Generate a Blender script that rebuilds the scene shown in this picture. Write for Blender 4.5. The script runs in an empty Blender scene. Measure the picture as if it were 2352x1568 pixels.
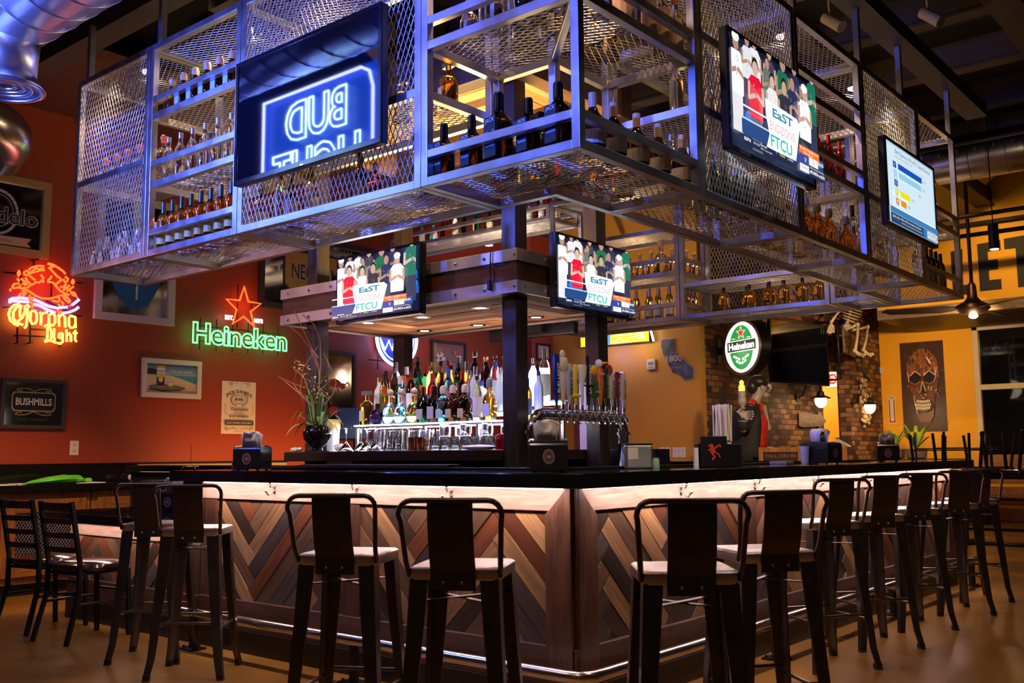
import bpy, bmesh, math, random
import numpy as np
from mathutils import Vector, Matrix
R_=random.Random(7)
PI=math.pi
S=bpy.context.scene
COL=S.collection
# ---------------- camera ----------------
FPX=2262.42; CAMP=Vector((2.4418,-3.3922,1.151))
def _cam_axes():
    yaw,pitch,roll=0.6944,0.1139,-0.0085
    F=Vector((-math.sin(yaw)*math.cos(pitch),math.cos(yaw)*math.cos(pitch),math.sin(pitch)))
    Rt=F.cross(Vector((0,0,1))).normalized(); U=Rt.cross(F)
    c,s=math.cos(roll),math.sin(roll)
    return F,Rt*c+U*s,-Rt*s+U*c
CF,CR,CU=_cam_axes()
cd=bpy.data.cameras.new('camera'); cam=bpy.data.objects.new('camera',cd); COL.objects.link(cam)
cam.matrix_world=Matrix(((CR.x,CU.x,-CF.x,CAMP.x),(CR.y,CU.y,-CF.y,CAMP.y),(CR.z,CU.z,-CF.z,CAMP.z),(0,0,0,1)))
cd.sensor_width=36; cd.lens=36*FPX/2352; cd.clip_start=.05; cd.clip_end=100
cd.dof.use_dof=True; cd.dof.focus_distance=6.6; cd.dof.aperture_fstop=5.0
S.camera=cam
def P(u,v,ax,val):
    "a pixel of the 2352x1568 photo seen on the plane ax=val"
    d=CF+CR*((u-1176)/FPX)-CU*((v-784)/FPX); i='xyz'.index(ax)
    return CAMP+d*((val-CAMP[i])/d[i])
# ---------------- world, exposure ----------------
w=bpy.data.worlds.new('night'); S.world=w; w.use_nodes=True
w.node_tree.nodes['Background'].inputs[0].default_value=(.36,.25,.20,1); w.node_tree.nodes['Background'].inputs[1].default_value=.032
S.view_settings.view_transform='Standard'; S.view_settings.look='None'; S.view_settings.exposure=0.0; S.view_settings.gamma=1
S.view_settings.use_curve_mapping=False
def lamp(kind,name,loc,energy,col,size=.1,to=None,spot=60,blend=.5,sy=None):
    l=bpy.data.lights.new(name,kind); l.energy=energy; l.color=col
    if kind=='AREA':
        l.size=size
        if sy: l.shape='RECTANGLE'; l.size_y=sy
    else: l.shadow_soft_size=size
    if kind=='SPOT': l.spot_size=math.radians(spot); l.spot_blend=blend
    o=bpy.data.objects.new(name,l); COL.objects.link(o); o.location=loc
    if to is not None: o.rotation_euler=(Vector(to)-Vector(loc)).to_track_quat('-Z','Y').to_euler()
    return o
WARM=(1,.62,.33); WHITE=(1,.86,.78); PINKW=(1,.72,.66); COOL=(.72,.80,1); BLUE=(.10,.22,1)
# added blue spots with no fixture, imitating neon spill on the rack
lamp('SPOT','blue_rack_fill',(-3.2,-1.88,3.12),480,(.10,.15,1.0),.05,(-2.8,0,3.35),82,.5)
lamp('SPOT','blue_rack_fill',(-1.6,-2.3,3.3),380,(.10,.15,1.0),.05,(-1.6,0,3.3),66,.5)
lamp('SPOT','blue_rack_fill',(-.1,-2.7,3.1),1000,(.05,.12,1),.05,(-.3,-.2,3.05),40,.6)
# ceiling tracks and can lights of the room
for (x,y,z,e,c,sp,tx,ty) in [(1.6,.6,4.9,150,WARM,80,.6,1.6),(2.2,4.2,4.9,330,(1,.58,.24),95,2.2,4.6),(3.0,8,4.6,330,(1,.58,.2),100,1.5,8.5),
    (-5.2,-1.0,4.2,60,(1,.42,.2),75,-4.6,-.8),(-4.6,2.6,4.2,75,(1,.5,.3),50,-6.7,2.9),(-4.8,6.2,4.2,70,(1,.55,.45),70,-6.7,6.2),
    (-2.6,-2.6,4.6,70,(1,.55,.3),75,-2.2,-1.0),(.6,-2.4,4.6,55,(1,.6,.36),80,.4,-1.0),(-3.9,6.3,4.4,60,(1,.66,.4),70,-4.4,8.1),(-.9,7.6,4.4,150,(1,.5,.16),85,-1.8,10)]:
    lamp('SPOT','ceiling_spot',(x,y,z),e,c,.08,(tx,ty,0 if z>4.5 else .9),sp,.8)
# orange glow from the low strip behind the bar on the red wall
lamp('AREA','wall_strip_glow',(-6.2,3.2,1.02),13,(1,.42,.12),2.2,(-6.7,3.2,1.5),sy=.15)
lamp('AREA','warm_room_fill',(-1.0,-1.5,5.0),28,(1,.60,.36),5,(-1,1,0),sy=5)
lamp('SPOT','counter_fill',(1.6,-1.2,4.4),300,(1,.74,.58),.05,(-.3,.4,1.1),26,.8)  # unseen spots added to brighten napkins and straws on the counter
lamp('SPOT','counter_fill',(1.2,1.4,4.0),200,(1,.76,.62),.05,(-.35,1.9,1.2),22,.8)
lamp('SPOT','counter_fill',(-1.6,-1.6,4.2),190,(1,.70,.60),.05,(-2.8,.3,1.1),24,.8)
lamp('AREA','low_counter_fill',(-4.0,.09,.69),5,(1,.66,.55),1.5,(-4.0,.2,.3),sy=.03)  # unseen strip added so the low counter's planks are lit
lamp('SPOT','counter_fill',(1.3,-2.0,2.4),70,(1,.78,.66),.05,(-.38,.32,1.2),16,.8)  # one more added spot, low in the air, for the nearest napkins
lamp('SPOT','plant_fill',(-3.6,-1.2,2.3),120,(1,.84,.52),.05,(-3.15,.9,1.45),26,.6)  # added fill without a fixture, lifts the dark plant and twigs
lamp('SPOT','canopy_side_fill',(-4.6,-1.4,2.2),60,(1,.45,.50),.1,(-3.0,.9,2.2),50,.8)  # made-up pink fill for the canopy's left end and bands
lamp('SPOT','tap_fill',(.9,-.3,2.2),60,(1,.80,.62),.06,(-1.0,1.5,1.5),40,.7)  # extra fill hung in mid air to lift the dim tap handles
lamp('SPOT','statue_fill',(-.6,4.4,2.3),330,(1,.68,.40),.05,(-2.6,7,1.5),34,.6)  # fill added near the statue to brighten it
lamp('SPOT','brick_fill',(-1.4,9.2,3.1),330,(1,.62,.30),.06,(-3.9,12.2,2.9),75,.7)  # fill added to brighten the dark upper brickwork
lamp('SPOT','far_wall_fill',(-1.2,11.6,3.15),190,(1,.60,.20),.06,(-2.8,14.2,2.0),85,.8)  # added fill, no lamp there, brightens the far yellow wall
lamp('SPOT','cabinet_fill',(-4.4,-.6,3.6),430,(1,.52,.20),.06,(-6.1,.6,.5),45,.7)  # warm fill added because the cabinets came out dim

# ---------------- materials ----------------
MT={}
def _nt(name):
    m=bpy.data.materials.new(name); m.use_nodes=True; nt=m.node_tree
    return m,nt,nt.nodes['Principled BSDF']
def mat(name,col=(.5,.5,.5),rough=.5,metal=0,trans=0,ior=1.45,emit=None,es=0,spec=.5,bump=0,bscale=40,var=0,vscale=6,coat=0,alpha=1):
    if name in MT: return MT[name]
    m,nt,b=_nt(name); I=b.inputs
    I['Base Color'].default_value=(*col,1); I['Roughness'].default_value=rough; I['Metallic'].default_value=metal
    I['Transmission Weight'].default_value=trans; I['IOR'].default_value=ior; I['Specular IOR Level'].default_value=spec; I['Coat Weight'].default_value=coat
    I['Alpha'].default_value=alpha
    if emit: I['Emission Color'].default_value=(*emit,1); I['Emission Strength'].default_value=es
    if bump or var:
        tc=nt.nodes.new('ShaderNodeTexCoord'); n=nt.nodes.new('ShaderNodeTexNoise'); n.inputs['Scale'].default_value=bscale if bump else vscale; n.inputs['Detail'].default_value=5
        nt.links.new(tc.outputs['Object'],n.inputs['Vector'])
        if bump:
            bp=nt.nodes.new('ShaderNodeBump'); bp.inputs['Strength'].default_value=bump; bp.inputs['Distance'].default_value=.004
            nt.links.new(n.outputs['Fac'],bp.inputs['Height']); nt.links.new(bp.outputs[0],I['Normal'])
        if var:
            n2=nt.nodes.new('ShaderNodeTexNoise'); n2.inputs['Scale'].default_value=vscale; n2.inputs['Detail'].default_value=6
            nt.links.new(tc.outputs['Object'],n2.inputs['Vector'])
            mr=nt.nodes.new('ShaderNodeMapRange'); mr.inputs['From Min'].default_value=.3; mr.inputs['From Max'].default_value=.7; mr.inputs['To Min'].default_value=1-var; mr.inputs['To Max'].default_value=1+var
            nt.links.new(n2.outputs['Fac'],mr.inputs['Value'])
            vm=nt.nodes.new('ShaderNodeVectorMath'); vm.operation='SCALE'; vm.inputs[0].default_value=col
            nt.links.new(mr.outputs[0],vm.inputs['Scale']); nt.links.new(vm.outputs[0],I['Base Color'])
            mr2=nt.nodes.new('ShaderNodeMapRange'); mr2.inputs['To Min'].default_value=max(0,rough-.12); mr2.inputs['To Max'].default_value=min(1,rough+.12)
            nt.links.new(n2.outputs['Fac'],mr2.inputs['Value']); nt.links.new(mr2.outputs[0],I['Roughness'])
    MT[name]=m; return m
def wood(name,ca,cb,rough=.5,scale=(1,14,14),attr=False,bump=.25,coat=0):
    if name in MT: return MT[name]
    m,nt,b=_nt(name)
    tc=nt.nodes.new('ShaderNodeTexCoord'); mp=nt.nodes.new('ShaderNodeMapping'); mp.inputs['Scale'].default_value=scale
    nt.links.new(tc.outputs['UV' if attr else 'Object'],mp.inputs[0])
    n=nt.nodes.new('ShaderNodeTexNoise'); n.inputs['Scale'].default_value=2.2; n.inputs['Detail'].default_value=8; n.inputs['Distortion'].default_value=1.3
    nt.links.new(mp.outputs[0],n.inputs['Vector'])
    cr=nt.nodes.new('ShaderNodeValToRGB'); cr.color_ramp.elements[0].position=.3; cr.color_ramp.elements[1].position=.7
    cr.color_ramp.elements[0].color=(*ca,1); cr.color_ramp.elements[1].color=(*cb,1)
    nt.links.new(n.outputs['Fac'],cr.inputs[0]); out=cr.outputs[0]
    if attr:
        at=nt.nodes.new('ShaderNodeAttribute'); at.attribute_name='Col'
        mx=nt.nodes.new('ShaderNodeMix'); mx.data_type='RGBA'; mx.blend_type='MULTIPLY'; mx.inputs[0].default_value=1
        nt.links.new(out,mx.inputs[6]); nt.links.new(at.outputs['Color'],mx.inputs[7]); out=mx.outputs[2]
    nt.links.new(out,b.inputs['Base Color']); b.inputs['Roughness'].default_value=rough; b.inputs['Coat Weight'].default_value=coat
    bp=nt.nodes.new('ShaderNodeBump'); bp.inputs['Strength'].default_value=bump; bp.inputs['Distance'].default_value=.003
    nt.links.new(n.outputs['Fac'],bp.inputs['Height']); nt.links.new(bp.outputs[0],b.inputs['Normal'])
    MT[name]=m; return m
def attrmat(name,rough=.5,emit=0,metal=0,spec=.5,coat=0):
    if name in MT: return MT[name]
    m,nt,b=_nt(name); at=nt.nodes.new('ShaderNodeAttribute'); at.attribute_name='Col'
    b.inputs['Roughness'].default_value=rough; b.inputs['Metallic'].default_value=metal; b.inputs['Coat Weight'].default_value=coat
    b.inputs['Specular IOR Level'].default_value=spec
    if emit:
        nt.links.new(at.outputs['Color'],b.inputs['Emission Color']); b.inputs['Emission Strength'].default_value=emit; b.inputs['Base Color'].default_value=(.01,.01,.01,1)
    else: nt.links.new(at.outputs['Color'],b.inputs['Base Color'])
    MT[name]=m; return m
def brickmat(name,axes,sc=1.0):
    m,nt,b=_nt(name); tc=nt.nodes.new('ShaderNodeTexCoord'); sp=nt.nodes.new('ShaderNodeSeparateXYZ'); cb=nt.nodes.new('ShaderNodeCombineXYZ')
    nt.links.new(tc.outputs['Object'],sp.inputs[0]); nt.links.new(sp.outputs[axes[0]],cb.inputs[0]); nt.links.new(sp.outputs[2],cb.inputs[1])
    br=nt.nodes.new('ShaderNodeTexBrick'); br.inputs['Scale'].default_value=1; br.inputs['Brick Width'].default_value=.2*sc; br.inputs['Row Height'].default_value=.078*sc
    br.inputs['Mortar Size'].default_value=.007; br.inputs['Mortar Smooth'].default_value=.3; br.inputs['Bias'].default_value=-.1
    br.inputs['Color1'].default_value=(.0,.0,.0,1); br.inputs['Color2'].default_value=(1,1,1,1); br.inputs['Mortar'].default_value=(.5,.5,.5,1)
    nt.links.new(cb.outputs[0],br.inputs['Vector'])
    cr=nt.nodes.new('ShaderNodeValToRGB'); e=cr.color_ramp.elements
    e[0].position=0; e[0].color=(.045,.022,.015,1); e[1].position=1; e[1].color=(.42,.24,.11,1)
    for p,c in ((.25,(.11,.045,.026,1)),(.5,(.26,.10,.045,1)),(.75,(.36,.15,.06,1))): x=e.new(p); x.color=c
    nt.links.new(br.outputs['Color'],cr.inputs[0])
    mx=nt.nodes.new('ShaderNodeMix'); mx.data_type='RGBA'; nt.links.new(br.outputs['Fac'],mx.inputs[0]); nt.links.new(cr.outputs[0],mx.inputs[6]); mx.inputs[7].default_value=(.035,.028,.022,1)
    n=nt.nodes.new('ShaderNodeTexNoise'); n.inputs['Scale'].default_value=30; nt.links.new(tc.outputs['Object'],n.inputs['Vector'])
    m2=nt.nodes.new('ShaderNodeMix'); m2.data_type='RGBA'; m2.blend_type='MULTIPLY'; m2.inputs[0].default_value=.5; nt.links.new(mx.outputs[2],m2.inputs[6]); nt.links.new(n.outputs['Color'],m2.inputs[7])
    nt.links.new(m2.outputs[2],b.inputs['Base Color']); b.inputs['Roughness'].default_value=.75
    bp=nt.nodes.new('ShaderNodeBump'); bp.inputs['Strength'].default_value=.9; bp.inputs['Distance'].default_value=.012; bp.invert=True
    nt.links.new(br.outputs['Fac'],bp.inputs['Height']); nt.links.new(bp.outputs[0],b.inputs['Normal'])
    return m
steel=mat('brushed_steel',(.50,.50,.53),.36,1,bump=.05,bscale=90,var=.12,vscale=9)
meshm=mat('expanded_steel',(.50,.48,.46),.38,.9)
chrome=mat('chrome',(.8,.8,.82),.08,1)
darkmet=mat('gunmetal',(.12,.10,.093),.36,.85,bump=.08,bscale=60,var=.15,vscale=10)
seatm=mat('worn_seat_metal',(.62,.58,.57),.30,.8,bump=.1,bscale=30,var=.2,vscale=12)
blackm=mat('black_metal',(.018,.018,.02),.35,.4)
blackp=mat('black_plastic',(.012,.012,.014),.3)
granite=mat('black_granite',(.010,.009,.010),.07,coat=.4)
glass=mat('clear_glass',(1,1,1),.02,0,1)
screenoff=mat('dark_screen_glass',(.003,.004,.009),.035,spec=.9,coat=.6)
redwall=mat('red_paint',(.30,.042,.016),.55,bump=.08,bscale=220)
plankmat2=wood('matte_planks',(.6,.55,.5),(1.1,1.05,1.0),.85,(1.2,16,1),attr=True,bump=.3); MT['matte_planks'].node_tree.nodes['Principled BSDF'].inputs['Specular IOR Level'].default_value=.12
mustard=mat('mustard_paint',(.56,.25,.022),.5,bump=.06,bscale=200)
yellowp=mat('yellow_paint',(.80,.40,.012),.5,bump=.06,bscale=200)
dwood=wood('dark_stained_wood',(.028,.013,.009),(.085,.037,.022),.42,(12,12,1.2))
dwoodx=wood('dark_stained_wood_x',(.028,.013,.009),(.10,.042,.024),.42,(1.2,14,14))
dwoody=wood('dark_stained_wood_y',(.028,.013,.009),(.10,.042,.024),.42,(14,1.2,14))
cedarx=wood('cedar_header_x',(.21,.135,.108),(.37,.26,.205),.55,(1.5,16,16))
cedary=wood('cedar_header_y',(.21,.135,.108),(.37,.26,.205),.55,(16,1.5,16))
plankm=wood('mixed_planks',(.55,.5,.5),(1.1,1.05,1.0),.45,(1.2,16,1),attr=True,bump=.35)
postm=wood('black_brown_post',(.012,.008,.008),(.04,.024,.018),.35,(14,14,1.5))
white=mat('white_paint',(.75,.72,.68),.5)
paper=mat('paper_napkin',(.85,.8,.78),.8)
def emat(name,col,s,): return mat(name,(0,0,0),.5,emit=col,es=s)

# ---------------- mesh building ----------------
class M:
    def __init__(s): s.v=[];s.f=[];s.c=[];s.uv=[];s.col=None;s.p=[]
    def add(s,vs,fs,uvs=None):
        n=len(s.v); s.v+= [tuple(x) for x in vs]; s.f+=[tuple(i+n for i in f) for f in fs]
        s.p.append((len(vs),len(fs))); s.c+=[s.col]*len(fs); s.uv+=(uvs if uvs else [None]*len(fs)); return s
    def box(s,x0,x1,y0,y1,z0,z1,mx=None):
        vs=[Vector((x,y,z)) for z in (z0,z1) for y in (y0,y1) for x in (x0,x1)]
        if mx is not None: vs=[mx@v for v in vs]
        return s.add(vs,[(0,2,3,1),(4,5,7,6),(0,1,5,4),(2,6,7,3),(0,4,6,2),(1,3,7,5)])
    def cbox(s,c,d,rz=0,rx=0,ry=0):
        mx=Matrix.Translation(c)@Matrix.Rotation(rz,4,'Z')@Matrix.Rotation(ry,4,'Y')@Matrix.Rotation(rx,4,'X')
        return s.box(-d[0]/2,d[0]/2,-d[1]/2,d[1]/2,-d[2]/2,d[2]/2,mx)
    def bar(s,a,b,w,h=None,up=(0,0,1)):
        h=h or w; a=Vector(a);b=Vector(b);d=(b-a).normalized();u=Vector(up)
        if abs(d.dot(u))>.99: u=Vector((1,0,0))
        x=d.cross(u).normalized();y=x.cross(d)
        vs=[p+x*sx*w/2+y*sy*h/2 for p in (a,b) for sx,sy in ((-1,-1),(1,-1),(1,1),(-1,1))]
        return s.add(vs,[(0,1,2,3),(7,6,5,4),(0,4,5,1),(1,5,6,2),(2,6,7,3),(3,7,4,0)])
    def tube(s,pts,r,seg=8,closed=False,cap=True):
        pts=[Vector(p) for p in pts]; n=len(pts); rs=r if isinstance(r,(list,tuple)) else [r]*n
        if n<2: return s
        vs=[];pu=None
        for i,p in enumerate(pts):
            if closed: d=(pts[(i+1)%n]-pts[i-1])
            else: d=pts[min(i+1,n-1)]-pts[max(i-1,0)]
            if d.length<1e-9: d=Vector((0,0,1))
            d.normalize()
            if pu is None: pu=Vector((0,0,1)) if abs(d.z)<.9 else Vector((1,0,0))
            x=d.cross(pu)
            if x.length<1e-4: x=d.cross(Vector((1,0,0)) if abs(d.x)<.9 else Vector((0,1,0)))
            x.normalize(); pu=x.cross(d).normalized()
            for k in range(seg):
                a=2*PI*k/seg; vs.append(p+x*math.cos(a)*rs[i]+pu*math.sin(a)*rs[i])
        fs=[]
        for i in range(n if closed else n-1):
            j=(i+1)%n
            for k in range(seg): fs.append((i*seg+k,i*seg+(k+1)%seg,j*seg+(k+1)%seg,j*seg+k))
        if cap and not closed: fs+=[tuple(range(seg-1,-1,-1)),tuple((n-1)*seg+k for k in range(seg))]
        return s.add(vs,fs)
    def cyl(s,a,b,r0,r1=None,seg=16): return s.tube([a,b],[r0,r0 if r1 is None else r1],seg)
    def lathe(s,prof,seg=20,c=(0,0,0),sq=2,sx=1,sy=1,cap=True):
        c=Vector(c);vs=[];n=len(prof)
        for r,z in prof:
            for k in range(seg):
                a=2*PI*(k+.5)/seg; ca,sa=math.cos(a),math.sin(a)
                m=1 if sq==2 else 1/((abs(ca)**sq+abs(sa)**sq)**(1/sq))
                vs.append(c+Vector((ca*r*m*sx,sa*r*m*sy,z)))
        fs=[(i*seg+k,i*seg+(k+1)%seg,(i+1)*seg+(k+1)%seg,(i+1)*seg+k) for i in range(n-1) for k in range(seg)]
        if cap: fs+=[tuple(range(seg-1,-1,-1)),tuple((n-1)*seg+k for k in range(seg))]
        return s.add(vs,fs)
    def ball(s,c,r,seg=12,sc=(1,1,1),rot=None):
        c=Vector(c);vs=[];rg=seg//2+1
        for i in range(rg+1):
            t=PI*i/rg
            for k in range(seg):
                a=2*PI*k/seg; v=Vector((math.sin(t)*math.cos(a)*sc[0],math.sin(t)*math.sin(a)*sc[1],math.cos(t)*sc[2]))*r
                if rot is not None: v=rot@v
                vs.append(c+v)
        return s.add(vs,[(i*seg+k,(i+1)*seg+k,(i+1)*seg+(k+1)%seg,i*seg+(k+1)%seg) for i in range(rg) for k in range(seg)])
    def prism(s,pts,fr,d0,d1):
        "pts 2D in frame fr (Matrix), between heights d0 and d1"
        n=len(pts); ar=sum(pts[i][0]*pts[(i+1)%n][1]-pts[(i+1)%n][0]*pts[i][1] for i in range(n))
        if ar<0: pts=pts[::-1]
        vs=[fr@Vector((p[0],p[1],d)) for d in (d0,d1) for p in pts]
        return s.add(vs,[tuple(range(n-1,-1,-1)),tuple(range(n,2*n))]+[(i,(i+1)%n,n+(i+1)%n,n+i) for i in range(n)])
    def each(s,name,m,parent=None,**k):
        'one object per added piece'
        out=[]; vi=fi=0
        for nv,nf in s.p:
            q=M(); q.v=s.v[vi:vi+nv]; q.f=[tuple(i-vi for i in f) for f in s.f[fi:fi+nf]]; q.c=s.c[fi:fi+nf]; q.uv=s.uv[fi:fi+nf]; vi+=nv; fi+=nf; out.append(q.build(name,m,parent,**k))
        return out
    def build(s,name,m,parent=None,smooth=False,bevel=0,kind=None,label=None,mats=None,loc=None):
        me=bpy.data.meshes.new(name); me.from_pydata(s.v,[],s.f)
        if any(c is not None for c in s.c):
            at=me.color_attributes.new('Col','FLOAT_COLOR','CORNER'); a=np.ones((len(me.loops),4),np.float32); k=0
            for f,c in zip(s.f,s.c):
                if c is not None: a[k:k+len(f),:3]=c[:3]
                k+=len(f)
            at.data.foreach_set('color',a.ravel())
        if any(u is not None for u in s.uv):
            ul=me.uv_layers.new(name='UVMap'); a=np.zeros((len(me.loops),2),np.float32); k=0
            for f,u in zip(s.f,s.uv):
                if u is not None: a[k:k+len(f)]=u
                k+=len(f)
            ul.data.foreach_set('uv',a.ravel())
        for x in (m if isinstance(m,(list,tuple)) else [m]): me.materials.append(x)
        if mats: me.polygons.foreach_set('material_index',mats)
        if smooth:
            try: me.shade_smooth()
            except Exception: pass
            if smooth!='all':
                bm=bmesh.new(); bm.from_mesh(me)
                for e in bm.edges:
                    if len(e.link_faces)==2 and e.calc_face_angle(0)>.75: e.smooth=False
                bm.to_mesh(me); bm.free()
        me.update()
        o=bpy.data.objects.new(name,me); COL.objects.link(o)
        if loc is not None: o.location=loc
        if parent is not None:
            o.parent=parent
            if parent.name in WR: o.matrix_parent_inverse=WR[parent.name]
        if bevel:
            b=o.modifiers.new('bevel','BEVEL'); b.width=bevel; b.segments=2; b.limit_method='ANGLE'
        if kind: o['kind']=kind
        if label: o['label']=label
        return o
USED={}
def tag(o,label,cat,group=None):
    o['label']=label; o['category']=cat
    if group: o['group']=group
    return o
WR={}   # things whose parts are given in room coordinates
def wthing(name,label,cat,loc,group=None):
    o=thing(name,label,cat,loc,0,group); WR[o.name]=Matrix.Translation(-Vector(loc)); return o
def thing(name,label,cat,loc=(0,0,0),rz=0,group=None,mx=None):
    o=bpy.data.objects.new(name,None); o.empty_display_size=.05; COL.objects.link(o)
    if mx is not None: o.matrix_world=mx
    else: o.location=loc; o.rotation_euler=(0,0,rz)
    return tag(o,label,cat,group)
def struct(o): o['kind']='structure'; return o
def dup(root,loc,rz=0,label=None,group=None,scale=None):
    r=root.copy(); COL.objects.link(r); r.location=loc; r.rotation_euler=(0,0,rz)
    if scale: r.scale=(scale,)*3
    if label: r['label']=label
    if group: r['group']=group
    for ch in list(root.children):
        c=ch.copy(); COL.objects.link(c); c.parent=r; c.matrix_parent_inverse=ch.matrix_parent_inverse.copy()
        for g in ch.children:
            d=g.copy(); COL.objects.link(d); d.parent=c
    return r
def FX(c): return Matrix(((0,0,1,c[0]),(1,0,0,c[1]),(0,1,0,c[2]),(0,0,0,1)))   # on a wall facing +x
def FY(c): return Matrix(((1,0,0,c[0]),(0,0,-1,c[1]),(0,1,0,c[2]),(0,0,0,1)))  # on a wall facing -y
def onplane(ax,val,u0,v0,u1,v1):
    "frame and size of a flat thing whose picture box runs (u0,v0)-(u1,v1)"
    um,vm=(u0+u1)/2,(v0+v1)/2; i=1 if ax=='x' else 0
    w=abs(P(u1,vm,ax,val)[i]-P(u0,vm,ax,val)[i]); h=abs(P(um,v0,ax,val)[2]-P(um,v1,ax,val)[2]); c=P(um,vm,ax,val)
    return (FX if ax=='x' else FY)(c),w,h
_TX={}
def textmesh(s,bold=0,outline=False,bev=0,shear=0,ext=0):
    k=(s,bold,outline,bev,shear,ext)
    if k in _TX: return _TX[k]
    cu=bpy.data.curves.new('t','FONT'); cu.body=s; cu.align_x='CENTER'; cu.align_y='CENTER'; cu.size=1; cu.shear=shear; cu.resolution_u=3
    if bold: cu.offset=bold
    if outline: cu.fill_mode='NONE'; cu.bevel_depth=bev; cu.bevel_resolution=1
    if ext: cu.extrude=ext
    o=bpy.data.objects.new('t',cu); COL.objects.link(o); me=bpy.data.meshes.new_from_object(o)
    v=np.array([tuple(x.co) for x in me.vertices]) if len(me.vertices) else np.zeros((0,3)); f=[tuple(p.vertices) for p in me.polygons]
    if len(v):
        mn=v.min(0);mxx=v.max(0); v[:,:2]-=(mn[:2]+mxx[:2])/2; wd,ht=mxx[0]-mn[0],mxx[1]-mn[1]
    else: wd=ht=1
    bpy.data.objects.remove(o); bpy.data.curves.remove(cu); bpy.data.meshes.remove(me)
    _TX[k]=(v,f,wd,ht); return _TX[k]
class Art(M):
    "flat drawing in a frame: layers stacked a hair apart"
    def __init__(s,fr=None,dz=.0004): super().__init__(); s.fr=fr or Matrix(); s.z=0; s.dz=dz; s.cl=None
    def poly(s,pts,col,up=True):
        if up: s.z+=s.dz
        if s.cl:
            pts=clip(list(pts),*s.cl)
            if len(pts)<3: return s
        s.col=col; n=len(pts); ar=sum(pts[i][0]*pts[(i+1)%n][1]-pts[(i+1)%n][0]*pts[i][1] for i in range(n))
        if ar<0: pts=pts[::-1]
        s.add([s.fr@Vector((p[0],p[1],s.z)) for p in pts],[tuple(range(n))]); return s
    def rect(s,cx,cy,w,h,col,rot=0):
        c,sn=math.cos(rot),math.sin(rot)
        return s.poly([(cx+x*c-y*sn,cy+x*sn+y*c) for x,y in ((-w/2,-h/2),(w/2,-h/2),(w/2,h/2),(-w/2,h/2))],col)
    def ell(s,cx,cy,rx,ry,col,n=20,rot=0):
        c,sn=math.cos(rot),math.sin(rot)
        return s.poly([(cx+rx*math.cos(a)*c-ry*math.sin(a)*sn,cy+rx*math.cos(a)*sn+ry*math.sin(a)*c) for a in [2*PI*k/n for k in range(n)]],col)
    def ring(s,cx,cy,rx,ry,w,col,n=32,a0=0,a1=2*PI):
        s.z+=s.dz
        for k in range(n):
            a,b=a0+(a1-a0)*k/n,a0+(a1-a0)*(k+1)/n
            s.poly([(cx+math.cos(t)*(rx+q),cy+math.sin(t)*(ry+q)) for t,q in ((a,0),(a,w),(b,w),(b,0))],col,False)
        return s
    def line(s,pts,w,col):
        s.z+=s.dz
        for a,b in zip(pts,pts[1:]):
            dx,dy=b[0]-a[0],b[1]-a[1]; l=math.hypot(dx,dy) or 1; nx,ny=-dy/l*w/2,dx/l*w/2; ex,ey=dx/l*w*.3,dy/l*w*.3
            s.poly([(a[0]-ex+nx,a[1]-ey+ny),(a[0]-ex-nx,a[1]-ey-ny),(b[0]+ex-nx,b[1]+ey-ny),(b[0]+ex+nx,b[1]+ey+ny)],col,False)
        return s
    def text(s,t,cx,cy,h,col,w=None,bold=.0,shear=0,arc=0,rot=0):
        v,f,wd,ht=textmesh(t,bold,shear=shear)
        if not len(v): return s
        s.z+=s.dz; s.col=col; k=h/ht; kx=(w/wd) if w else k; out=[]; c,sn=math.cos(rot),math.sin(rot)
        for x,y,_ in v:
            x*=kx;y*=k
            if arc: x,y=(arc+y)*math.sin(x/arc),(arc+y)*math.cos(x/arc)-arc
            out.append(s.fr@Vector((cx+x*c-y*sn,cy+x*sn+y*c,s.z)))
        s.add(out,f); return s
    def star(s,cx,cy,r,col,r2=None,n=5,rot=PI/2):
        r2=r2 or r*.4
        return s.poly([(cx+(r if k%2==0 else r2)*math.cos(rot+PI*k/n),cy+(r if k%2==0 else r2)*math.sin(rot+PI*k/n)) for k in range(2*n)],col)
def clip(poly,x0,x1,y0,y1):
    for ax,val,sg in ((0,x0,1),(0,x1,-1),(1,y0,1),(1,y1,-1)):
        out=[]
        for i in range(len(poly)):
            a,b=poly[i-1],poly[i]; da,db=(a[ax]-val)*sg,(b[ax]-val)*sg
            if (da>=0)!=(db>=0):
                t=da/(da-db); out.append((a[0]+(b[0]-a[0])*t,a[1]+(b[1]-a[1])*t))
            if db>=0: out.append(b)
        poly=out
        if len(poly)<3: return []
    return poly
PAL=[(.028,.017,.012),(.05,.03,.02),(.10,.058,.034),(.24,.14,.07),(.34,.21,.10),(.10,.032,.013),(.042,.036,.04),(.075,.06,.058),(.15,.09,.052),(.14,.046,.018)]
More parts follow.
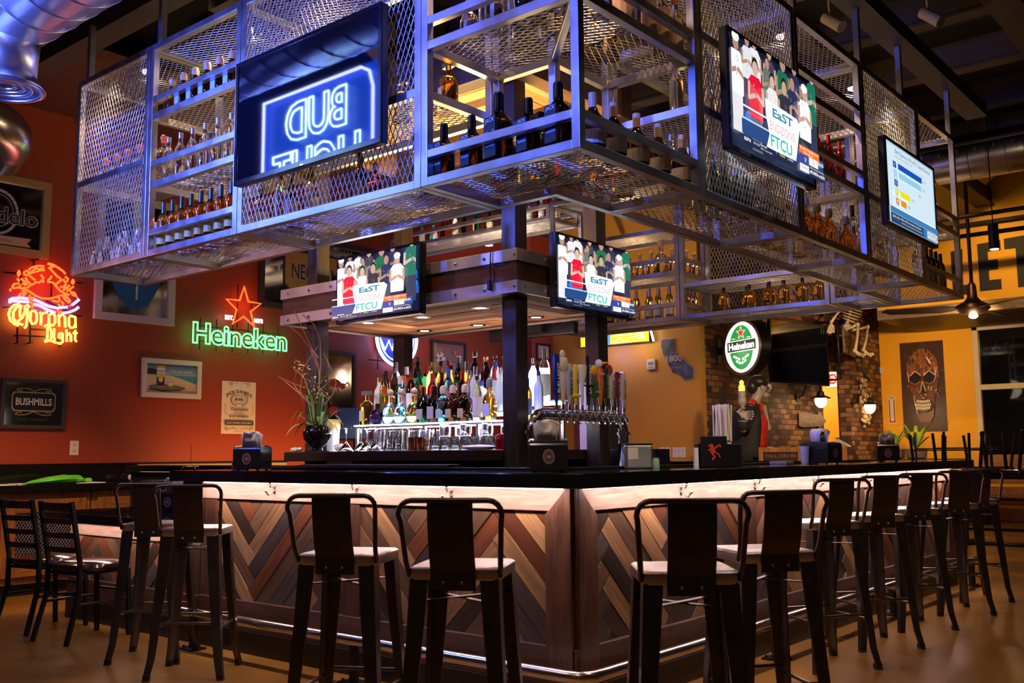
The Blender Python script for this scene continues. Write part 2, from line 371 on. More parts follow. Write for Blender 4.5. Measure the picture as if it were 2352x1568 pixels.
def planks(m,fr,x0,x1,y0,y1,w=.095,n=6,th=.016,pal=PAL,ox=0,oy=0,rot=PI/4,seed=1):
    "herringbone planks clipped to a rectangle, each a board with a colour of its own"
    rg=random.Random(seed); L=n*w; c,sn=math.cos(rot),math.sin(rot); K=int(8/w)
    for b in range(-4,5):
        for k in range(-60,61):
            for typ in (0,1):
                bx,by=k*w+b*L,k*w-b*L
                r=(bx,bx+L,by,by+w) if typ==0 else (bx-w,bx,by,by+L)
                g=.0018
                q=[(r[0]+g,r[2]+g),(r[1]-g,r[2]+g),(r[1]-g,r[3]-g),(r[0]+g,r[3]-g)]
                q=[(x*c-y*sn+ox,x*sn+y*c+oy) for x,y in q]
                if max(p[0] for p in q)<x0 or min(p[0] for p in q)>x1 or max(p[1] for p in q)<y0 or min(p[1] for p in q)>y1: continue
                q=clip(q,x0,x1,y0,y1)
                if len(q)<3: continue
                cc=rg.choice(pal); f=rg.uniform(.8,1.2); m.col=tuple(min(1,v*f) for v in cc); t=th+rg.uniform(-.003,.003)
                nb=len(m.f); m.prism(q,fr,0,t); o0=rg.uniform(0,50); ang=rot+(0 if typ==0 else PI/2); ca,sa=math.cos(ang),math.sin(ang)
                ni=len(q); qq=q
                ar=sum(q[i][0]*q[(i+1)%ni][1]-q[(i+1)%ni][0]*q[i][1] for i in range(ni))
                if ar<0: qq=q[::-1]
                uv=[(p[0]*ca+p[1]*sa+o0,-p[0]*sa+p[1]*ca+o0) for p in qq]
                m.uv[nb]=uv[::-1]; m.uv[nb+1]=uv
                for i in range(ni): m.uv[nb+2+i]=[uv[i],uv[(i+1)%ni],uv[(i+1)%ni],uv[i]]
    return m
_XM={}
def xmesh(w,h,cw=.038,ch=.085,t=.0032,d=.004):
    "expanded metal sheet w x h centred in XY, diamonds long in Y"
    nx=max(1,round(w/cw*2)); ny=max(1,round(h/ch*2)); sx,sy=w/nx,h/ny
    i,j=np.meshgrid(np.arange(nx),np.arange(ny),indexing='ij'); i=i.ravel();j=j.ravel()
    ev=(i+j)%2==0
    a=np.stack([np.where(ev,i,i)*sx,np.where(ev,j,j+1)*sy],1); b=np.stack([(i+1)*sx,np.where(ev,j+1,j)*sy],1)
    a-=(w/2,h/2); b-=(w/2,h/2); dv=b-a; L=np.hypot(dv[:,0],dv[:,1])[:,None]; n=np.stack([-dv[:,1],dv[:,0]],1)/L*t/2
    N=len(a); vs=np.zeros((N,8,3))
    for k,(p,s,z) in enumerate([(a,-1,-1),(b,-1,-1),(b,1,-1),(a,1,-1),(a,-1,1),(b,-1,1),(b,1,1),(a,1,1)]):
        vs[:,k,:2]=p+n*s; vs[:,k,2]=z*d/2
    q=np.array([(0,3,2,1),(4,5,6,7),(0,1,5,4),(2,3,7,6)]); fs=(np.arange(N)[:,None,None]*8+q[None]).reshape(-1,4)
    me=bpy.data.meshes.new('mesh_sheet'); V=vs.reshape(-1,3)
    me.vertices.add(len(V)); me.vertices.foreach_set('co',V.ravel()); me.loops.add(len(fs)*4); me.loops.foreach_set('vertex_index',fs.ravel().astype(np.int32))
    me.polygons.add(len(fs)); me.polygons.foreach_set('loop_start',(np.arange(len(fs))*4).astype(np.int32)); me.update(calc_edges=True); me.validate()
    me.materials.append(meshm); return me
def sheet(name,w,h,mx,parent,m=None,**k):
    key=(round(w,3),round(h,3),tuple(k.items()),m.name if m else '')
    if key not in _XM:
        _XM[key]=xmesh(w,h,**k)
        if m: _XM[key].materials.clear(); _XM[key].materials.append(m)
    o=bpy.data.objects.new(name,_XM[key]); COL.objects.link(o); o.parent=parent
    if parent.name in WR: o.matrix_parent_inverse=WR[parent.name]
    o.matrix_basis=mx; return o
FLAT=lambda c,rot=0: Matrix.Translation(c)@Matrix.Rotation(rot,4,'Z')
ORD=['first','second','third','fourth','fifth','sixth','seventh','eighth','ninth','tenth','eleventh','twelfth','thirteenth','fourteenth','fifteenth','sixteenth','seventeenth','eighteenth','nineteenth','twentieth']
# ================= THE ROOM =================
XL=-6.738; YR=7.6; XR=-6.347; YM=8.1; XB=-3.914; XP=-3.72; YS=14.27; YF=12.2; CZ=5.2
def slab(name,m,*b,bevel=0): return struct(M().box(*b).build(name,m,bevel=bevel))
def floormat():
    m,nt,b=_nt('stained_concrete'); tc=nt.nodes.new('ShaderNodeTexCoord')
    n=nt.nodes.new('ShaderNodeTexNoise'); n.inputs['Scale'].default_value=.9; n.inputs['Detail'].default_value=5; n.inputs['Roughness'].default_value=.5; n.inputs['Distortion'].default_value=0
    nt.links.new(tc.outputs['Object'],n.inputs['Vector']); cr=nt.nodes.new('ShaderNodeValToRGB'); e=cr.color_ramp.elements
    e[0].position=.30; e[0].color=(.12,.055,.011,1); e[1].position=.72; e[1].color=(.36,.19,.038,1); x=e.new(.5); x.color=(.22,.108,.019,1)
    nt.links.new(n.outputs['Fac'],cr.inputs[0]); nt.links.new(cr.outputs[0],b.inputs['Base Color'])
    n2=nt.nodes.new('ShaderNodeTexNoise'); n2.inputs['Scale'].default_value=3; n2.inputs['Detail'].default_value=0; nt.links.new(tc.outputs['Object'],n2.inputs['Vector'])
    mr=nt.nodes.new('ShaderNodeMapRange'); mr.inputs['To Min'].default_value=.24; mr.inputs['To Max'].default_value=.36; nt.links.new(n2.outputs['Fac'],mr.inputs['Value']); nt.links.new(mr.outputs[0],b.inputs['Roughness'])
    return m
slab('floor',floormat(),-9,6.5,-7,17,-.1,0)
darkceil=mat('dark_ceiling',(.022,.018,.018),.7,bump=.3,bscale=3)
slab('ceiling',darkceil,-9,6.5,-7,17,CZ,CZ+.1)
slab('wall_left',redwall,XL-.15,XL,-7,YR+.15,0,CZ)
slab('wall_back',redwall,XL,XR,YR,YR+.15,0,CZ)
slab('wall_return',redwall,XR-.12,XR,YR+.15,YM,0,CZ)
DX0,DX1,DZ=-5.95,-5.10,2.26
M_=M(); M_.box(XR-.12,DX0,YM,YM+.14,0,CZ).box(DX1,XB,YM,YM+.14,0,CZ).box(DX0,DX1,YM,YM+.14,DZ,CZ)
struct(M_.build('wall_mustard',mustard))
brx=brickmat('brick_x',(1,)); bry=brickmat('brick_y',(0,))
OY0,OY1,OZ=12.1,12.76,2.48
M_=M(); M_.box(XB-.2,XB,YM+.14,OY0,0,CZ).box(XB-.2,XB,OY0,OY1,OZ,CZ); struct(M_.build('wall_brick',brx))
struct(M().box(XB-.015,XB,OY1,YS,0,CZ).box(XB,XP,OY1+.004,YS,0,CZ).build('wall_pier',brx))
struct(M().box(XB-.015,XP,OY1,OY1+.004,0,CZ).build('wall_pier_side',bry))
slab('wall_corridor_end',yellowp,-6.2,-4.12,14.25,14.4,0,2.75); slab('wall_corridor',yellowp,-6.2,-5.9,11.4,16.5,0,3); slab('ceiling_corridor',white,-5.9,XB-.21,11,16.5,2.75,2.85)
lamp('AREA','corridor_light',(-5.0,12.6,2.7),42,(1,.72,.34),.6,(-5,12.6,0))
lamp('POINT','corridor_glow',(-4.9,13.6,2.2),22,(1,.74,.36),.15)
WX0=-2.16
M_=M(); M_.box(XB,WX0,YS,YS+.15,0,CZ).box(WX0,5,YS,YS+.15,3.24,CZ).box(WX0,5,YS,YS+.15,0,.86); struct(M_.build('wall_far',yellowp))
slab('wall_sign',yellowp,-3.0,6,YF,YF+.12,3.36,CZ)
soff=wood('soffit_wood',(.10,.07,.045),(.26,.18,.11),.5,(1.2,12,12))
slab('trim_1',soff,-3.0,6,YF-.02,YF+.14,3.2,3.36); slab('ceiling_soffit',dwoodx,-3.0,6,YF+.14,YS,3.2,3.3)
for x in (-1.6,-.6,.6): lamp('SPOT','letter_spot',(x+.6,9.9,4.85),150,(1,.60,.18),.05,(x,YF,3.75),55,.8)
# window in the far wall
frm=mat('pale_window_frame',(.62,.52,.36),.45)
wnd=struct(M().box(WX0,WX0+.09,YS-.03,YS+.1,.86,3.24).box(WX0,5,YS-.03,YS+.1,3.15,3.24).box(WX0,5,YS-.03,YS+.1,.86,.95).box(WX0,5,YS-.02,YS+.08,2.15,2.24).box(.6,.69,YS-.03,YS+.1,.86,3.24).build('window_1',frm,bevel=.006))
pg=M().box(WX0+.09,5,YS+.03,YS+.045,.95,3.15).build('glass_pane',mat('night_glass',(.004,.005,.007),.03,spec=.8,coat=.5),wnd)
# left wall beam and dropped ceiling, red light put into the ceiling's colour
slab('ceiling_drop',mat('red_lit_ceiling',(.10,.03,.028),.8,bump=.4,bscale=2.5),XL,-5.2,-7,YR,4.43,4.53)
slab('trim_2',wood('red_brown_beam',(.09,.03,.024),(.16,.055,.045),.6,(1,12,12)),-7,-.6,-.95,-.78,4.38,4.62)
dk=mat('dark_beam',(.035,.026,.024),.6); dkb=mat('dark_brown_beam',(.07,.045,.028),.6)
for k,y in enumerate([.2,1.5,2.8,4.1,5.4,6.7,8.0,9.3,10.6]): struct(M().box(-5.2,6.5,y,y+.09,4.92,5.2).box(-5.2,6.5,y-.04,y+.13,4.9,4.925).build('trim_%d'%(3+k),dkb if k%2 else dk))
for k,x in enumerate([-3.6,-1.4,.55,2.1,3.6]): struct(M().box(x,x+.16,-7,YF,4.78,5.02).box(x-.05,x+.21,-7,YF,4.76,4.785).build('trim_%d'%(12+k),dk))
# kitchen doorway in the mustard wall
steelf=mat('door_steel',(.55,.55,.6),.22,1)
d=struct(M().box(DX1-.09,DX1+.005,YM-.03,YM+.16,0,DZ).box(DX0-.005,DX0+.09,YM-.03,YM+.16,0,DZ).box(DX0,DX1,YM-.03,YM+.16,DZ-.1,DZ+.01).build('door_1',steelf,bevel=.004))
slab('wall_kitchen',mat('kitchen_lilac',(.55,.45,.75),.4),-6.6,-4.4,10.2,10.3,0,3); slab('wall_kitchen_side',white,-4.5,-4.4,YM+.14,10.2,0,3); slab('ceiling_kitchen',white,-6.6,-4.4,YM+.14,10.3,2.7,2.8)
lamp('AREA','kitchen_light',(-5.4,9.2,2.65),50,(.78,.66,1),.8,(-5.4,9.3,0))
# ================= BAR =================
B=wthing('bar_counter','L-shaped bar front clad in mixed herringbone planks with pale lit header board','bar',(-.2,.2,0))
BX0,BY1=-3.1,5.75
M().box(BX0,-.2-.02,.22,.9,.01,1.0).box(-.9,-.22,.9,BY1,.01,1.0).each('carcass',blackp,B)
mm=M(); planks(mm,FY((0,.218,0)),BX0+.16,-1.745,.3,.893,seed=3,ox=-2.55,oy=.95,w=.092,n=9); mm.build('plank_panel',plankm,B)
mm=M(); planks(mm,FY((0,.218,0)),-1.62,-.36,.3,.893,seed=5,ox=-1.2,oy=.75,w=.092,n=9); mm.build('plank_panel',plankm,B)
for i,(a,b,ox) in enumerate([(.36,1.86,1.0),(1.98,3.58,2.8),(3.70,BY1-.12,4.5)]):
    mm=M(); planks(mm,FX((-.218,0,0)),a,b,.3,.893,seed=11+i,ox=ox,oy=.6,w=.092,n=8); mm.build('plank_panel',plankm,B)
M().box(BX0,-.226,.185,.22,.893,1.0).build('header_board',cedarx,B,bevel=.003)
M().box(-.22,-.185,.226,BY1,.893,1.0).build('header_board',cedary,B,bevel=.003)
for x0,x1 in ((BX0,BX0+.16),(-1.745,-1.62)): M().box(x0,x1,.19,.225,.13,.895).build('stile',dwood,B,bevel=.003)
for y0,y1 in ((1.86,1.98),(3.58,3.70),(BY1-.12,BY1)): M().box(-.225,-.19,y0,y1,.13,.895).build('stile',dwood,B,bevel=.003)
mm=M(); mm.prism([(-.345,.13),(-.2,.13),(-.2,1.0),(-.33,1.0),(-.24,1.0),(-.345,.89)][:3]+[(-.22,1.0),(-.345,.875)],FY((0,.18,0)),-.04,.006); mm.prism([(.2,.13),(.345,.13),(.345,.875),(.22,1.0),(.2,1.0)],FX((-.18,0,0)),-.04,.006); mm.build('corner_post',wood('walnut_post',(.05,.024,.016),(.14,.065,.038),.4,(10,10,1.5)),B,bevel=.003)
M().box(BX0,-.19,.178,.222,.13,.30).build('lower_board',dwoodx,B,bevel=.004)
M().box(-.222,-.178,.178,BY1,.13,.30).build('lower_board',dwoody,B,bevel=.004)
M().box(BX0,-.17,.172,.24,0.001,.13).box(-.24,-.172,.24,BY1,0.001,.13).each('toe_kick',mat('toe_black',(.014,.012,.014),.3),B,bevel=.003)
led=emat('counter_led',(1,.76,.70),7)
M().box(BX0+.05,-.24,.165,.178,.992,1.001).build('led_strip',led,B); M().box(-.178,-.165,.24,BY1-.05,.992,1.001).build('led_strip',led,B)
lamp('AREA','counter_led_light',(-1.65,.10,.993),17,(1,.68,.62),2.9,(-1.65,.16,.5),sy=.03); 
l=lamp('AREA','counter_led_light',(-.10,3.0,.993),31,(1,.68,.62),.03,(-.16,3.0,.5),sy=5.4)
l.rotation_euler=(0,math.radians(7),0)
C=wthing('bar_countertop','thick glossy black granite top running round the bar corner','countertop',(0,0,1.003))
mm=M(); mm.prism([(-3.18,0),(0,0),(0,5.80),(-3.3,5.80),(-3.3,5.2),(-.6,5.2),(-.6,.6),(-3.18,.6)],Matrix(),1.003,1.069); mm.build('granite_top',granite,C,bevel=.006)
M().box(-2.9,-.66,.56,.60,1.069,1.082).box(-.6,-.56,.6,5.2,1.069,1.082).each('rail_lip',blackm,C,bevel=.003)
# hooks under the counter
def hook(x,y,ax,i,side):
    m=M(); q=(lambda a,b,c: (x+a,y-b,c)) if ax=='y' else (lambda a,b,c:(x+b,y+a,c))
    m.tube([q(0,.004,.975),q(0,.03,.972),q(0,.035,.985)],.005); m.tube([q(0,.005,.955),q(0,.02,.935),q(.0,.045,.928),q(0,.06,.945)],.005); m.ball(q(0,.062,.95),.009); m.ball(q(0,.036,.99),.009)
    a=q(0,.0,.96); m.cbox((a[0],a[1],.958),(.02,.006,.05) if ax=='y' else (.006,.02,.05))
    o=m.build('coat_hook',mat('bright_nickel',(.6,.6,.62),.2,1),None,smooth=True)
    tag(o,f'metal coat hook on the header board, {ORD[i]} from the corner on the {side} side','hook','coat hooks under the bar counter')
for i,u in enumerate((1037,820,631)):
    p=P(u,1140,'y',.185); hook(p.x,.185,'y',i,'left')
for i,u in enumerate((1563,1733,1869,1981,2073)):
    p=P(u,1120,'x',-.185); hook(-.185,p.y,'x',i,'right')
# foot rail
fr=wthing('foot_rail','polished tubular foot rail running round the foot of the bar','rail',(0,.03,0))
M().tube([(-3.05,.03,.222),(-.12,.03,.222),(-.06,.04,.222),(-.03,.09,.222),(-.03,.15,.222),(-.03,5.85,.222)],.027,12).build('rail_tube',mat('rail_steel',(.62,.60,.64),.2,1),fr,smooth=True)
br=[]
def bracket(x,y):
    m=M(); m.box(x-.025,x+.025,y-.012,y+.012,.0,.22); m.box(x-.07,x+.07,y-.05,y+.05,0.001,.012); 
    for a in (-.05,.05): m.cyl((x+a,y-.03,.01),(x+a,y-.03,.025),.008,seg=8)
    m.build('bracket',blackm,fr,bevel=.002)
for x in (-2.96,-1.5): bracket(x,.06)
for y in (1.9,3.8,5.75): bracket(-.06,y)
# lower section at the bar's left end
LB=wthing('low_bar_counter','low plank clad counter base at the bar left end','bar',(-4.8,.2,0))
M().box(-4.8,BX0-.01,.22,.95,.01,.69).build('carcass',blackp,LB)
mm=M(); planks(mm,FY((0,.218,0)),-4.72,BX0-.13,.29,.6,seed=21,ox=-4,oy=.4); mm.build('plank_panel',plankm,LB)
M().box(-4.8,BX0-.01,.188,.22,.598,.672).build('header_board',cedarx,LB,bevel=.003)
for a,b in ((-4.8,-4.72),(BX0-.13,BX0-.01)): M().box(a,b,.19,.225,.13,.6).build('stile',dwood,LB,bevel=.003)
M().box(-4.8,BX0-.01,.178,.222,.13,.29).build('lower_board',dwoodx,LB,bevel=.004)
M().box(-4.8,BX0-.01,.172,.24,.001,.13).build('toe_kick',MT['toe_black'],LB)
LC=M().box(-4.9,BX0-.02,0,.985,.70,.765).build('low_countertop',granite,bevel=.006); tag(LC,'low black granite counter behind the ladder back chairs','countertop')
KP=M().box(-5.43,-3.2,1.0,1.05,.0,1.03).build('granite_end_panel',granite,bevel=.004); tag(KP,'tall black granite panel standing behind the low counter','panel')
KT=M().box(-5.48,-3.19,.97,1.3,1.035,1.085).build('granite_ledge',granite,bevel=.004); tag(KT,'narrow black granite ledge on top of the tall end panel','countertop')
# ---------------- cabinets along the red wall ----------------
cabw=wood('cabinet_wood',(.15,.055,.013),(.40,.17,.04),.38,(10,10,1.2),coat=.3)
cabwy=wood('cabinet_wood_y',(.15,.055,.013),(.40,.17,.04),.38,(10,1.2,10),coat=.3)
for i in range(6):
    y0=-.62+i*.83-.83; y1=y0+.82
    c=wthing('base_cabinet',f'brown base cabinet with mesh door along the red wall, {ORD[i]} from the left','cabinet',(-6.14,y0,0),'base cabinets along the red wall')
    M().box(XL+.02,-6.16,y0,y1,.10,.86).build('body',cabw,c); M().box(XL+.02,-6.2,y0,y1,.001,.10).build('plinth',blackp,c)
    dr=M().box(-6.159,-6.152,y0+.06,y1-.06,.17,.79).build('door',blackp,c)
    M().box(-6.152,-6.132,y0+.05,y0+.17,.16,.80).box(-6.152,-6.132,y1-.17,y1-.05,.16,.80).each('door_stile',cabw,dr,bevel=.003)
    M().box(-6.152,-6.132,y0+.171,y1-.171,.16,.27).box(-6.152,-6.132,y0+.171,y1-.171,.69,.80).each('door_rail',cabwy,dr,bevel=.003)
    sheet('door_mesh',y1-y0-.34,.42,FX((-6.143,(y0+y1)/2,.48)),dr,cw=.026,ch=.04,t=.003)
    mm=M()
    for a in (y0+.185,y1-.185):
        for z in (.285,.675): mm.ball((-6.142,a,z),.007,8)
    mm.build('screw',chrome,dr)
W=wthing('wall_worktop','long black granite worktop with upstand along the red wall','countertop',(-6.12,0,.88))
M().box(XL+.001,-6.10,-2.3,3.6,.865,.925).build('granite_top',granite,W,bevel=.004)
M().box(XL+.001,XL+.03,-2.3,3.6,.925,1.10).build('upstand',granite,W,bevel=.003)
# ================= BOTTLE RACKS =================
ZB,ZT=2.392,3.77; YI,XI=.345,-.39; XO,YO=.165,-.214; T=.042
def tubes(m,x0,x1,y0,y1,z0,z1):
    h=T/2
    for x in (x0+h,x1-h):
        for y in (y0+h,y1-h): m.box(x-h,x+h,y-h,y+h,z0,z1)
    for z in (z0+h,z1-h):
        for y in (y0+h,y1-h): m.box(x0+T,x1-T,y-h,y+h,z-h,z+h)
        for x in (x0+h,x1-h): m.box(x-h,x+h,y0+T,y1-T,z-h,z+h)
def shelf(u,x0,x1,y0,y1,z,long='x',name='shelf'):
    "tube rim and mesh, mesh face at z"
    h=T/2; m=M()
    e=.0012
    m.box(x0+T,x1-T,y0+e,y0+T-e,z-T,z).box(x0+T,x1-T,y1-T+e,y1-e,z-T,z).box(x0+e,x0+T-e,y0+T,y1-T,z-T,z).box(x1-T+e,x1-e,y0+T,y1-T,z-T,z)
    s=m.build(name,steel,u,bevel=.002)
    w,d=x1-x0-.02,y1-y0-.02
    # the diamonds lie long along the run
    if long=='x': sheet('mesh_deck',d,w,Matrix.Translation(((x0+x1)/2,(y0+y1)/2,z+.002))@Matrix.Rotation(PI/2,4,'Z'),s,cw=.034,ch=.075)
    else: sheet('mesh_deck',w,d,Matrix.Translation(((x0+x1)/2,(y0+y1)/2,z+.002)),s,cw=.034,ch=.075)
    return s
def rail(u,a,b,z,ax,pos):
    m=M(); h=.019
    if ax=='x': m.box(a+T,b-T,pos-h,pos+h,z-h,z+h)
    else: m.box(pos-h,pos+h,a+T,b-T,z-h,z+h)
    m.build('guard_rail',steel,u,bevel=.002)
def unit(label,x0,x1,y0,y1,shelves=(),rails=(),faces='',long='x',top=True,bottom=True,z0=ZB,z1=ZT):
    u=wthing('bottle_rack',label,'rack',((x0+x1)/2,(y0+y1)/2,z0),'steel bottle racks hanging over the bar')
    e=.003; x0+=e;x1-=e;y0+=e;y1-=e
    m=M(); tubes(m,x0,x1,y0,y1,z0,z1); m.build('frame',steel,u,bevel=.0025)
    if bottom: deck(u,x0,x1,y0,y1,z0+T,long)
    if top: deck(u,x0,x1,y0,y1,z1-T/2,long)
    for z in shelves: shelf(u,x0,x1,y0,y1,z,long)
    for f,z in rails:
        if f in 'fb': rail(u,x0,x1,z,'x',(y0+T/2) if f=='f' else (y1-T/2))
        else: rail(u,y0,y1,z,'y',(x1-T/2) if f=='r' else (x0+T/2))
    for f in faces:
        cz=(z0+z1)/2; h=z1-z0-T
        if f=='f': sheet('mesh_panel',x1-x0-T,h,FY(((x0+x1)/2,y0+.008,cz)),u,cw=.035,ch=.078)
        if f=='b': sheet('mesh_panel',x1-x0-T,h,FY(((x0+x1)/2,y1-.01,cz)),u,cw=.035,ch=.078)
        if f=='r': sheet('mesh_panel',y1-y0-T,h,FX((x1-.008,(y0+y1)/2,cz)),u,cw=.035,ch=.078)
        if f=='l': sheet('mesh_panel',y1-y0-T,h,FX((x0+.01,(y0+y1)/2,cz)),u,cw=.035,ch=.078)
    return u
def deck(u,x0,x1,y0,y1,z,long):
    w,d=x1-x0-.03,y1-y0-.03
    if long=='x': sheet('mesh_deck',d,w,Matrix.Translation(((x0+x1)/2,(y0+y1)/2,z))@Matrix.Rotation(PI/2,4,'Z'),u,cw=.034,ch=.075)
    else: sheet('mesh_deck',w,d,Matrix.Translation(((x0+x1)/2,(y0+y1)/2,z)),u,cw=.034,ch=.075)
xs=[-4.151,-3.199,-2.217,-.755]
S1,S2,S3=3.04,2.865,3.31
unit('mesh fronted rack bay at the far left end of the hanging rack',xs[0],xs[1],YO,YI,[S1],faces='f')
unit('open left rack bay holding three shelves of bottles beside the neon reflecting screen',xs[1],xs[2],YO,YI,[S2,S3],[('f',2.545),('f',2.983),('f',3.405)])
unit('wide mesh fronted rack bay behind the dark screen with the blue neon reflection',xs[2],xs[3],YO,YI,[S2+.02],faces='f')
# corner unit, L shaped
u=wthing('bottle_rack','open corner bay of the hanging rack with black label bottles along its bottom','rack',(XO,YO,ZB),'steel bottle racks hanging over the bar')
x0,y1=xs[3]+.003,.803
m=M(); h=T/2
for (x,y) in ((x0+h,YO+h),(XO-h,YO+h),(XO-h,y1-h),(XI+h,y1-h),(x0+h,YI-h),(XI+h,YI-h)): m.box(x-h,x+h,y-h,y+h,ZB,ZT)
def Lrim(m,z0,z1,e=0):
    m.box(x0+T,XO-T,YO+e,YO+T-e,z0,z1).box(XO-T+e,XO-e,YO+T,y1-T,z0,z1).box(XI+T,XO-T,y1-T+e,y1-e,z0,z1).box(XI+e,XI+T-e,YI,y1-T,z0,z1).box(x0+T,XI,YI-T+e,YI-e,z0,z1).box(x0+e,x0+T-e,YO+T,YI-T,z0,z1)
    return m
Lrim(m,ZB,ZB+T); Lrim(m,ZT-T,ZT); m.build('frame',steel,u,bevel=.0025)
def Ldeck(p,z,diag=True):
    sheet('mesh_deck',YI-YO-.03,XO-x0-.03,Matrix.Translation(((x0+XO)/2,(YO+YI)/2,z))@Matrix.Rotation(PI/2,4,'Z'),p,cw=.034,ch=.075)
    sheet('mesh_deck',XO-XI-.03,y1-YI,Matrix.Translation(((XI+XO)/2,(YI+y1)/2,z)),p,cw=.034,ch=.075)
Ldeck(u,ZB+T); Ldeck(u,ZT-h)
m=M(); Lrim(m,3.05,3.092,.0012); m.bar((XO-.02,YO+.02,3.07),(XI+.02,YI-.02,3.07),.035,.03); s=m.build('shelf',steel,u,bevel=.002); Ldeck(s,3.094)
for z in (2.545,3.195):
    rail(u,x0,XO,z,'x',YO+h); rail(u,YO,y1,z,'y',XO-h)
# right run
ys=[.803,1.98,3.05,4.209,5.19]
unit('mesh fronted rack bay behind the nearer crowd screen on the right',XI,XO,ys[0],ys[1],[S2,3.25],faces='r',long='y')
unit('open rack bay between the two right hand screens with red brown bottles',XI,XO,ys[1],ys[2],[2.88,3.31],[('r',2.985),('r',3.43)],long='y')
unit('mesh fronted rack bay behind the bar chart screen',XI,XO,ys[2],ys[3],[2.88],faces='r',long='y')
unit('open rack bay at the far right end of the hanging rack',XI,XO,ys[3],ys[4],[2.95],[('r',2.545),('r',3.06)],long='y')
# far run across the back of the bar
FY0,FY1=4.65,5.2
unit('open far rack bay with one shelf of amber bottles above the round beer sign',-2.2,-.76,FY0,FY1,[2.73],faces='b')
unit('far rack bay joining the right run of racks',-.757,XI-.003,FY0,FY1,[2.73],faces='b')
unit('open far rack bay with white wine and tequila bottles behind the second small screen',-3.73,-2.203,FY0,FY1,[2.87,3.30],[('f',2.545),('f',2.985),('r',2.545),('r',2.985)])
ub=unit('high mesh bridge rack carrying bright bottles across the back',-6.2,-3.735,FY0,FY1,[],faces='',z0=3.6,z1=ZT,bottom=True,top=False)
for (x,y,i) in ((-4.02,-.19,0),(-3.1,-.19,1),(-2.9,.32,2),(-.75,-.19,3),(.145,2.0,4),(.145,3.06,5),(.145,3.9,6),(.145,5.1,7),(-.37,.8,8),(-.37,3.05,9),(-2.2,4.7,10),(-3.7,4.7,11)):
    o=M().box(x-.02,x+.02,y-.02,y+.02,ZT+.001,4.15).build('hanger_post',steel,bevel=.002); tag(o,f'thin steel hanger above the racks, {ORD[i]} going round from the left end','hanger','steel hangers above the racks')
for i,b in enumerate([(-5.2,.9,-.13,.05,4.151,4.27),(-3.2,-2.6,.2,.38,4.151,4.27),(.06,.24,.9,6,4.151,4.27),(-.45,-.3,.4,3.6,4.151,4.25),(-4.2,-2,4.62,4.78,4.151,4.27)]): struct(M().box(*b).build('trim_%d'%(30+i),dk))
# small spotlights on top of the racks (seen glowing through the mesh)
spot_e=emat('spot_lens',(1,.72,.66),40)
sp=thing('rack_spotlight','small glowing spotlight above the mesh of the nearer right screen','spotlight'); sp['group']='spotlights above the racks'
M().cyl((0,0,.012),(0,0,.10),.045).tube([(0,0,.10),(0,0,.15)],.01).build('housing',blackm,sp,smooth=True); M().cyl((0,0,0),(0,0,.011),.036).build('lens',spot_e,sp)
def spotat(i,loc,label):
    if i==0: sp.location=loc; sp['label']=label
    else: dup(sp,loc,0,label,'spotlights above the racks')
    q=lamp('SPOT','rack_spot',(loc[0],loc[1],loc[2]-.03),62,(1,.60,.36),.04,(loc[0]-.05,loc[1],0),125,.6)
for i,(u,v,y,lb) in enumerate([(1795,48,None,'nearer right screen'),(1957,160,None,'gap between the right screens'),(2040,270,None,'bar chart screen'),(1268,60,'c','open corner bay'),(540,20,'l','open left bay'),(300,190,'m','mesh bay at the far left'),(780,20,'n','dark neon reflecting screen')]):
    p={None:P(u,v,'x',-.1),'c':Vector((-.1,.05,0)),'l':Vector((-2.6,.1,0)),'m':Vector((-3.7,.05,0)),'n':Vector((-1.5,.05,0))}[y]
    spotat(i,(-.1 if y is None else p.x,p.y,3.80),'small glowing spotlight above the mesh over the '+lb)
for x in (-3.0,-1.4): lamp('SPOT','far_rack_spot',(x,4.9,4.3),90,(1,.62,.34),.05,(x,4.9,0),90,.6)
lamp('SPOT','bridge_spot',(-4.4,3.7,2.7),330,(1,.74,.52),.05,(-4.6,4.95,3.75),85,.6)
for x in (-3.4,-2.2,-.9): lamp('SPOT','rack_top_spot',(x,.0,4.6),62,(1,.66,.44),.05,(x,.1,2.5),70,.7)
for y in (1.6,3.2,4.8): lamp('SPOT','rack_top_spot',(-.1,y,4.7),70,(1,.62,.38),.05,(-.1,y,2.5),60,.7)
# ================= WOODEN CANOPY BOX WITH SCREENS =================
CX0,CX1,CY0,CY1,CZ0,CZ1=-3.29,-1.094,.904,2.105,2.074,2.332
K=wthing('wooden_canopy','dark wood canopy box with riveted steel bands above the bottle shelves','canopy',(-2.19,1.5,CZ0))
bandm=mat('galvanised_band',(.50,.46,.48),.45,.65,var=.15,vscale=7)
M().box(CX0+.012,CX1-.012,CY0+.012,CY0+.05,CZ0+.01,CZ1-.005).box(CX0+.012,CX1-.012,CY1-.05,CY1-.012,CZ0+.01,CZ1-.005).each('side_board',wood('canopy_board_x',(.05,.018,.014),(.13,.05,.03),.4,(1.5,10,7)),K)
M().box(CX1-.05,CX1-.012,CY0+.05,CY1-.05,CZ0+.01,CZ1-.005).box(CX0+.012,CX0+.05,CY0+.05,CY1-.05,CZ0+.01,CZ1-.005).each('side_board',dwoody,K)
bn=[]
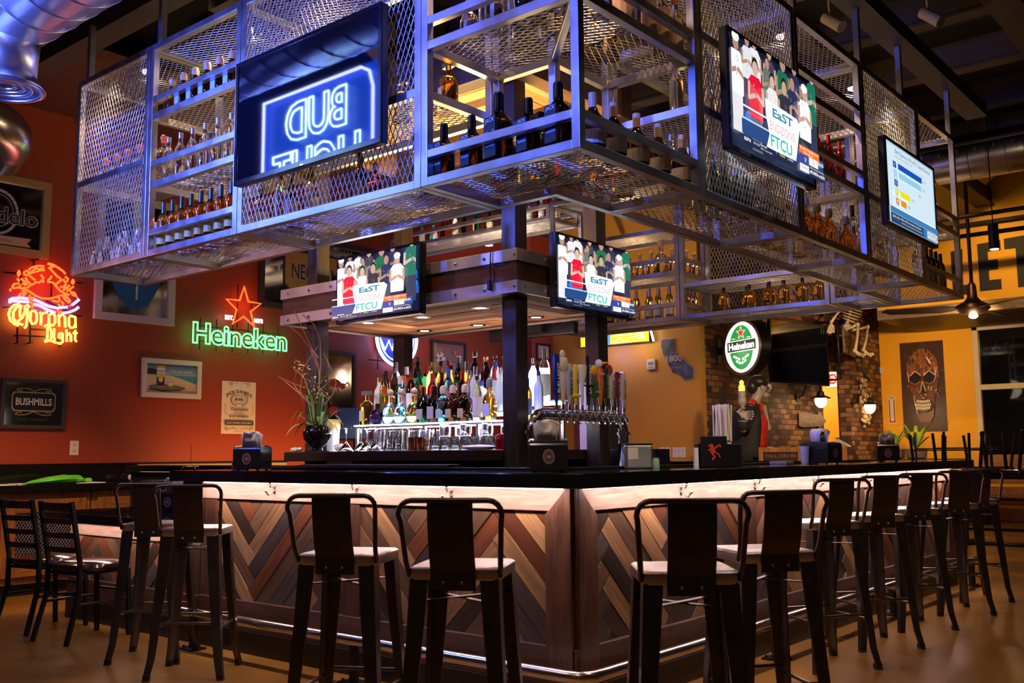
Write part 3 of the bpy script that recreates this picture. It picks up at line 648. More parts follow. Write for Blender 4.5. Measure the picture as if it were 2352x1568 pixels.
for z0,z1 in ((CZ0,CZ0+.072),(CZ1-.072,CZ1)):
    bn.append(M().box(CX0,CX1,CY0,CY0+.014,z0,z1).box(CX0,CX1,CY1-.014,CY1,z0,z1).box(CX1-.014,CX1,CY0+.014,CY1-.014,z0,z1).box(CX0,CX0+.014,CY0+.014,CY1-.014,z0,z1).build('steel_band',bandm,K,bevel=.002))
    for x in np.arange(CX0+.09,CX1,.232): M().ball((x,CY0-.001,(z0+z1)/2),.011,8).build('bolt',chrome,bn[-1],smooth='all')
    for y in np.arange(CY0+.07,CY1,.2): M().ball((CX1+.001,y,(z0+z1)/2),.011,8).build('bolt',chrome,bn[-1],smooth='all')
down=Matrix(((1,0,0,0),(0,-1,0,0),(0,0,-1,CZ0+.03),(0,0,0,1)))
CP=[(.36,.18,.08),(.55,.33,.15),(.16,.05,.025),(.20,.09,.05),(.30,.15,.08),(.65,.45,.24),(.25,.17,.11),(.12,.045,.025)]
mm=M(); planks(mm,down,CX0+.05,CX1-.05,-CY1+.05,-CY0-.05,w=.11,n=7,th=.014,pal=CP,rot=0.0,ox=-2.5,oy=-1.5,seed=4); mm.build('underside_planks',plankmat2,K)
M().box(CX0+.05,CX1-.05,CY0+.05,CY1-.05,CZ0+.035,CZ0+.06).build('deck',blackp,K)
bolts=M()
dl=thing('downlight','recessed downlight','downlight')
M().lathe([(.055,.004),(.06,0),(.045,-.002),(.036,.003)],20,cap=False).build('trim_ring',mat('bronze_ring',(.05,.035,.03),.3,.8),dl,smooth=True)
M().cyl((0,0,.0005),(0,0,.004),.034).build('lens',emat('downlight_lens',(.80,.70,1),30),dl)
for i,(u,v) in enumerate([(846,742),(970,729),(975,760),(1103,708),(1098,747),(1231,729)]):
    p=P(u,v,'z',CZ0+.012); lb=f'recessed round downlight in the canopy underside, {ORD[i]} from the left'
    if i==0: dl.location=(p.x,p.y,CZ0+.012); dl['label']=lb; dl['group']='downlights under the wooden canopy'
    else: dup(dl,(p.x,p.y,CZ0+.012),0,lb,'downlights under the wooden canopy')
    lamp('SPOT','downlight_beam',(p.x,p.y,CZ0-.005),11,(.86,.78,1),.03,(p.x,p.y,0),120,.7)
# four posts
for i,(x,y,l) in enumerate([(-1.30,1.13,'nearest the bar corner'),(-3.05,1.05,'behind the potted plant'),(-3.17,2.0,'in front of the blue white neon ring'),(-1.30,1.98,'behind the beer taps')]):
    o=M().box(x-.055,x+.055,y-.055,y+.055,0.001,4.9).build('wooden_post',postm,bevel=.004); tag(o,'square dark stained wooden post '+l,'post','posts carrying the canopy')
# upper canopy, lit from the box below
UZ=3.40
U=wthing('upper_canopy','raised wooden canopy of bright mixed planks framed by dark beams','canopy',(-2.19,1.5,UZ))
e=.02
M().box(CX0-e,CX1+e,CY0-e,CY0+.10,UZ,UZ+.29).box(CX0-e,CX1+e,CY1-.10,CY1+e,UZ,UZ+.29).each('beam',dwoodx,U,bevel=.004)
M().box(CX1-.10,CX1+e,CY0+.10,CY1-.10,UZ,UZ+.29).box(CX0-e,CX0+.10,CY0+.10,CY1-.10,UZ,UZ+.29).each('beam',wood('orange_beam',(.10,.045,.02),(.26,.13,.06),.4,(12,1.4,12)),U,bevel=.004)
down2=Matrix(((1,0,0,0),(0,-1,0,0),(0,0,-1,UZ+.24),(0,0,0,1)))
UP=[(.65,.42,.20),(.75,.52,.27),(.42,.22,.10),(.12,.07,.06),(.58,.40,.24),(.7,.5,.3),(.45,.2,.12),(.16,.10,.10)]
mm=M(); planks(mm,down2,CX0+.1,CX1-.1,-CY1+.1,-CY0-.1,w=.12,n=6,th=.014,pal=UP,rot=0,ox=-2.1,oy=-1.35,seed=9); mm.build('underside_planks',plankmat2,U)
lamp('AREA','canopy_uplight',(-2.2,1.55,2.42),105,(1,.66,.24),1.6,(-2.2,1.55,4),sy=.7)
# ================= SCREENS =================
def crowd(a,w,h,seed=2):
    rg=random.Random(seed); X=lambda x:(x-.5)*w; Y=lambda y:(y-.5)*h
    a.rect(0,0,w,h,(.006,.008,.03)); a.cl=(-w/2,w/2,-h/2,h/2)
    sk=[(.55,.33,.25),(.42,.24,.17),(.62,.42,.34)]
    for i in range(5): a.rect(X(.08+.22*i),Y(.33),.09*w,.12*h,(.02,.09,.38)); 
    for x,y in ((.92,.55),(.93,.38),(.90,.22),(.08,.3),(.2,.27),(.9,.7)): a.rect(X(x),Y(y),.12*w,.11*h,(.01,.10,.42)); a.ell(X(x),Y(y+.05),.055*w,.06*h,(.02,.17,.6))
    def person(x,y,s,shirt,pants=(.03,.04,.08),hair=(.02,.012,.01),cap=None,arms=True):
        k=rg.choice(sk); W=.085*s*w
        a.poly([(X(x)-W*.75,Y(y)-1.55*W),(X(x)+W*.75,Y(y)-1.55*W),(X(x)+W*.62,Y(y)-4.4*W),(X(x)-W*.62,Y(y)-4.4*W)],pants)
        a.poly([(X(x)-W*.95,Y(y)-.1*W),(X(x)-W*.5,Y(y)+.35*W),(X(x)+W*.5,Y(y)+.35*W),(X(x)+W*.95,Y(y)-.1*W),(X(x)+W*.85,Y(y)-2.2*W),(X(x)-W*.85,Y(y)-2.2*W)],shirt)
        a.ell(X(x),Y(y)+.95*W,.42*W,.55*W,hair); a.ell(X(x),Y(y)+.80*W,.36*W,.46*W,k)
        if cap: a.ell(X(x),Y(y)+1.15*W,.44*W,.3*W,cap)
        if arms:
            a.line([(X(x)-.85*W,Y(y)-.2*W),(X(x)-.9*W,Y(y)-1.1*W),(X(x)-.1*W,Y(y)-.8*W)],.28*W,k); a.line([(X(x)+.85*W,Y(y)-.2*W),(X(x)+.9*W,Y(y)-1.1*W),(X(x)+.15*W,Y(y)-.75*W)],.28*W,k)
        for _ in range(3): a.rect(X(x)+rg.uniform(-.5,.5)*W,Y(y)+rg.uniform(-1.7,.1)*W,.3*W,.12*W,tuple(min(1,c*.6+.1) for c in shirt),rg.uniform(-1,1))
    person(.27,.93,.9,(.75,.76,.82)); person(.05,.80,1.05,(.85,.85,.9),(.7,.7,.75),cap=(.9,.9,.95)); person(.17,.9,.8,(.7,.7,.75))
    person(.42,.9,.9,(.05,.05,.09),hair=(.02,.02,.02)); person(.58,.86,1.15,(.01,.14,.07),cap=(.01,.2,.12)); person(.72,.9,1.0,(.02,.03,.09)); person(.95,.92,1.1,(.01,.16,.10))
    person(.36,.78,.8,(.12,.16,.13)); person(.66,.72,.95,(.02,.03,.10),arms=True); person(.20,.62,1.05,(.75,.005,.03),(.10,.14,.2)); person(.80,.68,1.05,(.9,.9,.95),(.02,.02,.04),cap=(.95,.95,1)); person(.38,.60,.9,(.8,.75,.75)); person(.52,.60,1.0,(.03,.03,.05))
    a.rect(X(.15),Y(.335),.34*w,.018*h,(.75,.8,.95)); a.rect(X(.17),Y(.225),.36*w,.014*h,(.6,.7,.9)); a.rect(X(.5),Y(.15),w,.13*h,(.015,.06,.22))
    a.poly([(X(.27),Y(.51)),(X(.66),Y(.49)),(X(.70),Y(.44)),(X(.63),Y(.08)),(X(.27),Y(.07)),(X(.31),Y(.2)),(X(.28),Y(.34))],(.9,.93,.98))
    a.text('EaST',X(.48),Y(.42),.085*h,(.02,.22,.30),.25*w,bold=.03); a.text('ENDZONE',X(.47),Y(.29),.085*h,(.75,.45,.50),.31*w,bold=.01); a.text('FTCU',X(.45),Y(.155),.11*h,(.02,.5,.42),.26*w,bold=.02)
    a.rect(0,Y(.035),w,.07*h,(.01,.02,.06)); a.text('ESPN',X(.05),Y(.045),.03*h,(.9,.9,.95),.07*w,bold=.02); a.text('SOCCER',X(.15),Y(.045),.022*h,(.7,.7,.8),.07*w); a.text('Bermuda',X(.23),Y(.058),.022*h,(.9,.9,.95),.07*w); a.text('MEX > Lozano (60\')',X(.26),Y(.024),.02*h,(.8,.8,.9),.13*w)
    a.text('1',X(.38),Y(.058),.022*h,(.9,.9,.9)); a.text('Mexico',X(.45),Y(.058),.022*h,(.8,.9,.1),.06*w); a.text('5 | FINAL',X(.55),Y(.055),.022*h,(.9,.9,.9),.07*w)
    a.rect(X(.80),Y(.215),.27*w,.085*h,(.85,.16,.01)); a.text('DUKE TIGERS 0-0',X(.80),Y(.235),.025*h,(1,.9,.8),.24*w); a.text('2nd & 9',X(.78),Y(.20),.022*h,(1,.9,.8),.12*w)
    a.rect(X(.72),Y(.13),.12*w,.10*h,(.03,.06,.30)); a.text('V',X(.74),Y(.13),.05*h,(.9,.9,1)); a.rect(X(.85),Y(.14),.12*w,.08*h,(.9,.85,.85)); a.text('E-',X(.85),Y(.14),.05*h,(.8,.2,.05)); a.text('8:55',X(.95),Y(.16),.035*h,(.95,.95,1),.07*w,bold=.02)
    a.rect(X(.72),Y(.045),.12*w,.07*h,(.9,.9,.95)); a.text('TONIGHT',X(.72),Y(.05),.025*h,(.1,.1,.2),.09*w); a.rect(X(.89),Y(.055),.22*w,.09*h,(.02,.03,.08)); a.text('ESPN COLLEGE FOOTBALL',X(.89),Y(.08),.016*h,(.8,.8,.9),.19*w); a.text('#FLORIDA at #LSU',X(.89),Y(.04),.034*h,(.95,.95,1),.20*w,bold=.02)
def chart(a,w,h):
    X=lambda x:(x-.5)*w; Y=lambda y:(y-.5)*h
    a.rect(0,0,w,h,(.55,.72,.86)); a.rect(X(.5),Y(.58),.94*w,.78*h,(.66,.82,.92)); a.text('Best Chance to Win ACC Coastal Division',X(.55),Y(.93),.055*h,(.04,.06,.12),.74*w); a.text("According to ESPN's FPI",X(.35),Y(.86),.03*h,(.1,.15,.25),.36*w)
    for x,y,l,c,lc,p,nm in ((.22,.75,.5,(.01,.08,.50),(.01,.07,.45),'27%','Virginia'),(.22,.635,.47,(.30,.62,.80),(.3,.55,.75),'21%','North Carolina'),(.22,.52,0,None,(.02,.05,.35),'18%','Duke'),(.22,.405,.2,(.85,.80,.01),(.8,.7,.02),'13%','Pittsburgh'),(.22,.29,.11,(.85,.30,.01),(.75,.25,.02),'7%','Miami')):
        a.rect(X(.155),Y(y),.065*w,.075*h,lc); a.text(nm[0],X(.155),Y(y),.045*h,(.85,.9,.95)); a.text(nm,X(.155),Y(y-.055),.017*h,(.05,.05,.1))
        if c: a.rect(X(x+l/2),Y(y),l*w,.075*h,c)
        a.text(p,X(x+max(l,.37 if not c else l)+.055),Y(y),.028*h,(.05,.08,.12),.055*w)
    a.rect(X(.5),Y(.80),.56*w,.003*h,(.3,.4,.5)); a.rect(X(.53),Y(.205),.86*w,.012*h,(.9,.95,1)); a.rect(X(.5),Y(.16),w,.07*h,(.05,.22,.50)); a.rect(X(.5),Y(.06),w,.12*h,(.02,.06,.14)); a.text('ESPN2  FIN',X(.1),Y(.08),.028*h,(.8,.85,.9),.13*w)
    a.text('Phillies: CEO owns stake in the Padres',X(.40),Y(.085),.026*h,(.8,.85,.9),.42*w); a.text('Joe Metz to meet manager about offseason plans',X(.42),Y(.04),.024*h,(.6,.65,.75),.44*w); a.rect(X(.70),Y(.06),.07*w,.1*h,(.03,.20,.55)); a.rect(X(.86),Y(.06),.24*w,.10*h,(.6,.72,.80)); a.text('JETS at STEELERS',X(.84),Y(.07),.024*h,(.05,.1,.2),.15*w); a.text('24',X(.95),Y(.06),.05*h,(.05,.05,.1))
def screen(label,fr,w,h,kind='off',bright=1,mount=.16):
    t=thing('wall_screen',label,'screen',mx=fr); t['group']='flat screens'
    b=.016*w+.004; d=.045
    M().box(-w/2,w/2,-h/2,h/2,-d,0).box(-w*.36,w*.36,-h*.36,h*.36,-d-.03,-d).build('housing',blackp,t,bevel=.006)
    M().box(-w/2,w/2,-h/2,-h/2+b*1.2,0.0002,.006).box(-w/2,w/2,h/2-b,h/2,.0002,.006).box(-w/2,-w/2+b,-h/2+b*1.2,h/2-b,.0002,.006).box(w/2-b,w/2,-h/2+b*1.2,h/2-b,.0002,.006).build('bezel',mat('gloss_black_bezel',(.008,.008,.01),.12),t,bevel=.001)
    a=Art()
    if kind=='off': M().box(-w/2+b,w/2-b,-h/2+b*1.2,h/2-b,.0002,.002).build('display',screenoff,t)
    else:
        (crowd if kind=='crowd' else chart)(a,w-2*b,h-2.2*b); a.build('display',attrmat('screen_picture_%g'%bright,.3,bright),t)
    M().box(-.05,.05,-h*.2,h*.2,-d-mount,-d-.031).build('mount',blackm,t)
    M().box(-.012,.012,-h/2+.004,-h/2+.009,.0062,.0066).build('logo_bar',chrome,t)
    return t
def tvbox(ax,val,pts):
    "frame and size from the four picture corners (TL,TR,BR,BL) on a plane"
    q=[P(u,v,ax,val) for u,v in pts]; i=1 if ax=='x' else 0
    w=(abs(q[1][i]-q[0][i])+abs(q[2][i]-q[3][i]))/2; h=(abs(q[0].z-q[3].z)+abs(q[1].z-q[2].z))/2; c=(q[0]+q[1]+q[2]+q[3])/4
    return (FX if ax=='x' else FY)(c),w,h
screen('large dark screen on the left mesh bay reflecting a blue beer neon',*tvbox('y',-.33,[(538,148),(875,8),(879,327),(545,425)]),'off',mount=.06)
screen('large bright crowd screen on the right mesh bay, nearer one',*tvbox('x',.28,[(1678,66),(1869,193),(1867,427),(1667,342)]),'crowd',1.15,.06)
screen('bar chart screen on the right mesh bay, farther one',*tvbox('x',.28,[(2035,314),(2147,388),(2150,567),(2036,514)]),'chart',1.0,.06)
screen('small crowd screen on the canopy left of the near post',*tvbox('y',.80,[(773,592),(968,556),(968,722),(775,743)]),'crowd',1.3,.05)
screen('small crowd screen on the canopy right of the near post',*tvbox('x',-1.0,[(1273,532),(1440,575),(1443,733),(1277,705)]),'crowd',1.3,.045)
lamp('AREA','screen_glow',(-2.1,.7,2.2),1.5,COOL,.5,(-2.1,-1,1.8)); lamp('AREA','screen_glow',(.36,1.45,2.95),4,COOL,.8,(2,1.2,2))
t=screen('dark screen standing out from the brick wall behind the round sign',(Matrix.Translation((XB+.38,10.42,2.60))@Matrix.Rotation(math.radians(-8),4,'Z')@FX((0,0,0))),1.55,.93,'off',mount=.30)
# back of a screen hung under the far end of the canopy
a0=P(1128,772,'y',2.2); a1=P(1325,756,'y',2.2)
t=wthing('screen_back','black back of a screen under the rear edge of the canopy','screen',((a0.x+a1.x)/2,2.2,1.95))
M().box(a0.x,a1.x,2.17,2.22,a0.z-.045,a0.z+.04).build('housing',blackp,t,bevel=.006); M().box(a0.x+.25,a1.x-.25,2.11,2.17,a0.z-.02,CZ0+.1).build('mount_bar',blackm,t)
# cable on the canopy
q=lambda u,v:P(u,v,'y',CY0-.012)
c=wthing('hanging_cable','thin black cable with a plug dangling over the canopy side','cable',q(1127,590))
M().tube([q(1127,572),q(1126,600),q(1127,630),q(1124,655),q(1129,668)],.004,6).tube([q(1127,600),q(1136,628),q(1131,660)],.0025,6).build('cord',blackp,c,smooth='all')
p=q(1125,655); M().cbox((p.x,p.y-.004,p.z),(.022,.02,.06)).build('plug',blackp,c,bevel=.004)
# ================= BAR STOOLS =================
def make_stool():
    t=thing('bar_stool','stool','bar stool')
    sz=.775
    m=M(); q=[]
    def rr(w,r,n=4):
        o=[]
        for cx,cy,a0 in ((w-r,w-r,0),(-w+r,w-r,90),(-w+r,-w+r,180),(w-r,-w+r,270)):
            for k in range(n+1): a=math.radians(a0+90*k/n); o.append((cx+r*math.cos(a),cy+r*math.sin(a)))
        return o
    ring=[(.155,.03,-.042),(.160,.035,-.036),(.160,.035,-.006),(.152,.035,0),(.10,.05,-.007)]
    vs=[];n=20
    for w,r,z in ring: vs+=[(x,y,sz+z) for x,y in rr(w,r)]
    fs=[(i*n+k,i*n+(k+1)%n,(i+1)*n+(k+1)%n,(i+1)*n+k) for i in range(len(ring)-1) for k in range(n)]+[tuple(4*n+k for k in range(n)),tuple(range(n-1,-1,-1))]
    m.add(vs,fs); m.build('seat',seatm,t,smooth=True)
    for sx in (-1,1):
        for sy in (-1,1):
            # tapering folded channel leg, splayed and kicked out at the foot
            m=M(); secs=[(.141,.141,.735,.052),(.150,.150,.55,.046),(.166,.166,.30,.036),(.178,.178,.11,.027),(.197,.197,.0005,.022)]
            vs=[]
            for cx,cy,z,w in secs:
                o=[(.012,.012),(.012,-w),( .004,-w),(-.006,-.006),(-w,.004),(-w,.012)]
                oo=[(.0,.0)]
                for a,b in o: vs.append((sx*(cx+a),sy*(cy+b),z))
            n=6; fs=[(i*n+k,i*n+(k+1)%n,(i+1)*n+(k+1)%n,(i+1)*n+k) for i in range(len(secs)-1) for k in range(n)]+[tuple(range(n)),tuple(4*n+k for k in range(n-1,-1,-1))]
            m.add(vs,fs); l=m.build('leg',darkmet,t,smooth=True)
            M().cbox((sx*.19,sy*.19,.016),(.034,.034,.03)).build('foot_cap',blackp,l,bevel=.004)
    r=.168
    for a,b,z in (((-r,-r),(r,-r),.285),((-r,r),(r,r),.285),((-r,-r),(-r,r),.255),((r,-r),(r,r),.255)):
        M().tube([(a[0],a[1],z),(b[0],b[1],z)],.0075).build('foot_rung',darkmet,t,smooth=True)
    m=M(); m.bar((-.145,-.145,.66),(.145,.145,.66),.022,.004).bar((-.145,.145,.655),(.145,-.145,.655),.022,.004); m.build('cross_brace',darkmet,t)
    yb=-.168; m=M(); pts=[(-.158,yb+.03,.745),(-.163,yb,.80),(-.172,yb-.03,.93)]
    for k in range(5): a=PI-PI/2*k/4; pts.append((-.132+.045*math.cos(a),yb-.045,.955+.045*math.sin(a)))
    for k in range(5): a=PI/2-PI/2*k/4; pts.append((.132+.045*math.cos(a),yb-.045,.955+.045*math.sin(a)))
    pts+=[(.172,yb-.03,.93),(.163,yb,.80),(.158,yb+.03,.745)]
    m.tube(pts,.0095,8); m.build('back_hoop',darkmet,t,smooth='all')
    m=M(); prof=[(yb-.046,.998),(yb-.04,.93),(yb-.02,.83),(yb+.002,.765),(yb+.002,.70)]; vs=[]
    for y,z in prof: vs+=[(-.078,y,z),(.078,y,z),(.078,y+.004,z),(-.078,y+.004,z)]
    fs=[(4*i+k,4*i+(k+1)%4,4*i+4+(k+1)%4,4*i+4+k) for i in range(4) for k in range(4)]+[(3,2,1,0),(16,17,18,19)]
    m.add(vs,fs); b=m.build('backrest',darkmet,t)
    for x in (-.032,.032): M().ball((x,yb-.001,.725),.0065,8).build('rivet',mat('brass_rivet',(.5,.42,.3),.3,1),b,smooth='all')
    for x in (-.162,.162): M().ball((x,yb+.03,.748),.0065,8).build('rivet',MT['brass_rivet'],t,smooth='all')
    return t
st=make_stool(); FOOT=.205
def from_corners(c1,c2):
    "back-left and back-right feet (seen from behind) -> centre and turn"
    a,b=Vector(c1),Vector(c2); d=(b-a).normalized(); n=Vector((-d.y,d.x)); mid=(a+b)/2+n*.2; return mid.x,mid.y,math.atan2(d.y,d.x)
spots=[]
spots.append((*from_corners((-2.94,-.50),(-2.638,-.24)),'backless side turned metal bar stool farthest left, behind its neighbour at the bar end'))
spots.append((*from_corners((-2.394,-.587),(-2.09,-.315)),'metal bar stool in front of the left end of the bar, second from the left'))
for u0,u1,v,l in ((676,851,1139,'metal bar stool before the middle of the left bar face'),(937,1133,1150,'nearest metal bar stool on the left bar face')):
    a=P(u0,v,'z',.998); b=P(u1,v,'z',.998); d=Vector((b.x-a.x,b.y-a.y)); ang=math.atan2(d.y,d.x); mid=Vector(((a.x+b.x)/2,(a.y+b.y)/2)); dd=.355/2
    n=Vector((-math.sin(ang),math.cos(ang))); mid+=n*.20; spots.append((mid.x,mid.y,ang,l))
sc_=[None,None,((.269,1.652),(.486,2.004)),((.235,2.372),(.492,2.698)),((.206,3.126),(.47,3.443)),((.208,3.941),(.502,4.208)),((.145,4.661),(.46,4.943))]
for i in (0,1):
    u0,u1,v=((1495,1683,1151),(1720,1874,1131))[i]
    a=P(u0,v,'z',.998); b=P(u1,v,'z',.998); ang=math.radians((40,52)[i]); mid=Vector(((a.x+b.x)/2,(a.y+b.y)/2)); n=Vector((-math.sin(ang),math.cos(ang))); mid+=n*.20
    spots.append((mid.x,mid.y,ang,'metal bar stool on the right bar face, %s from the near corner'%ORD[i]))
for i in range(2,7):
    x,y,a=from_corners(*sc_[i]); spots.append((x,y,a,'metal bar stool on the right bar face, %s from the near corner'%ORD[i]))
spots[0]=(*spots[0][:3],'metal bar stool farthest left, partly behind its neighbour at the bar end')
for i,(x,y,a,l) in enumerate(spots):
    if i==0: st.location=(x,y,0); st.rotation_euler=(0,0,a); st['label']=l; st['group']='metal bar stools around the bar'
    else: dup(st,(x,y,0),a,l,'metal bar stools around the bar')
# ================= LADDER BACK CHAIRS =================
def make_chair():
    t=thing('dining_chair','chair','chair'); vin=mat('dark_vinyl',(.03,.012,.014),.16,coat=.5)
    m=M(); m.lathe([(.19,.435),(.205,.442),(.212,.458),(.205,.478),(.16,.492),(.05,.497)],24,sq=3.2); m.build('seat',vin,t,smooth=True)
    for sx in (-1,1):
        M().bar((sx*.165,.185,.001),(sx*.165,.165,.435),.026,.026).build('leg',blackm,t,bevel=.003)
        m=M(); m.bar((sx*.175,-.27,.001),(sx*.165,-.19,.30),.026,.026).bar((sx*.165,-.19,.298),(sx*.163,-.19,.50),.026,.026).bar((sx*.163,-.19,.498),(sx*.163,-.265,.88),.026,.026); m.build('rear_post',blackm,t,bevel=.003)
        M().tube([(sx*.165,-.2,.24),(sx*.18,0,.24),(sx*.165,.17,.24)],.009).build('stretcher',blackm,t,smooth=True)
    M().tube([(-.165,-.19,.3),(0,-.24,.3),(.165,-.19,.3)],.009).build('stretcher',blackm,t,smooth=True); M().tube([(-.165,.175,.29),(.165,.175,.29)],.009).build('stretcher',blackm,t,smooth=True)
    M().box(-.165,.165,-.185,.17,.415,.434).build('seat_frame',blackm,t,bevel=.003)
    for z in (.845,.755,.665,.575):
        yb=-.19-.075*(z-.5)/.38; h=.035 if z<.8 else .05
        m=M(); pts=[(x,yb-.022*math.cos(x/.163*PI/2)) for x in np.linspace(-.155,.155,9)]
        vs=[(x,y+d,z+s*h/2) for x,y in pts for s,d in ((-1,-.004),(1,-.004),(1,.004),(-1,.004))]
        fs=[(4*i+k,4*i+(k+1)%4,4*i+4+(k+1)%4,4*i+4+k) for i in range(8) for k in range(4)]+[(3,2,1,0),(32,33,34,35)]
        m.add(vs,fs); m.build('back_slat',wood('slat_wood',(.03,.010,.008),(.07,.025,.018),.35,(1.5,12,12)),t)
    return t
ch=make_chair(); ch.location=(-3.87,-.13,0); ch.rotation_euler=(0,0,math.radians(8)); tag(ch,'black ladder back chair nearer the stools with glossy dark vinyl seat','chair','ladder back chairs at the low counter')
dup(ch,(-4.44,-.13,0),math.radians(10),'black ladder back chair farthest left with glossy dark vinyl seat','ladder back chairs at the low counter')
# ================= BOTTLES =================
def gl(name,col,tr=1.0,rough=.03): return mat('glass_'+name,col,rough,0,tr,1.45)
G=dict(clear=gl('clear',(.93,.97,.97)),amber=gl('amber',(.75,.28,.03)),dark=gl('dark',(.10,.022,.008)),cola=gl('cola',(.035,.012,.008)),green=gl('green',(.02,.16,.05)),dgreen=gl('dgreen',(.01,.045,.02)),gold=gl('gold',(.80,.55,.12)),blue=gl('blue',(.18,.55,.85)),
    frost=mat('glass_frost',(.80,.86,.93),.35,0,.35),milk=mat('bottle_white',(.85,.85,.85),.2),red=gl('red',(.45,.02,.01)),pale=gl('pale',(.78,.70,.28)),violet=gl('violet',(.10,.02,.10)))
LM={}
def flatm(name,c,r=.55,me=0): return mat('flat_'+name,c,r,me)
PROF=dict(
 square=([(.0,0),(.036,.0),(.038,.004),(.038,.135),(.034,.15),(.016,.17),(.0145,.19),(.014,.235)],.24,4.5),
 round=([(0,0),(.035,0),(.037,.005),(.037,.17),(.033,.195),(.018,.225),(.014,.24),(.0135,.29)],.295,2),
 tall=([(0,0),(.034,0),(.036,.005),(.036,.20),(.030,.225),(.016,.255),(.0135,.27),(.0135,.315)],.32,2),
 wine=([(0,0),(.035,0),(.037,.004),(.037,.18),(.03,.21),(.015,.235),(.0135,.25),(.0135,.30)],.305,2),
 squat=([(0,0),(.045,0),(.05,.006),(.052,.05),(.05,.09),(.035,.125),(.018,.14),(.016,.15),(.016,.185)],.19,2),
 flask=([(0,0),(.042,0),(.046,.006),(.046,.12),(.042,.145),(.028,.16),(.014,.172),(.0135,.21)],.215,3),
 cognac=([(0,0),(.038,0),(.042,.01),(.048,.09),(.044,.125),(.026,.145),(.015,.17),(.0135,.22)],.225,2),
 beer=([(0,0),(.029,0),(.0305,.004),(.0305,.12),(.026,.145),(.0135,.18),(.012,.22)],.225,2),
 ball=([(0,0),(.03,0),(.05,.02),(.057,.05),(.05,.08),(.03,.10),(.014,.11),(.013,.14)],.145,2),
 long=([(0,0),(.036,0),(.038,.005),(.038,.235),(.03,.27),(.016,.295),(.0145,.31),(.0145,.365)],.37,2))
BT={}
def bottle(kind,gm,cap='black',capk='cap',label=None,lz=(.35,.75),txt=None,band=None,liquid=None,txtc=(.05,.04,.04),neck=None,up=None):
    key=(kind,gm,cap,capk,label,str(txt),liquid,neck)
    if key in BT: return BT[key]
    pr,h,sq=PROF[kind]; t=M().lathe(pr,20,sq=sq)
    o=t.build('bottle',G[gm],None,smooth=True); COL.objects.unlink(o)
    body=pr[3][1] if len(pr)>4 else .12; rb=max(r for r,z in pr)
    cm=dict(black=(.012,.012,.014),silver=(.5,.5,.55),gold=(.6,.42,.12),red=(.35,.02,.02),cork=(.55,.36,.2),white=(.8,.8,.8),green=(.03,.05,.02),blue=(.02,.08,.45),wax=(.4,.02,.015),grey=(.15,.14,.14),teal=(.02,.3,.35),orange=(.8,.15,.03))[cap]
    cm=flatm('cap_'+cap,cm,.3,1 if cap in('silver','gold') else 0); ch_=[]
    if capk=='cap': m=M().cyl((0,0,h-.035),(0,0,h),.0155,.0155,14)
    elif capk=='ball': m=M().cyl((0,0,h-.006),(0,0,h+.006),.017); m.ball((0,0,h+.026),.024,12)
    elif capk=='wrap': m=M().cyl((0,0,h-.085),(0,0,h),.0158,.0150,14)
    elif capk=='slab': m=M().cbox((0,0,h+.008),(.07,.04,.03))
    elif capk=='dome': m=M().lathe([(.022,h-.03),(.024,h),(.018,h+.02),(.004,h+.026)],14)
    ch_.append(m.build('stopper' if capk in('ball','slab','dome') else 'cap',cm,o,smooth=True))
    z0,z1=pr[2][1]+(body-pr[2][1])*lz[0]*.3+.008,body*lz[1]+.01
    if label:
        r=rb+.0009; lb=M()
        fm=flatm('lab_%.2f_%.2f_%.2f'%label,label)
        if sq>2.5: lb.box(-r*(.5 if kind=='flask' else .72),r*(.5 if kind=='flask' else .72),-r-.0012,-r*.9,z0,z1)
        else:
            n=14
            vs=[(r*math.sin(a)*q,-r*math.cos(a)*q,z) for a in np.linspace(-2.6,2.6,n) for q,z in ((1,z0),(1,z1),(.97,z1),(.97,z0))]
            lb.add(vs,[(4*i+k,4*i+4+k,4*i+4+(k+1)%4,4*i+(k+1)%4) for i in range(n-1) for k in range(4)])
        lo=lb.build('paper_label',fm,o)
        ch_.append(lo)
        if txt and sq>2.5:
            a=Art(FY((0,-r-.0014,(z0+z1)/2)),.0001)
            for k,(tx,hh) in enumerate(txt.items() if isinstance(txt,dict) else [(txt,.012)]): a.text(tx,0,(.4-k*.3)*(z1-z0) if isinstance(txt,dict) else 0,hh,txtc,min(r*1.25,.0075*len(tx)*hh/.012))
            ch_.append(a.build('label_print',attrmat('ink',.6),o))
    if neck:
        nm=flatm('cap_'+neck,(.5,.5,.5)) if neck not in MT else MT[neck]
        ch_.append(M().cyl((0,0,h*.72),(0,0,h*.80),.0165,.0165,14).build('neck_band',nm,o,smooth=True))
    for c in ch_: COL.objects.unlink(c)
    # sink label prints of square bottles into the label as its own part
    BT[key]=(o,ch_); return BT[key]
def put(spec,loc,label,group,rz=None,s=1,parts=True):
    o,chs=spec; r=o.copy(); COL.objects.link(r); r.location=loc; r.rotation_euler=(0,0,R_.uniform(-.4,.4) if rz is None else rz); r.scale=(s,s,s)
    tag(r,label,'bottle',group)
    for c in chs:
        d=c.copy(); COL.objects.link(d); d.parent=r
    return r
sp_=lambda *a,**k: bottle(*a,**k)
b_jd=sp_('square','cola','black','wrap',(.012,.012,.016),(.2,1.05),{"JACK":.018,"No. 7":.014,'Tennessee':.012},txtc=(.6,.6,.62))
b_patron=sp_('squat','clear','cork','ball')
b_patrong=sp_('squat','gold','cork','ball')
b_jose=sp_('flask','dark','cork','dome',(.30,.42,.40),(.3,.75))
b_absol=sp_('round','clear','silver','cap')
b_wine=sp_('wine','amber','green','wrap',(.48,.40,.12),(.4,.7))
b_hen=sp_('cognac','dark','cork','wrap',(.55,.50,.42))
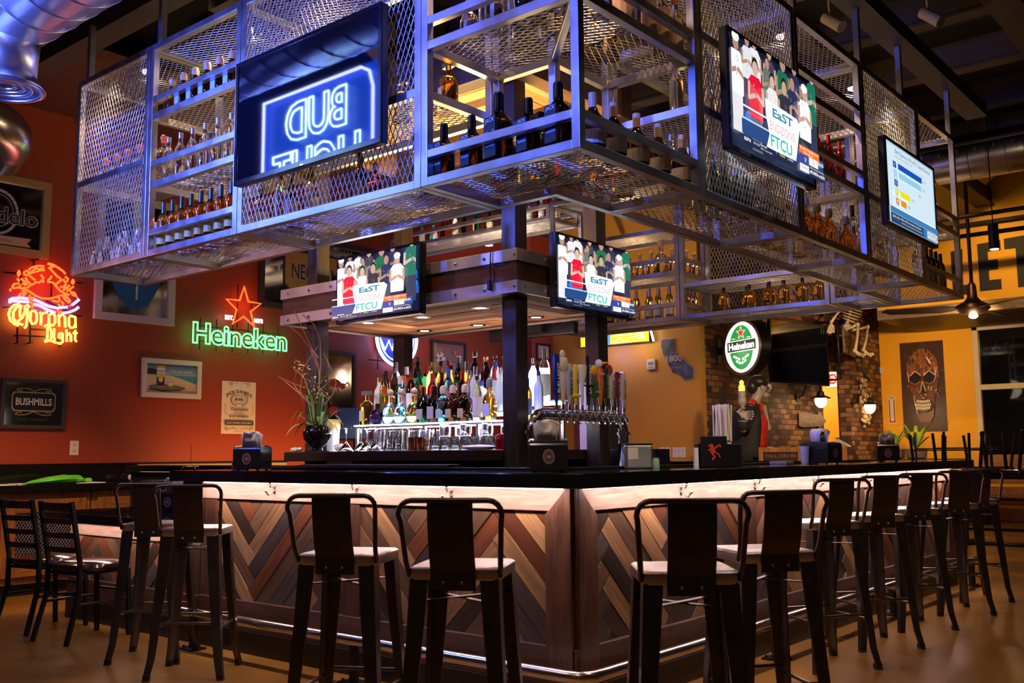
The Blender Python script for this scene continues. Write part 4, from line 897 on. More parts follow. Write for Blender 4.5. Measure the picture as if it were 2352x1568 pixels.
b_tito=sp_('round','clear','orange','cap',(.55,.36,.20),(.1,1.0))
b_skull=sp_('ball','clear','orange','ball')
b_small=sp_('flask','clear','white','wrap',(.70,.72,.80))
b_white=sp_('wine','pale','silver','wrap',(.75,.73,.66))
b_red=sp_('wine','cola','black','wrap',(.35,.27,.18))
b_cog2=sp_('cognac','red','gold','cap')
b_vod=sp_('tall','clear','black','cap')
b_tequ=sp_('flask','gold','black','cap')
b_liq=sp_('flask','amber','black','slab',(.55,.42,.22))
CYC=lambda i,l: l[i%len(l)]
def W2(p): return (p.x,p.y)
def rowx(u0,v0,u1,v1,n,z,y,spec,fmt,group,rz=0,s=1,jit=.012):
    "bottles standing on height z in a row along a plane y=const or x=const"
    for i in range(n):
        t=i/(n-1) if n>1 else .5; u=u0+(u1-u0)*t; v=v0+(v1-v0)*t
        p=P(u,v,*y); sp=spec[i%len(spec)] if isinstance(spec,list) else spec
        put(sp,(p.x+(R_.uniform(-jit,jit)),p.y+R_.uniform(-jit,jit),z),fmt.format(ORD[i]),group,rz+R_.uniform(-.15,.15),s)
ZD=ZB+T+.0045
# far left mesh bay
yf=-.07
for i in range(7): put(b_small,(-4.05+i*.125,-.06+R_.uniform(-.02,.02),ZD),f'{ORD[i]} pale labelled bottle from the left, front row behind the far left mesh','pale labelled bottles in the far left mesh bay',0)
for i in range(7): put(b_small,(-4.0+i*.125,.10+R_.uniform(-.02,.02),ZD),f'{ORD[i]} pale labelled bottle from the left, back row behind the far left mesh','pale labelled bottles in the far left mesh bay',0)
for i in range(6): put(b_skull,(-4.03+i*.15,-.05,S1+.0045),f'{ORD[i]} orange stoppered round bottle from the left on the far left mesh shelf','orange stoppered bottles in the far left bay',0)
# open left bay
for i in range(9): put(b_wine,(-3.12+i*.104,-.13,ZD),f'{ORD[i]} yellow and purple labelled bottle from the left, open left bay bottom shelf','yellow labelled bottles on the bottom shelf',0,1)
for i in range(6): put(b_wine,(-3.08+i*.15,.03,ZD),f'{ORD[i]} yellow labelled bottle from the left in the second row of the open left bay','yellow labelled bottles on the bottom shelf',0,1)
for i in range(7): put(b_absol,(-3.10+i*.135,-.12,S2+.0045),f'{ORD[i]} clear silver capped bottle from the left on the open left bay middle shelf','clear silver capped bottles',0,1)
for i in range(6): put(b_vod if i%2 else b_patron,(-3.05+i*.15,.05,S2+.0045),f'{ORD[i]} clear bottle from the left in the rear row of the middle left shelf','clear bottles in the rear row',0)
for i in range(7):
    sp=b_patrong if i in (0,6) else b_jose
    put(sp,(-3.08+i*.13,-.12,S3+.0045),f'{ORD[i]} '+('round gold' if i in (0,6) else 'dark pale labelled')+' tequila bottle from the left on the open left bay top shelf','tequila bottles on the top left shelf',0,1)
# behind the big mesh
for i,(x,sp,n) in enumerate([(-2.0,b_red,'dark red'),(-1.82,b_wine,'amber'),(-1.42,b_red,'dark'),(-1.30,b_cog2,'red'),(-1.0,b_vod,'clear'),(-.9,b_jose,'brown'),(-2.1,b_vod,'clear')]):
    put(sp,(x,.0,ZD),f'{n} bottle low behind the mesh under the neon reflecting screen, {ORD[i]} placed','bottles behind the wide left mesh')
for i,x in enumerate((-.87,-1.02,-1.2)): put([b_liq,b_patrong,b_liq][i],(x,.10,S2+.025),f'amber bottle on the shelf behind the wide left mesh, {ORD[i]} from the corner bay','amber bottles beside the neon screen')
# corner bay bottom: black label whiskey, left side
for i,(u,v,s) in enumerate([(1020,385,1.12),(1084,365,1.12),(1146,350,1.4),(1215,330,1.12),(1283,310,1.25)]):
    p=P(u,v,'y',-.12); put(b_jd,(p.x,-.12,ZD),f'square black label whiskey bottle, {ORD[i]} from the left in the corner bay','black label whiskey bottles in the corner bay',-.15,s)
for i,(x,y) in enumerate([(-.45,.06),(-.3,.12)]): put(b_jd,(x,y,ZD),f'black label whiskey bottle in the second row of the corner bay, {ORD[i]} from the left','black label whiskey bottles in the corner bay',0,1.0)
for i,(u,v) in enumerate([(1362,290),(1410,310),(1463,330),(1513,365),(1567,385)]):
    p=P(u,v,'x',.07); put(b_hen,(.07,p.y,ZD),f'dark cognac bottle with cream label, {ORD[i]} from the near rack corner','cognac bottles on the right of the corner bay',PI/2,1.2)
for i,(x,s) in enumerate([(-.56,.95),(-.42,1.25),(-.22,1.9),(-.03,1.5)]): put(b_patron,(x,-.08,3.10),f'round clear bottle on the upper corner shelf, {ORD[i]} from the left, ' + ['small','medium','very large','large'][i],'round clear bottles on the upper corner shelf',0,s)
for i,(x,y) in enumerate([(-.5,.12),(-.3,.15),(-.12,.14)]): put(b_vod,(x,y,3.10),f'clear bottle in the rear of the upper corner shelf, {ORD[i]} from the left','clear bottles at the rear of the corner shelf')
for i,(u,s) in enumerate([(1382,1.3),(1440,1.75),(1490,1.1),(1520,1.15),(1553,1.1)]):
    p=P(u,60+i*15,'x',.06); put(b_tito,(.06,p.y,3.10),f'clear vodka bottle with tan label on the upper right corner shelf, {ORD[i]} from the corner','tan labelled vodka bottles',PI/2,s)
for i in range(5): put([b_patrong,b_liq,b_vod][i%3],(-.2,.0+i*.14,3.10),f'bottle in the inner row of the upper corner shelf, {ORD[i]} from the near end','inner row bottles of the upper corner shelf')
for i in range(8): put([b_liq,b_cog2,b_vod,b_tequ][i%4],(-.22+R_.uniform(-.05,.05),.0+i*.1,ZD),f'bottle in the inner row of the bottom corner shelf, {ORD[i]} from the near end','inner row bottles of the bottom corner shelf')
for i in range(6): put([b_cog2,b_vod,b_tequ][i%3],(-.62+i*.11,.20,ZD),f'bottle in the rear row under the corner canopy view, {ORD[i]} from the left','rear row bottles of the bottom corner shelf')
# right mesh bay 1: tall green boxes shaped bottles, glasses
gb=sp_('square','dgreen','silver','cap'); lg=sp_('long','clear','silver','cap')
for i in range(6): put(gb,(.03,.92+i*.125,ZD),f'dark green bottle behind the mesh of the nearer right bay, {ORD[i]} from the near end','dark green bottles behind the right mesh',PI/2,1.0)
for i in range(5): put(lg,(-.12,1.0+i*.15,ZD),f'tall clear bottle behind the green ones, {ORD[i]} from the near end','tall clear bottles behind the right mesh')
for i in range(3): put(b_absol,(-.05,.95+i*.35,S2+.026),f'clear bottle on the shelf behind the nearer right screen, {ORD[i]} from the near end','bottles behind the nearer right screen')
# open right bay
for i,(u,v) in enumerate([(1880,415),(1908,435),(1933,455)]):
    p=P(u,v,'x',.07); put(sp_('long','red','wax','wrap'),(.07,p.y,2.885),f'red brown long necked bottle between the two right screens, {ORD[i]} from the left','red brown bottles between the right screens',0,.8)
for i,(u,v) in enumerate([(1852,540),(1880,555),(1907,568),(1945,575)]):
    p=P(u,v,'x',.05); put(sp_('cognac','amber','grey','dome'),(.05,p.y,ZD),f'squat amber bottle on the bottom shelf between the right screens, {ORD[i]} from the left','squat amber bottles',0,1.05)
for i,(u,v) in enumerate([(1960,545),(1980,545)]):
    p=P(u,v,'x',.06); put(sp_('long','clear','black','wrap'),(.06,p.y,ZD),f'tall clear black capped vodka bottle by the bar chart screen post, {ORD[i]} from the left','clear vodka bottles by the post',0,.95)
for i in range(5): put([b_vod,b_liq,b_tequ][i%3],(-.2,2.1+i*.17,ZD),f'bottle in the inner row of the open right bay, {ORD[i]} from the near end','inner row bottles of the open right bay')
for i in range(7): put([b_absol,b_liq][i%2],(-.05,3.15+i*.14,ZD),f'bottle low behind the mesh under the bar chart screen, {ORD[i]} from the near end','bottles behind the far right mesh')
for i in range(6):
    put(b_red,(.07,4.32+i*.12,ZD),f'dark wine bottle with tan label at the far right end, {ORD[i]} from the near end','dark wine bottles at the far right end',PI/2)
for i,sp in enumerate([b_red,b_white,sp_('wine','dgreen','red','wrap',(.6,.55,.45)),b_white]): put(sp,(.05,4.55+i*.12,2.955),f'wine bottle on the upper shelf at the far right end, {ORD[i]} from the near end','wine bottles on the upper far right shelf')
# far run
for i,u in enumerate([1663,1705,1722,1755,1768,1802,1845,1881]):
    p=P(u,700,'y',4.78); put(b_tequ,(p.x,4.78+(.1 if i in (1,3) else 0),ZD),f'round shouldered golden bottle above the round beer sign, {ORD[i]} from the left','golden bottles on the far rack',0,1.05)
for i,u in enumerate([1462,1474,1492,1500,1512,1524,1538,1549]):
    p=P(u,700,'y',4.76); put(b_white,(p.x,4.76+(.12 if i%2 else 0),ZD),f'{ORD[i]} white wine bottle from the left, far rack beside the second small screen','white wine bottles on the far rack',0)
for i in range(5): put(b_white,(-2.28,4.8+i*.07,ZD),f'white wine bottle along the end of the far rack, {ORD[i]} from the front','white wine bottles on the far rack',PI/2)
for i in range(8): put(b_red if i%2 else b_white,(-3.62+i*.11,4.78,ZD),f'wine bottle on the far rack behind the second small screen, {ORD[i]} from the left','wine bottles behind the second small screen')
for i,(u,s) in enumerate([(1445,.9),(1470,1),(1496,1),(1519,1.45),(1545,1)]):
    p=P(u,620,'y',4.78); put(b_patron,(p.x,4.78,2.875),f'cork topped clear bottle on the far upper shelf, {ORD[i]} from the left'+(', the biggest' if s>1.2 else ''),'cork topped bottles on the far upper shelf',0,s)
for i in range(2): put(b_patron,(-2.29,4.95+i*.17,2.875),f'cork topped clear bottle by the far shelf end rail, {ORD[i]} from the front','cork topped bottles on the far upper shelf')
brt=[sp_('long','milk','white','cap'),sp_('tall','green','red','cap'),sp_('square','milk','teal','cap',(.03,.5,.5)),sp_('round','frost','silver','cap'),sp_('round','dark','gold','cap',(.7,.6,.4)),sp_('tall','milk','white','cap',(.6,.55,.4)),sp_('round','red','black','cap')]
for i in range(19): put(brt[(i*3+i//4)%7],(-6.05+i*.125,4.95+R_.uniform(-.1,.1),3.6+T+.0045),f'{ORD[i]} bottle from the left on the bright high bridge rack','bottles on the high bridge rack')
# ================= BACK BAR =================
IB=wthing('back_bar','dark wood back bar island with thick ledge inside the bar','counter',(-2.6,1.9,0))
M().box(P(652,1038,'y',.84).x,-1.365,.84,2.30,1.115,1.178).build('ledge',mat('ledge_dark',(.035,.018,.015),.25),IB,bevel=.004); M().box(-3.5,-1.5,1.45,2.45,0.001,1.119).build('body',blackp,IB)
M().box(-3.3,-1.8,1.28,1.44,.90,1.02).build('steel_sink_top',steel,IB,bevel=.004)
zt=1.1785
gsh=mat('shelf_glass',(.55,.95,.92),.03,0,.85); rk=wthing('bottle_shelf','stepped glass bottle shelf with lit edge on slim steel legs','shelf',(-2.7,1.7,zt))

XA,XC=P(812,977,'y',1.5).x-.14,-1.46
for k,(y0,y1,z) in enumerate([(1.50,1.62,1.375),(1.625,1.745,1.440),(1.75,1.87,1.505)]):
    M().box(XA+.14,XC,y0,y1,z-.010,z).build('glass_shelf',gsh,rk,bevel=.001)
    M().box(XA+.16,XC-.02,y1-.03,y1-.008,z-.03,z-.0115).build('light_bar',emat('shelf_led',(.92,.90,1),14),rk)
for x in (XA+.16,-2.95,-2.45,-1.95,XC-.03):
    M().box(x-.011,x+.011,1.51,1.53,zt+.001,1.364).build('shelf_leg',steel,rk); M().box(x-.011,x+.011,1.84,1.86,zt+.001,1.493).build('shelf_leg',steel,rk)
M().box(XA+.16,XC-.02,1.499,1.509,1.350,1.364).build('rim',steel,rk)
lamp('AREA','shelf_light',(-2.45,1.60,1.345),12,(.95,.92,1),1.8,(-2.45,1.5,1.2),sy=.1)
lamp('AREA','canopy_bounce_fill',(-2.45,1.80,1.85),7,(1,.70,.55),1.7,(-2.4,1.6,2.4),sy=.25)  # added panel standing in for light bounced up onto the canopy underside
lamp('AREA','bottle_glow',(-2.45,1.90,1.60),6,(.93,.9,1),1.7,(-2.45,1.2,1.6),sy=.25)
front=[(842,'liq','square almond liqueur bottle'),(867,'cham','round black bottle with gold waist'),(896,'pat','cork ball tequila bottle'),(921,'pat','cork ball tequila bottle'),(951,'patg','cork ball gold tequila bottle'),(972,'dg','dark green square liqueur bottle'),(997,'gin','black gin bottle with diamond label'),(1018,'blue','pale blue oval tequila bottle'),(1040,'dj','dark oval tequila bottle with cream label'),(1068,'dj','dark oval tequila bottle with cream label'),(1096,'yel','tall pale yellow bottle with paper label'),(1125,'hib','square whisky decanter with white label'),(1212,'yel2','slim amber bottle'),(1238,'gg','frosted vodka bottle')]
SPC=dict(liq=sp_('flask','amber','grey','slab',(.75,.62,.25)),cham=sp_('ball','violet','black','cap'),pat=b_patron,patg=b_patrong,dg=sp_('square','dgreen','wax','wrap',(.42,.36,.26),(.3,.6)),gin=sp_('square','cola','black','cap',(.5,.36,.28),(.3,.7)),blue=sp_('flask','blue','cork','dome',(.5,.48,.32),(.3,.6)),
  dj=sp_('flask','dark','cork','dome',(.55,.38,.14),(.3,.6)),yel=sp_('long','pale','black','cap',(.75,.60,.42),(.3,.8)),hib=sp_('square','amber','grey','dome',(.6,.54,.5),(.3,.7)),yel2=sp_('tall','amber','blue','wrap',(.25,.3,.4)),gg=sp_('long','frost','blue','cap'))
for i,(u,k,n) in enumerate(front):
    p=P(u,970,'y',1.56); put(SPC[k],(p.x,1.56,1.3755),f'{n}, {ORD[i]} from the left on the front glass shelf','front row bottles on the lit glass shelf',0,1.06 if k not in('yel','gg','yel2') else .82)
mid=[(892,'gold','gold'),(918,'blue','white'),(944,'dark','red'),(968,'dark','orange'),(993,'red','red'),(1015,'cola','black'),(1030,'blue','blue'),(1052,'clear','silver'),(1062,'dark','wax'),(1078,'clear','silver'),(1092,'frost','silver'),(1106,'milk','blue'),(1136,'clear','wax'),(1150,'frost','silver'),(870,'milk','gold'),(882,'gold','black'),(928,'clear','orange')]
cn=dict(gold='golden',blue='pale blue',dark='dark brown',red='red',cola='near black',clear='clear',frost='frosted',milk='white',amber='amber',green='green',dgreen='dark green',pale='pale yellow')
for i,(u,g,c) in enumerate(sorted(mid)):
    p=P(u,960,'y',1.685); put(sp_(['round','tall','flask','round'][i%4],g,c,['cap','wrap'][i%2],CYC(i,[(.75,.7,.6),None,(.1,.1,.12),None,(.6,.1,.08)])),(p.x,1.685,1.4405),f'{cn[g]} bottle with {c} cap, {ORD[i]} from the left in the middle row','middle row bottles on the lit glass shelf',0,1.0)
back=[(890,'dark','black'),(905,'frost','grey'),(911,'dark','grey'),(930,'amber','silver'),(938,'dark','white'),(955,'dgreen','green'),(967,'green','black'),(974,'green','wax'),(995,'gold','gold'),(1009,'amber','black'),(1020,'amber','gold'),(1027,'amber','wax'),(1040,'clear','black'),(1050,'cola','grey'),(1067,'amber','silver'),(1058,'green','green'),(1087,'cola','black'),(1099,'red','red'),(1112,'dark','gold'),(1121,'cola','gold'),(1134,'clear','black'),(1156,'green','cork'),(1230,'clear','silver'),(1248,'clear','grey'),(1143,'milk','blue'),(1076,'clear','silver')]
for i,(u,g,c) in enumerate(sorted(back)):
    p=P(u,950,'y',1.81); k=ORD[i] if i<20 else 'twenty '+ORD[i-20]
    put(sp_(['tall','long','round','tall'][i%4],g,c,['cap','wrap','cap'][i%3],CYC(i,[None,(.75,.7,.6),None,(.8,.75,.5)])),(p.x,1.81+(.02 if i%2 else -.02),1.5055),f'{cn[g]} bottle with {c} cap, {k} from the left in the back row','back row bottles on the lit glass shelf',0,.90+.12*((i*7)%3)/2)
# glassware
def glass_obj(kind):
    m=M()
    if kind=='pint': pr=[(0,0),(.030,0),(.031,.003),(.041,.148),(.0425,.15),(.0395,.149),(.0285,.012),(0,.012)]
    if kind=='rocks': pr=[(0,0),(.036,0),(.037,.003),(.040,.088),(.041,.09),(.0375,.089),(.033,.014),(0,.014)]
    if kind=='martini': pr=[(0,0),(.035,.001),(.034,.004),(.006,.010),(.004,.09),(.006,.10),(.055,.165),(.053,.167),(.004,.106),(0,.105)]
    m.lathe(pr,18); o=m.build('drinking_glass',glassm,None,smooth=True); COL.objects.unlink(o); return o
glassm=mat('glassware',(.97,.98,1),.02,0,1,1.45)
gp={k:glass_obj(k) for k in ('pint','rocks','martini')}; 
def putg(k,loc,label,group,flip=False,m=None):
    o=gp[k].copy(); COL.objects.link(o); o.location=loc
    if flip: o.rotation_euler=(PI,0,0); o.location.z+= {'pint':.15,'rocks':.09,'martini':.167}[k]
    tag(o,label,'glass',group); return o
for i,u in enumerate((800,823,847,857)):
    p=P(u,1025,'y',1.29); putg('martini',(p.x,1.27+.045*(i%2),zt+.001),f'upside down martini glass on the back bar ledge, {ORD[i]} from the left','upside down martini glasses',True)
k=0
for row,(y,n,x0,x1) in enumerate([(1.37,15,-2.82,-1.56),(1.46,15,-2.86,-1.53),(1.58,14,-2.85,-1.55)]):
    for i in range(n):
        x=x0+(x1-x0)*i/(n-1); kd='pint' if i<6 else 'rocks'
        if row==0 and -2.52<x<-2.27: continue
        putg(kd,(x+R_.uniform(-.008,.008),y,zt+.001),f'{"tall" if kd=="pint" else "short"} upturned glass, {ORD[i]} from the left in the {["front","middle","rear"][row]} row on the ledge','upturned glasses on the back bar ledge',True)
        if row and kd=='rocks' and i%2: putg('rocks',(x,y,zt+.093),f'short glass stacked on top of the {ORD[i]} glass in the {["front","middle","rear"][row]} row','upturned glasses on the back bar ledge',True)
cop=mat('copper_mug',(.55,.22,.10),.22,1)
for i,u in enumerate((950,968)):
    p=P(u,1020,'y',1.36); m=M(); m.lathe([(0,0),(.036,0),(.038,.004),(.038,.09),(.040,.092),(.036,.09),(.035,.008),(0,.008)],18); m.tube([(.038,0,.075),(.062,0,.07),(.062,0,.03),(.038,0,.022)],.004)
    tag(m.build('copper_mug',cop,None,smooth=True,loc=(p.x,1.36,zt+.001)),f'copper mug on the ledge among the glasses, {["left","right"][i]} one','mug','copper mugs')
for i,u in enumerate((1156,1172)):
    p=P(u,1020,'y',1.27); tag(M().lathe([(0,0),(.036,0),(.036,.06),(.03,.085),(.012,.10),(0,.102)],16).build('candle_cup',mat('red_glass_cup',(.5,.01,.01),.1,0,.5),None,smooth=True,loc=(p.x-.02,1.27,zt+.001)),f'small domed red glass cup beside the near post, {["left","right"][i]} one','cup','red glass cups')
p=P(1100,1024,'y',1.27); m=M(); m.lathe([(0,0),(.08,0),(.13,.012),(.14,.02),(.09,.03),(0,.034)],20,sx=1,sy=.5,sq=2); tag(m.build('folded_towel',mat('wet_towel',(.75,.75,.8),.4),None,smooth=True,loc=(p.x,1.27,zt+.001)),'flat white folded towel in front of the glasses','towel')
def crumple(name,loc,s,lab,cat='napkin'):
    bm=bmesh.new(); bmesh.ops.create_icosphere(bm,subdivisions=3,radius=1); rg=random.Random(hash(name)%97 if False else len(lab))
    for v in bm.verts: f=1+rg.uniform(-.25,.22); v.co=Vector((v.co.x*s[0]*f,v.co.y*s[1]*f,max(0,(v.co.z+1))*s[2]*f))
    me=bpy.data.meshes.new(name); bm.to_mesh(me); bm.free(); me.materials.append(paper); o=bpy.data.objects.new(name,me); COL.objects.link(o); o.location=loc; tag(o,lab,cat); return o
p=P(681,1030,'y',.93); crumple('crumpled_napkin',(p.x,.93,zt+.001),(.05,.03,.014),'crumpled white cloth at the left end of the ledge')
p=P(778,1020,'y',1.36); crumple('crumpled_wrapper',(p.x+.02,1.36,zt+.001),(.045,.04,.028),'crumpled white paper between plant pot and martini glasses','paper')
# monitor of the till behind the bottles
p=P(818,960,'y',1.75); t=wthing('till_monitor','dark till monitor seen edge on at the left of the bottle shelf','monitor',(p.x,1.75,zt)); mx=Matrix.Translation((p.x,1.75,1.40))@Matrix.Rotation(math.radians(55),4,'Z')
M().box(-.15,.15,-.02,.02,-.12,.12,mx).build('housing',mat('navy_plastic',(.02,.03,.07),.35),t,bevel=.004); M().box(p.x-.06,p.x+.06,1.70,1.80,zt+.001,zt+.02).box(p.x-.02,p.x+.02,1.74,1.76,zt+.02,1.32).build('stand',blackp,t)
# yellow topped cooler box
p=P(760,1000,'y',1.48); t=wthing('garnish_cooler','clear tapered cooler with yellow wrapped top beside the plant','container',(p.x,1.48,zt))
M().lathe([(0,0),(.05,0),(.052,.01),(.06,.22),(.058,.225),(0,.225)],16,(p.x,1.48,zt+.001),sq=4).build('body',G['frost'],t,smooth=True); M().lathe([(.060,.17),(.062,.18),(.063,.235),(.05,.245),(0,.246)],16,(p.x,1.48,zt+.001),sq=4).build('wrap',mat('yellow_wrap',(.7,.5,.12),.3),t,smooth=True)
# ================= POTTED PLANT =================
p=P(728,1005,'y',.905); px,py=p.x,.905
t=wthing('potted_plant','glossy black round pot of arching green leaves and dry twisted twigs','plant',(px,py,zt))
M().lathe([(r*.77,z*.80) for r,z in [(0,.009),(.05,.009),(.055,.015),(.045,.03),(.05,.04),(.095,.07),(.122,.12),(.125,.16),(.11,.20),(.085,.225),(.075,.225),(.09,.19),(.0,.18)]],28,(px,py,zt)).build('pot',mat('black_ceramic',(.012,.008,.010),.05,coat=.6),t,smooth=True)
M().box(px-.055,px+.055,py-.06,py+.06,zt+.001,zt+.006).build('saucer',blackp,t)
rg=random.Random(5); leafm=mat('leaf_green',(.16,.30,.05),.4,var=.35,vscale=15); leafy=mat('leaf_yellow_edge',(.50,.52,.18),.4,var=.25,vscale=15)
zt2=zt+.165
def leaf(m,a,L,h,w,droop):
    n=9; vs=[]
    for i in range(n):
        s=i/(n-1); r=L*s; z=zt2+h*math.sin(s*PI*.62)-droop*s*s*s*L; ww=w*math.sin(PI*min(1,s*.92+.08))**.7
        c=Vector((px+math.cos(a)*(.03+r),py+math.sin(a)*(.03+r),z)); sd=Vector((-math.sin(a),math.cos(a),0))*ww
        vs+=[c-sd,c+Vector((0,0,-ww*.25)),c+sd]
    m.add(vs,[(3*i+k,3*i+3+k,3*i+4+k,3*i+1+k) for i in range(n-1) for k in (0,1)])
for i in range(22):
    m=M(); a=rg.uniform(0,2*PI); L=rg.uniform(.14,.25) if i<16 else .08; leaf(m,a,L,rg.uniform(.04,.16) if i<16 else .24,rg.uniform(.008,.013),rg.uniform(.2,.9)); m.build('leaf',leafm if i%3 else leafy,t,smooth='all')
twm=mat('dry_twig',(.42,.20,.07),.6)
def q2(u,v,dy=0): return P(u,v,'y',py+dy)
for pts in [[(735,935),(733,850),(726,820),(700,765),(675,713)],[(735,880),(737,830),(735,780),(722,745),(693,722)],[(733,850),(712,800),(690,770),(663,748)],[(715,935),(700,915),(672,880),(640,865)],[(715,930),(690,905),(660,880),(645,867),(668,878),(720,898)],[(745,930),(765,905),(772,880),(760,845),(743,810)],[(720,930),(735,895),(765,870),(760,870)],[(718,925),(706,890),(700,870),(682,850),(675,880),(690,915)],[(700,935),(690,895),(697,845),(730,795)],[(726,925),(752,905),(762,930)],[(733,822),(715,802)],[(735,880),(758,850),(752,825)]]:
    M().tube([q2(u,v,rg.uniform(-.05,.05)) for u,v in pts],[.0045-.003*i/len(pts) for i in range(len(pts))],6).build('twig',twm,t,smooth='all')
m=M()
for i in range(120):
    s=rg.random(); u=678+s*70+rg.uniform(-8,8); v=838+s*35+rg.uniform(-16,16)+(rg.uniform(0,55) if s>.35 else 0); c=q2(u,v,rg.uniform(-.04,.04)); r=rg.uniform(.006,.014)
    d1=Vector((rg.uniform(-1,1),rg.uniform(-1,1),rg.uniform(-1,1))).normalized()*r; d2=d1.cross(Vector((rg.uniform(-1,1),rg.uniform(-1,1),rg.uniform(-1,1)))).normalized()*r*.6
    m.add([c-d1,c+d2,c+d1,c-d2+Vector((0,0,.004))],[(0,1,2),(0,2,3)])
o=m.build('dried_flowers',mat('dried_yellow',(.62,.50,.12),.6,var=.4,vscale=30),t); o['kind']='stuff'
# ================= BEER TOWER =================
TX=-1.10; ya,yb_=1.045,1.975; zt3=1.385
t=wthing('beer_tower','arched chrome beer tower with a row of twelve taps','beer tower',(TX,1.5,1.0))
pts=[(TX,ya,1.0),(TX,ya,1.28)]+[(TX,ya+.10-.10*math.cos(a),1.285+.10*math.sin(a)) for a in np.linspace(0,PI/2,7)[1:]]+[(TX,yb_-.10+.10*math.sin(a),1.285+.10*math.cos(a)) for a in np.linspace(0,PI/2,7)]+[(TX,yb_,1.28),(TX,yb_,1.0)]
M().tube(pts,.036,16).build('column_tube',chrome,t,smooth='all')
for y in (ya,yb_):
    M().cyl((TX,y,1.268),(TX,y,1.285),.047,seg=20).build('collar',chrome,t,smooth=True)
M().box(TX-.15,TX+.12,ya-.1,yb_+.1,.97,1.0).build('drip_tray',steel,t,bevel=.003); 
M().box(TX-.16,TX+.13,ya-.1,yb_+.1,.0,.965).build('tap_cabinet',blackp,t)
H=lambda k: ya+.115+k*(yb_-ya-.23)/11
hands=[('BUD LIGHT',(.012,.03,.16),(.9,.9,.95),'paddle',.29),('Modelo',(.72,.60,.42),(.05,.06,.2),'vase',.30),('805',(.45,.45,.48),(.05,.05,.05),'paddle',.24),('Pacifico',(.80,.55,.02),(.05,.1,.3),'surf',.24),('STELLA ARTOIS',(.80,.78,.75),(.5,.02,.02),'goblet',.25),('SAPPORO',(.02,.02,.025),(.8,.7,.5),'sword',.30),('GOOSE',(.05,.12,.06),(.8,.8,.7),'box',.16),('SHOCK TOP',(.80,.16,.015),(.95,.9,.85),'goose',.24),('BLACK HOUSE',(.03,.05,.03),(.5,.6,.2),'paddle',.24),('SCULPIN IPA',(.60,.50,.42),(.1,.03,.05),'paddle',.20),('ROGUE',(.16,.04,.03),(.8,.6,.5),'paddle',.22),('CALI GOLD',(.60,.52,.38),(.1,.06,.03),'paddle',.21)]
for k,(tx,c,tc,kd,hh) in enumerate(hands):
    y=H(k); f=M()
    f.cyl((TX+.036,y,zt3),(TX+.085,y,zt3),.011,seg=12).cyl((TX+.083,y,zt3-.01),(TX+.083,y,zt3+.055),.012,.008,12).tube([(TX+.083,y,zt3+.004),(TX+.105,y,zt3-.02),(TX+.115,y,zt3-.06)],[.011,.009,.007],10); f.ball((TX+.083,y,zt3+.01),.016,10)
    fo=f.build('faucet',chrome,t,smooth=True); z0=zt3+.055; xx=TX+.083
    hmat=mat('tap_%02d'%k,c,.3); m=M(); txts=[]
    if kd in('paddle','sword','box','surf'):
        w={'paddle':.022,'sword':.016,'box':.035,'surf':.022}[kd]; m.lathe([(.008,0),(.012,.03),(.012,.05)],10,(xx,y,z0)); m.lathe([(w*.8,.05),(w,.07),(w*(1.15 if kd=='paddle' else 1),hh-.02),(w*.7,hh),(0,hh+.003)],16,(xx,y,z0),sq=4 if kd!='surf' else 2,sx=.55,sy=1)
        if kd=='sword': m.cbox((xx,y,z0+.12),(.05,.06,.008))
        if kd=='surf': m.lathe([(.03,.045),(.032,.055),(.02,.065)],14,(xx,y,z0))
    elif kd=='vase': m.lathe([(.008,0),(.014,.02),(.012,.05),(.020,.10),(.024,.17),(.018,.19),(.036,.205),(.036,.265),(.03,.272),(0,.273)],18,(xx,y,z0),sx=.7); m.ball((xx,y,z0+.295),.024,12,(.4,1,1))
    elif kd=='goblet': m.lathe([(.008,0),(.012,.03),(.014,.10),(.02,.14),(.034,.19),(.036,.24),(.0,.245)],18,(xx,y,z0),sx=.7)
    elif kd=='goose': m.lathe([(.008,0),(.016,.03),(.02,.05),(.022,.16),(.02,.18),(.026,.2),(.018,.235),(0,.245)],16,(xx,y,z0),sx=.7)
    ho=m.build('tap_handle',hmat,fo,smooth=True)
    a=Art(FX((xx+.0215*(.8 if kd!='box' else 1.4),y,z0+hh*.52)),.0002)
    if kd in('paddle','sword','surf'): a.text(tx,0,0,.022,tc,hh*.6,rot=PI/2,bold=.02)
    else: a.text(tx,0,hh*.3 if kd!='box' else 0,.014,tc,.05,bold=.02)
    a.build('lettering',attrmat('ink',.6),fo)
    if kd=='goose':
        M().ball((xx,y-.01,z0+.26),.028,12,(.8,1,1)).build('goose_head',white,fo,smooth='all'); M().lathe([(.012,0),(.008,.03),(.001,.045)],10).build('x',white) if False else None
        M().cyl((xx+.02,y,z0+.262),(xx+.03,y+.055,z0+.268),.011,.003,10).build('beak',mat('beak_orange',(.85,.3,.02),.4),fo,smooth=True)
# ornaments: orange wheel with helmet
M().ball((TX+.083,H(6),zt3+.27),.034,14,(.4,1,1)).build('orange_slice',mat('tap_orange',(.85,.42,.03),.35),t,smooth='all')
M().cyl((TX+.080,H(9)-.03,zt3+.28),(TX+.088,H(9)-.03,zt3+.28),.036,seg=20).build('red_disc',mat('tap_pink',(.45,.05,.07),.4),t)
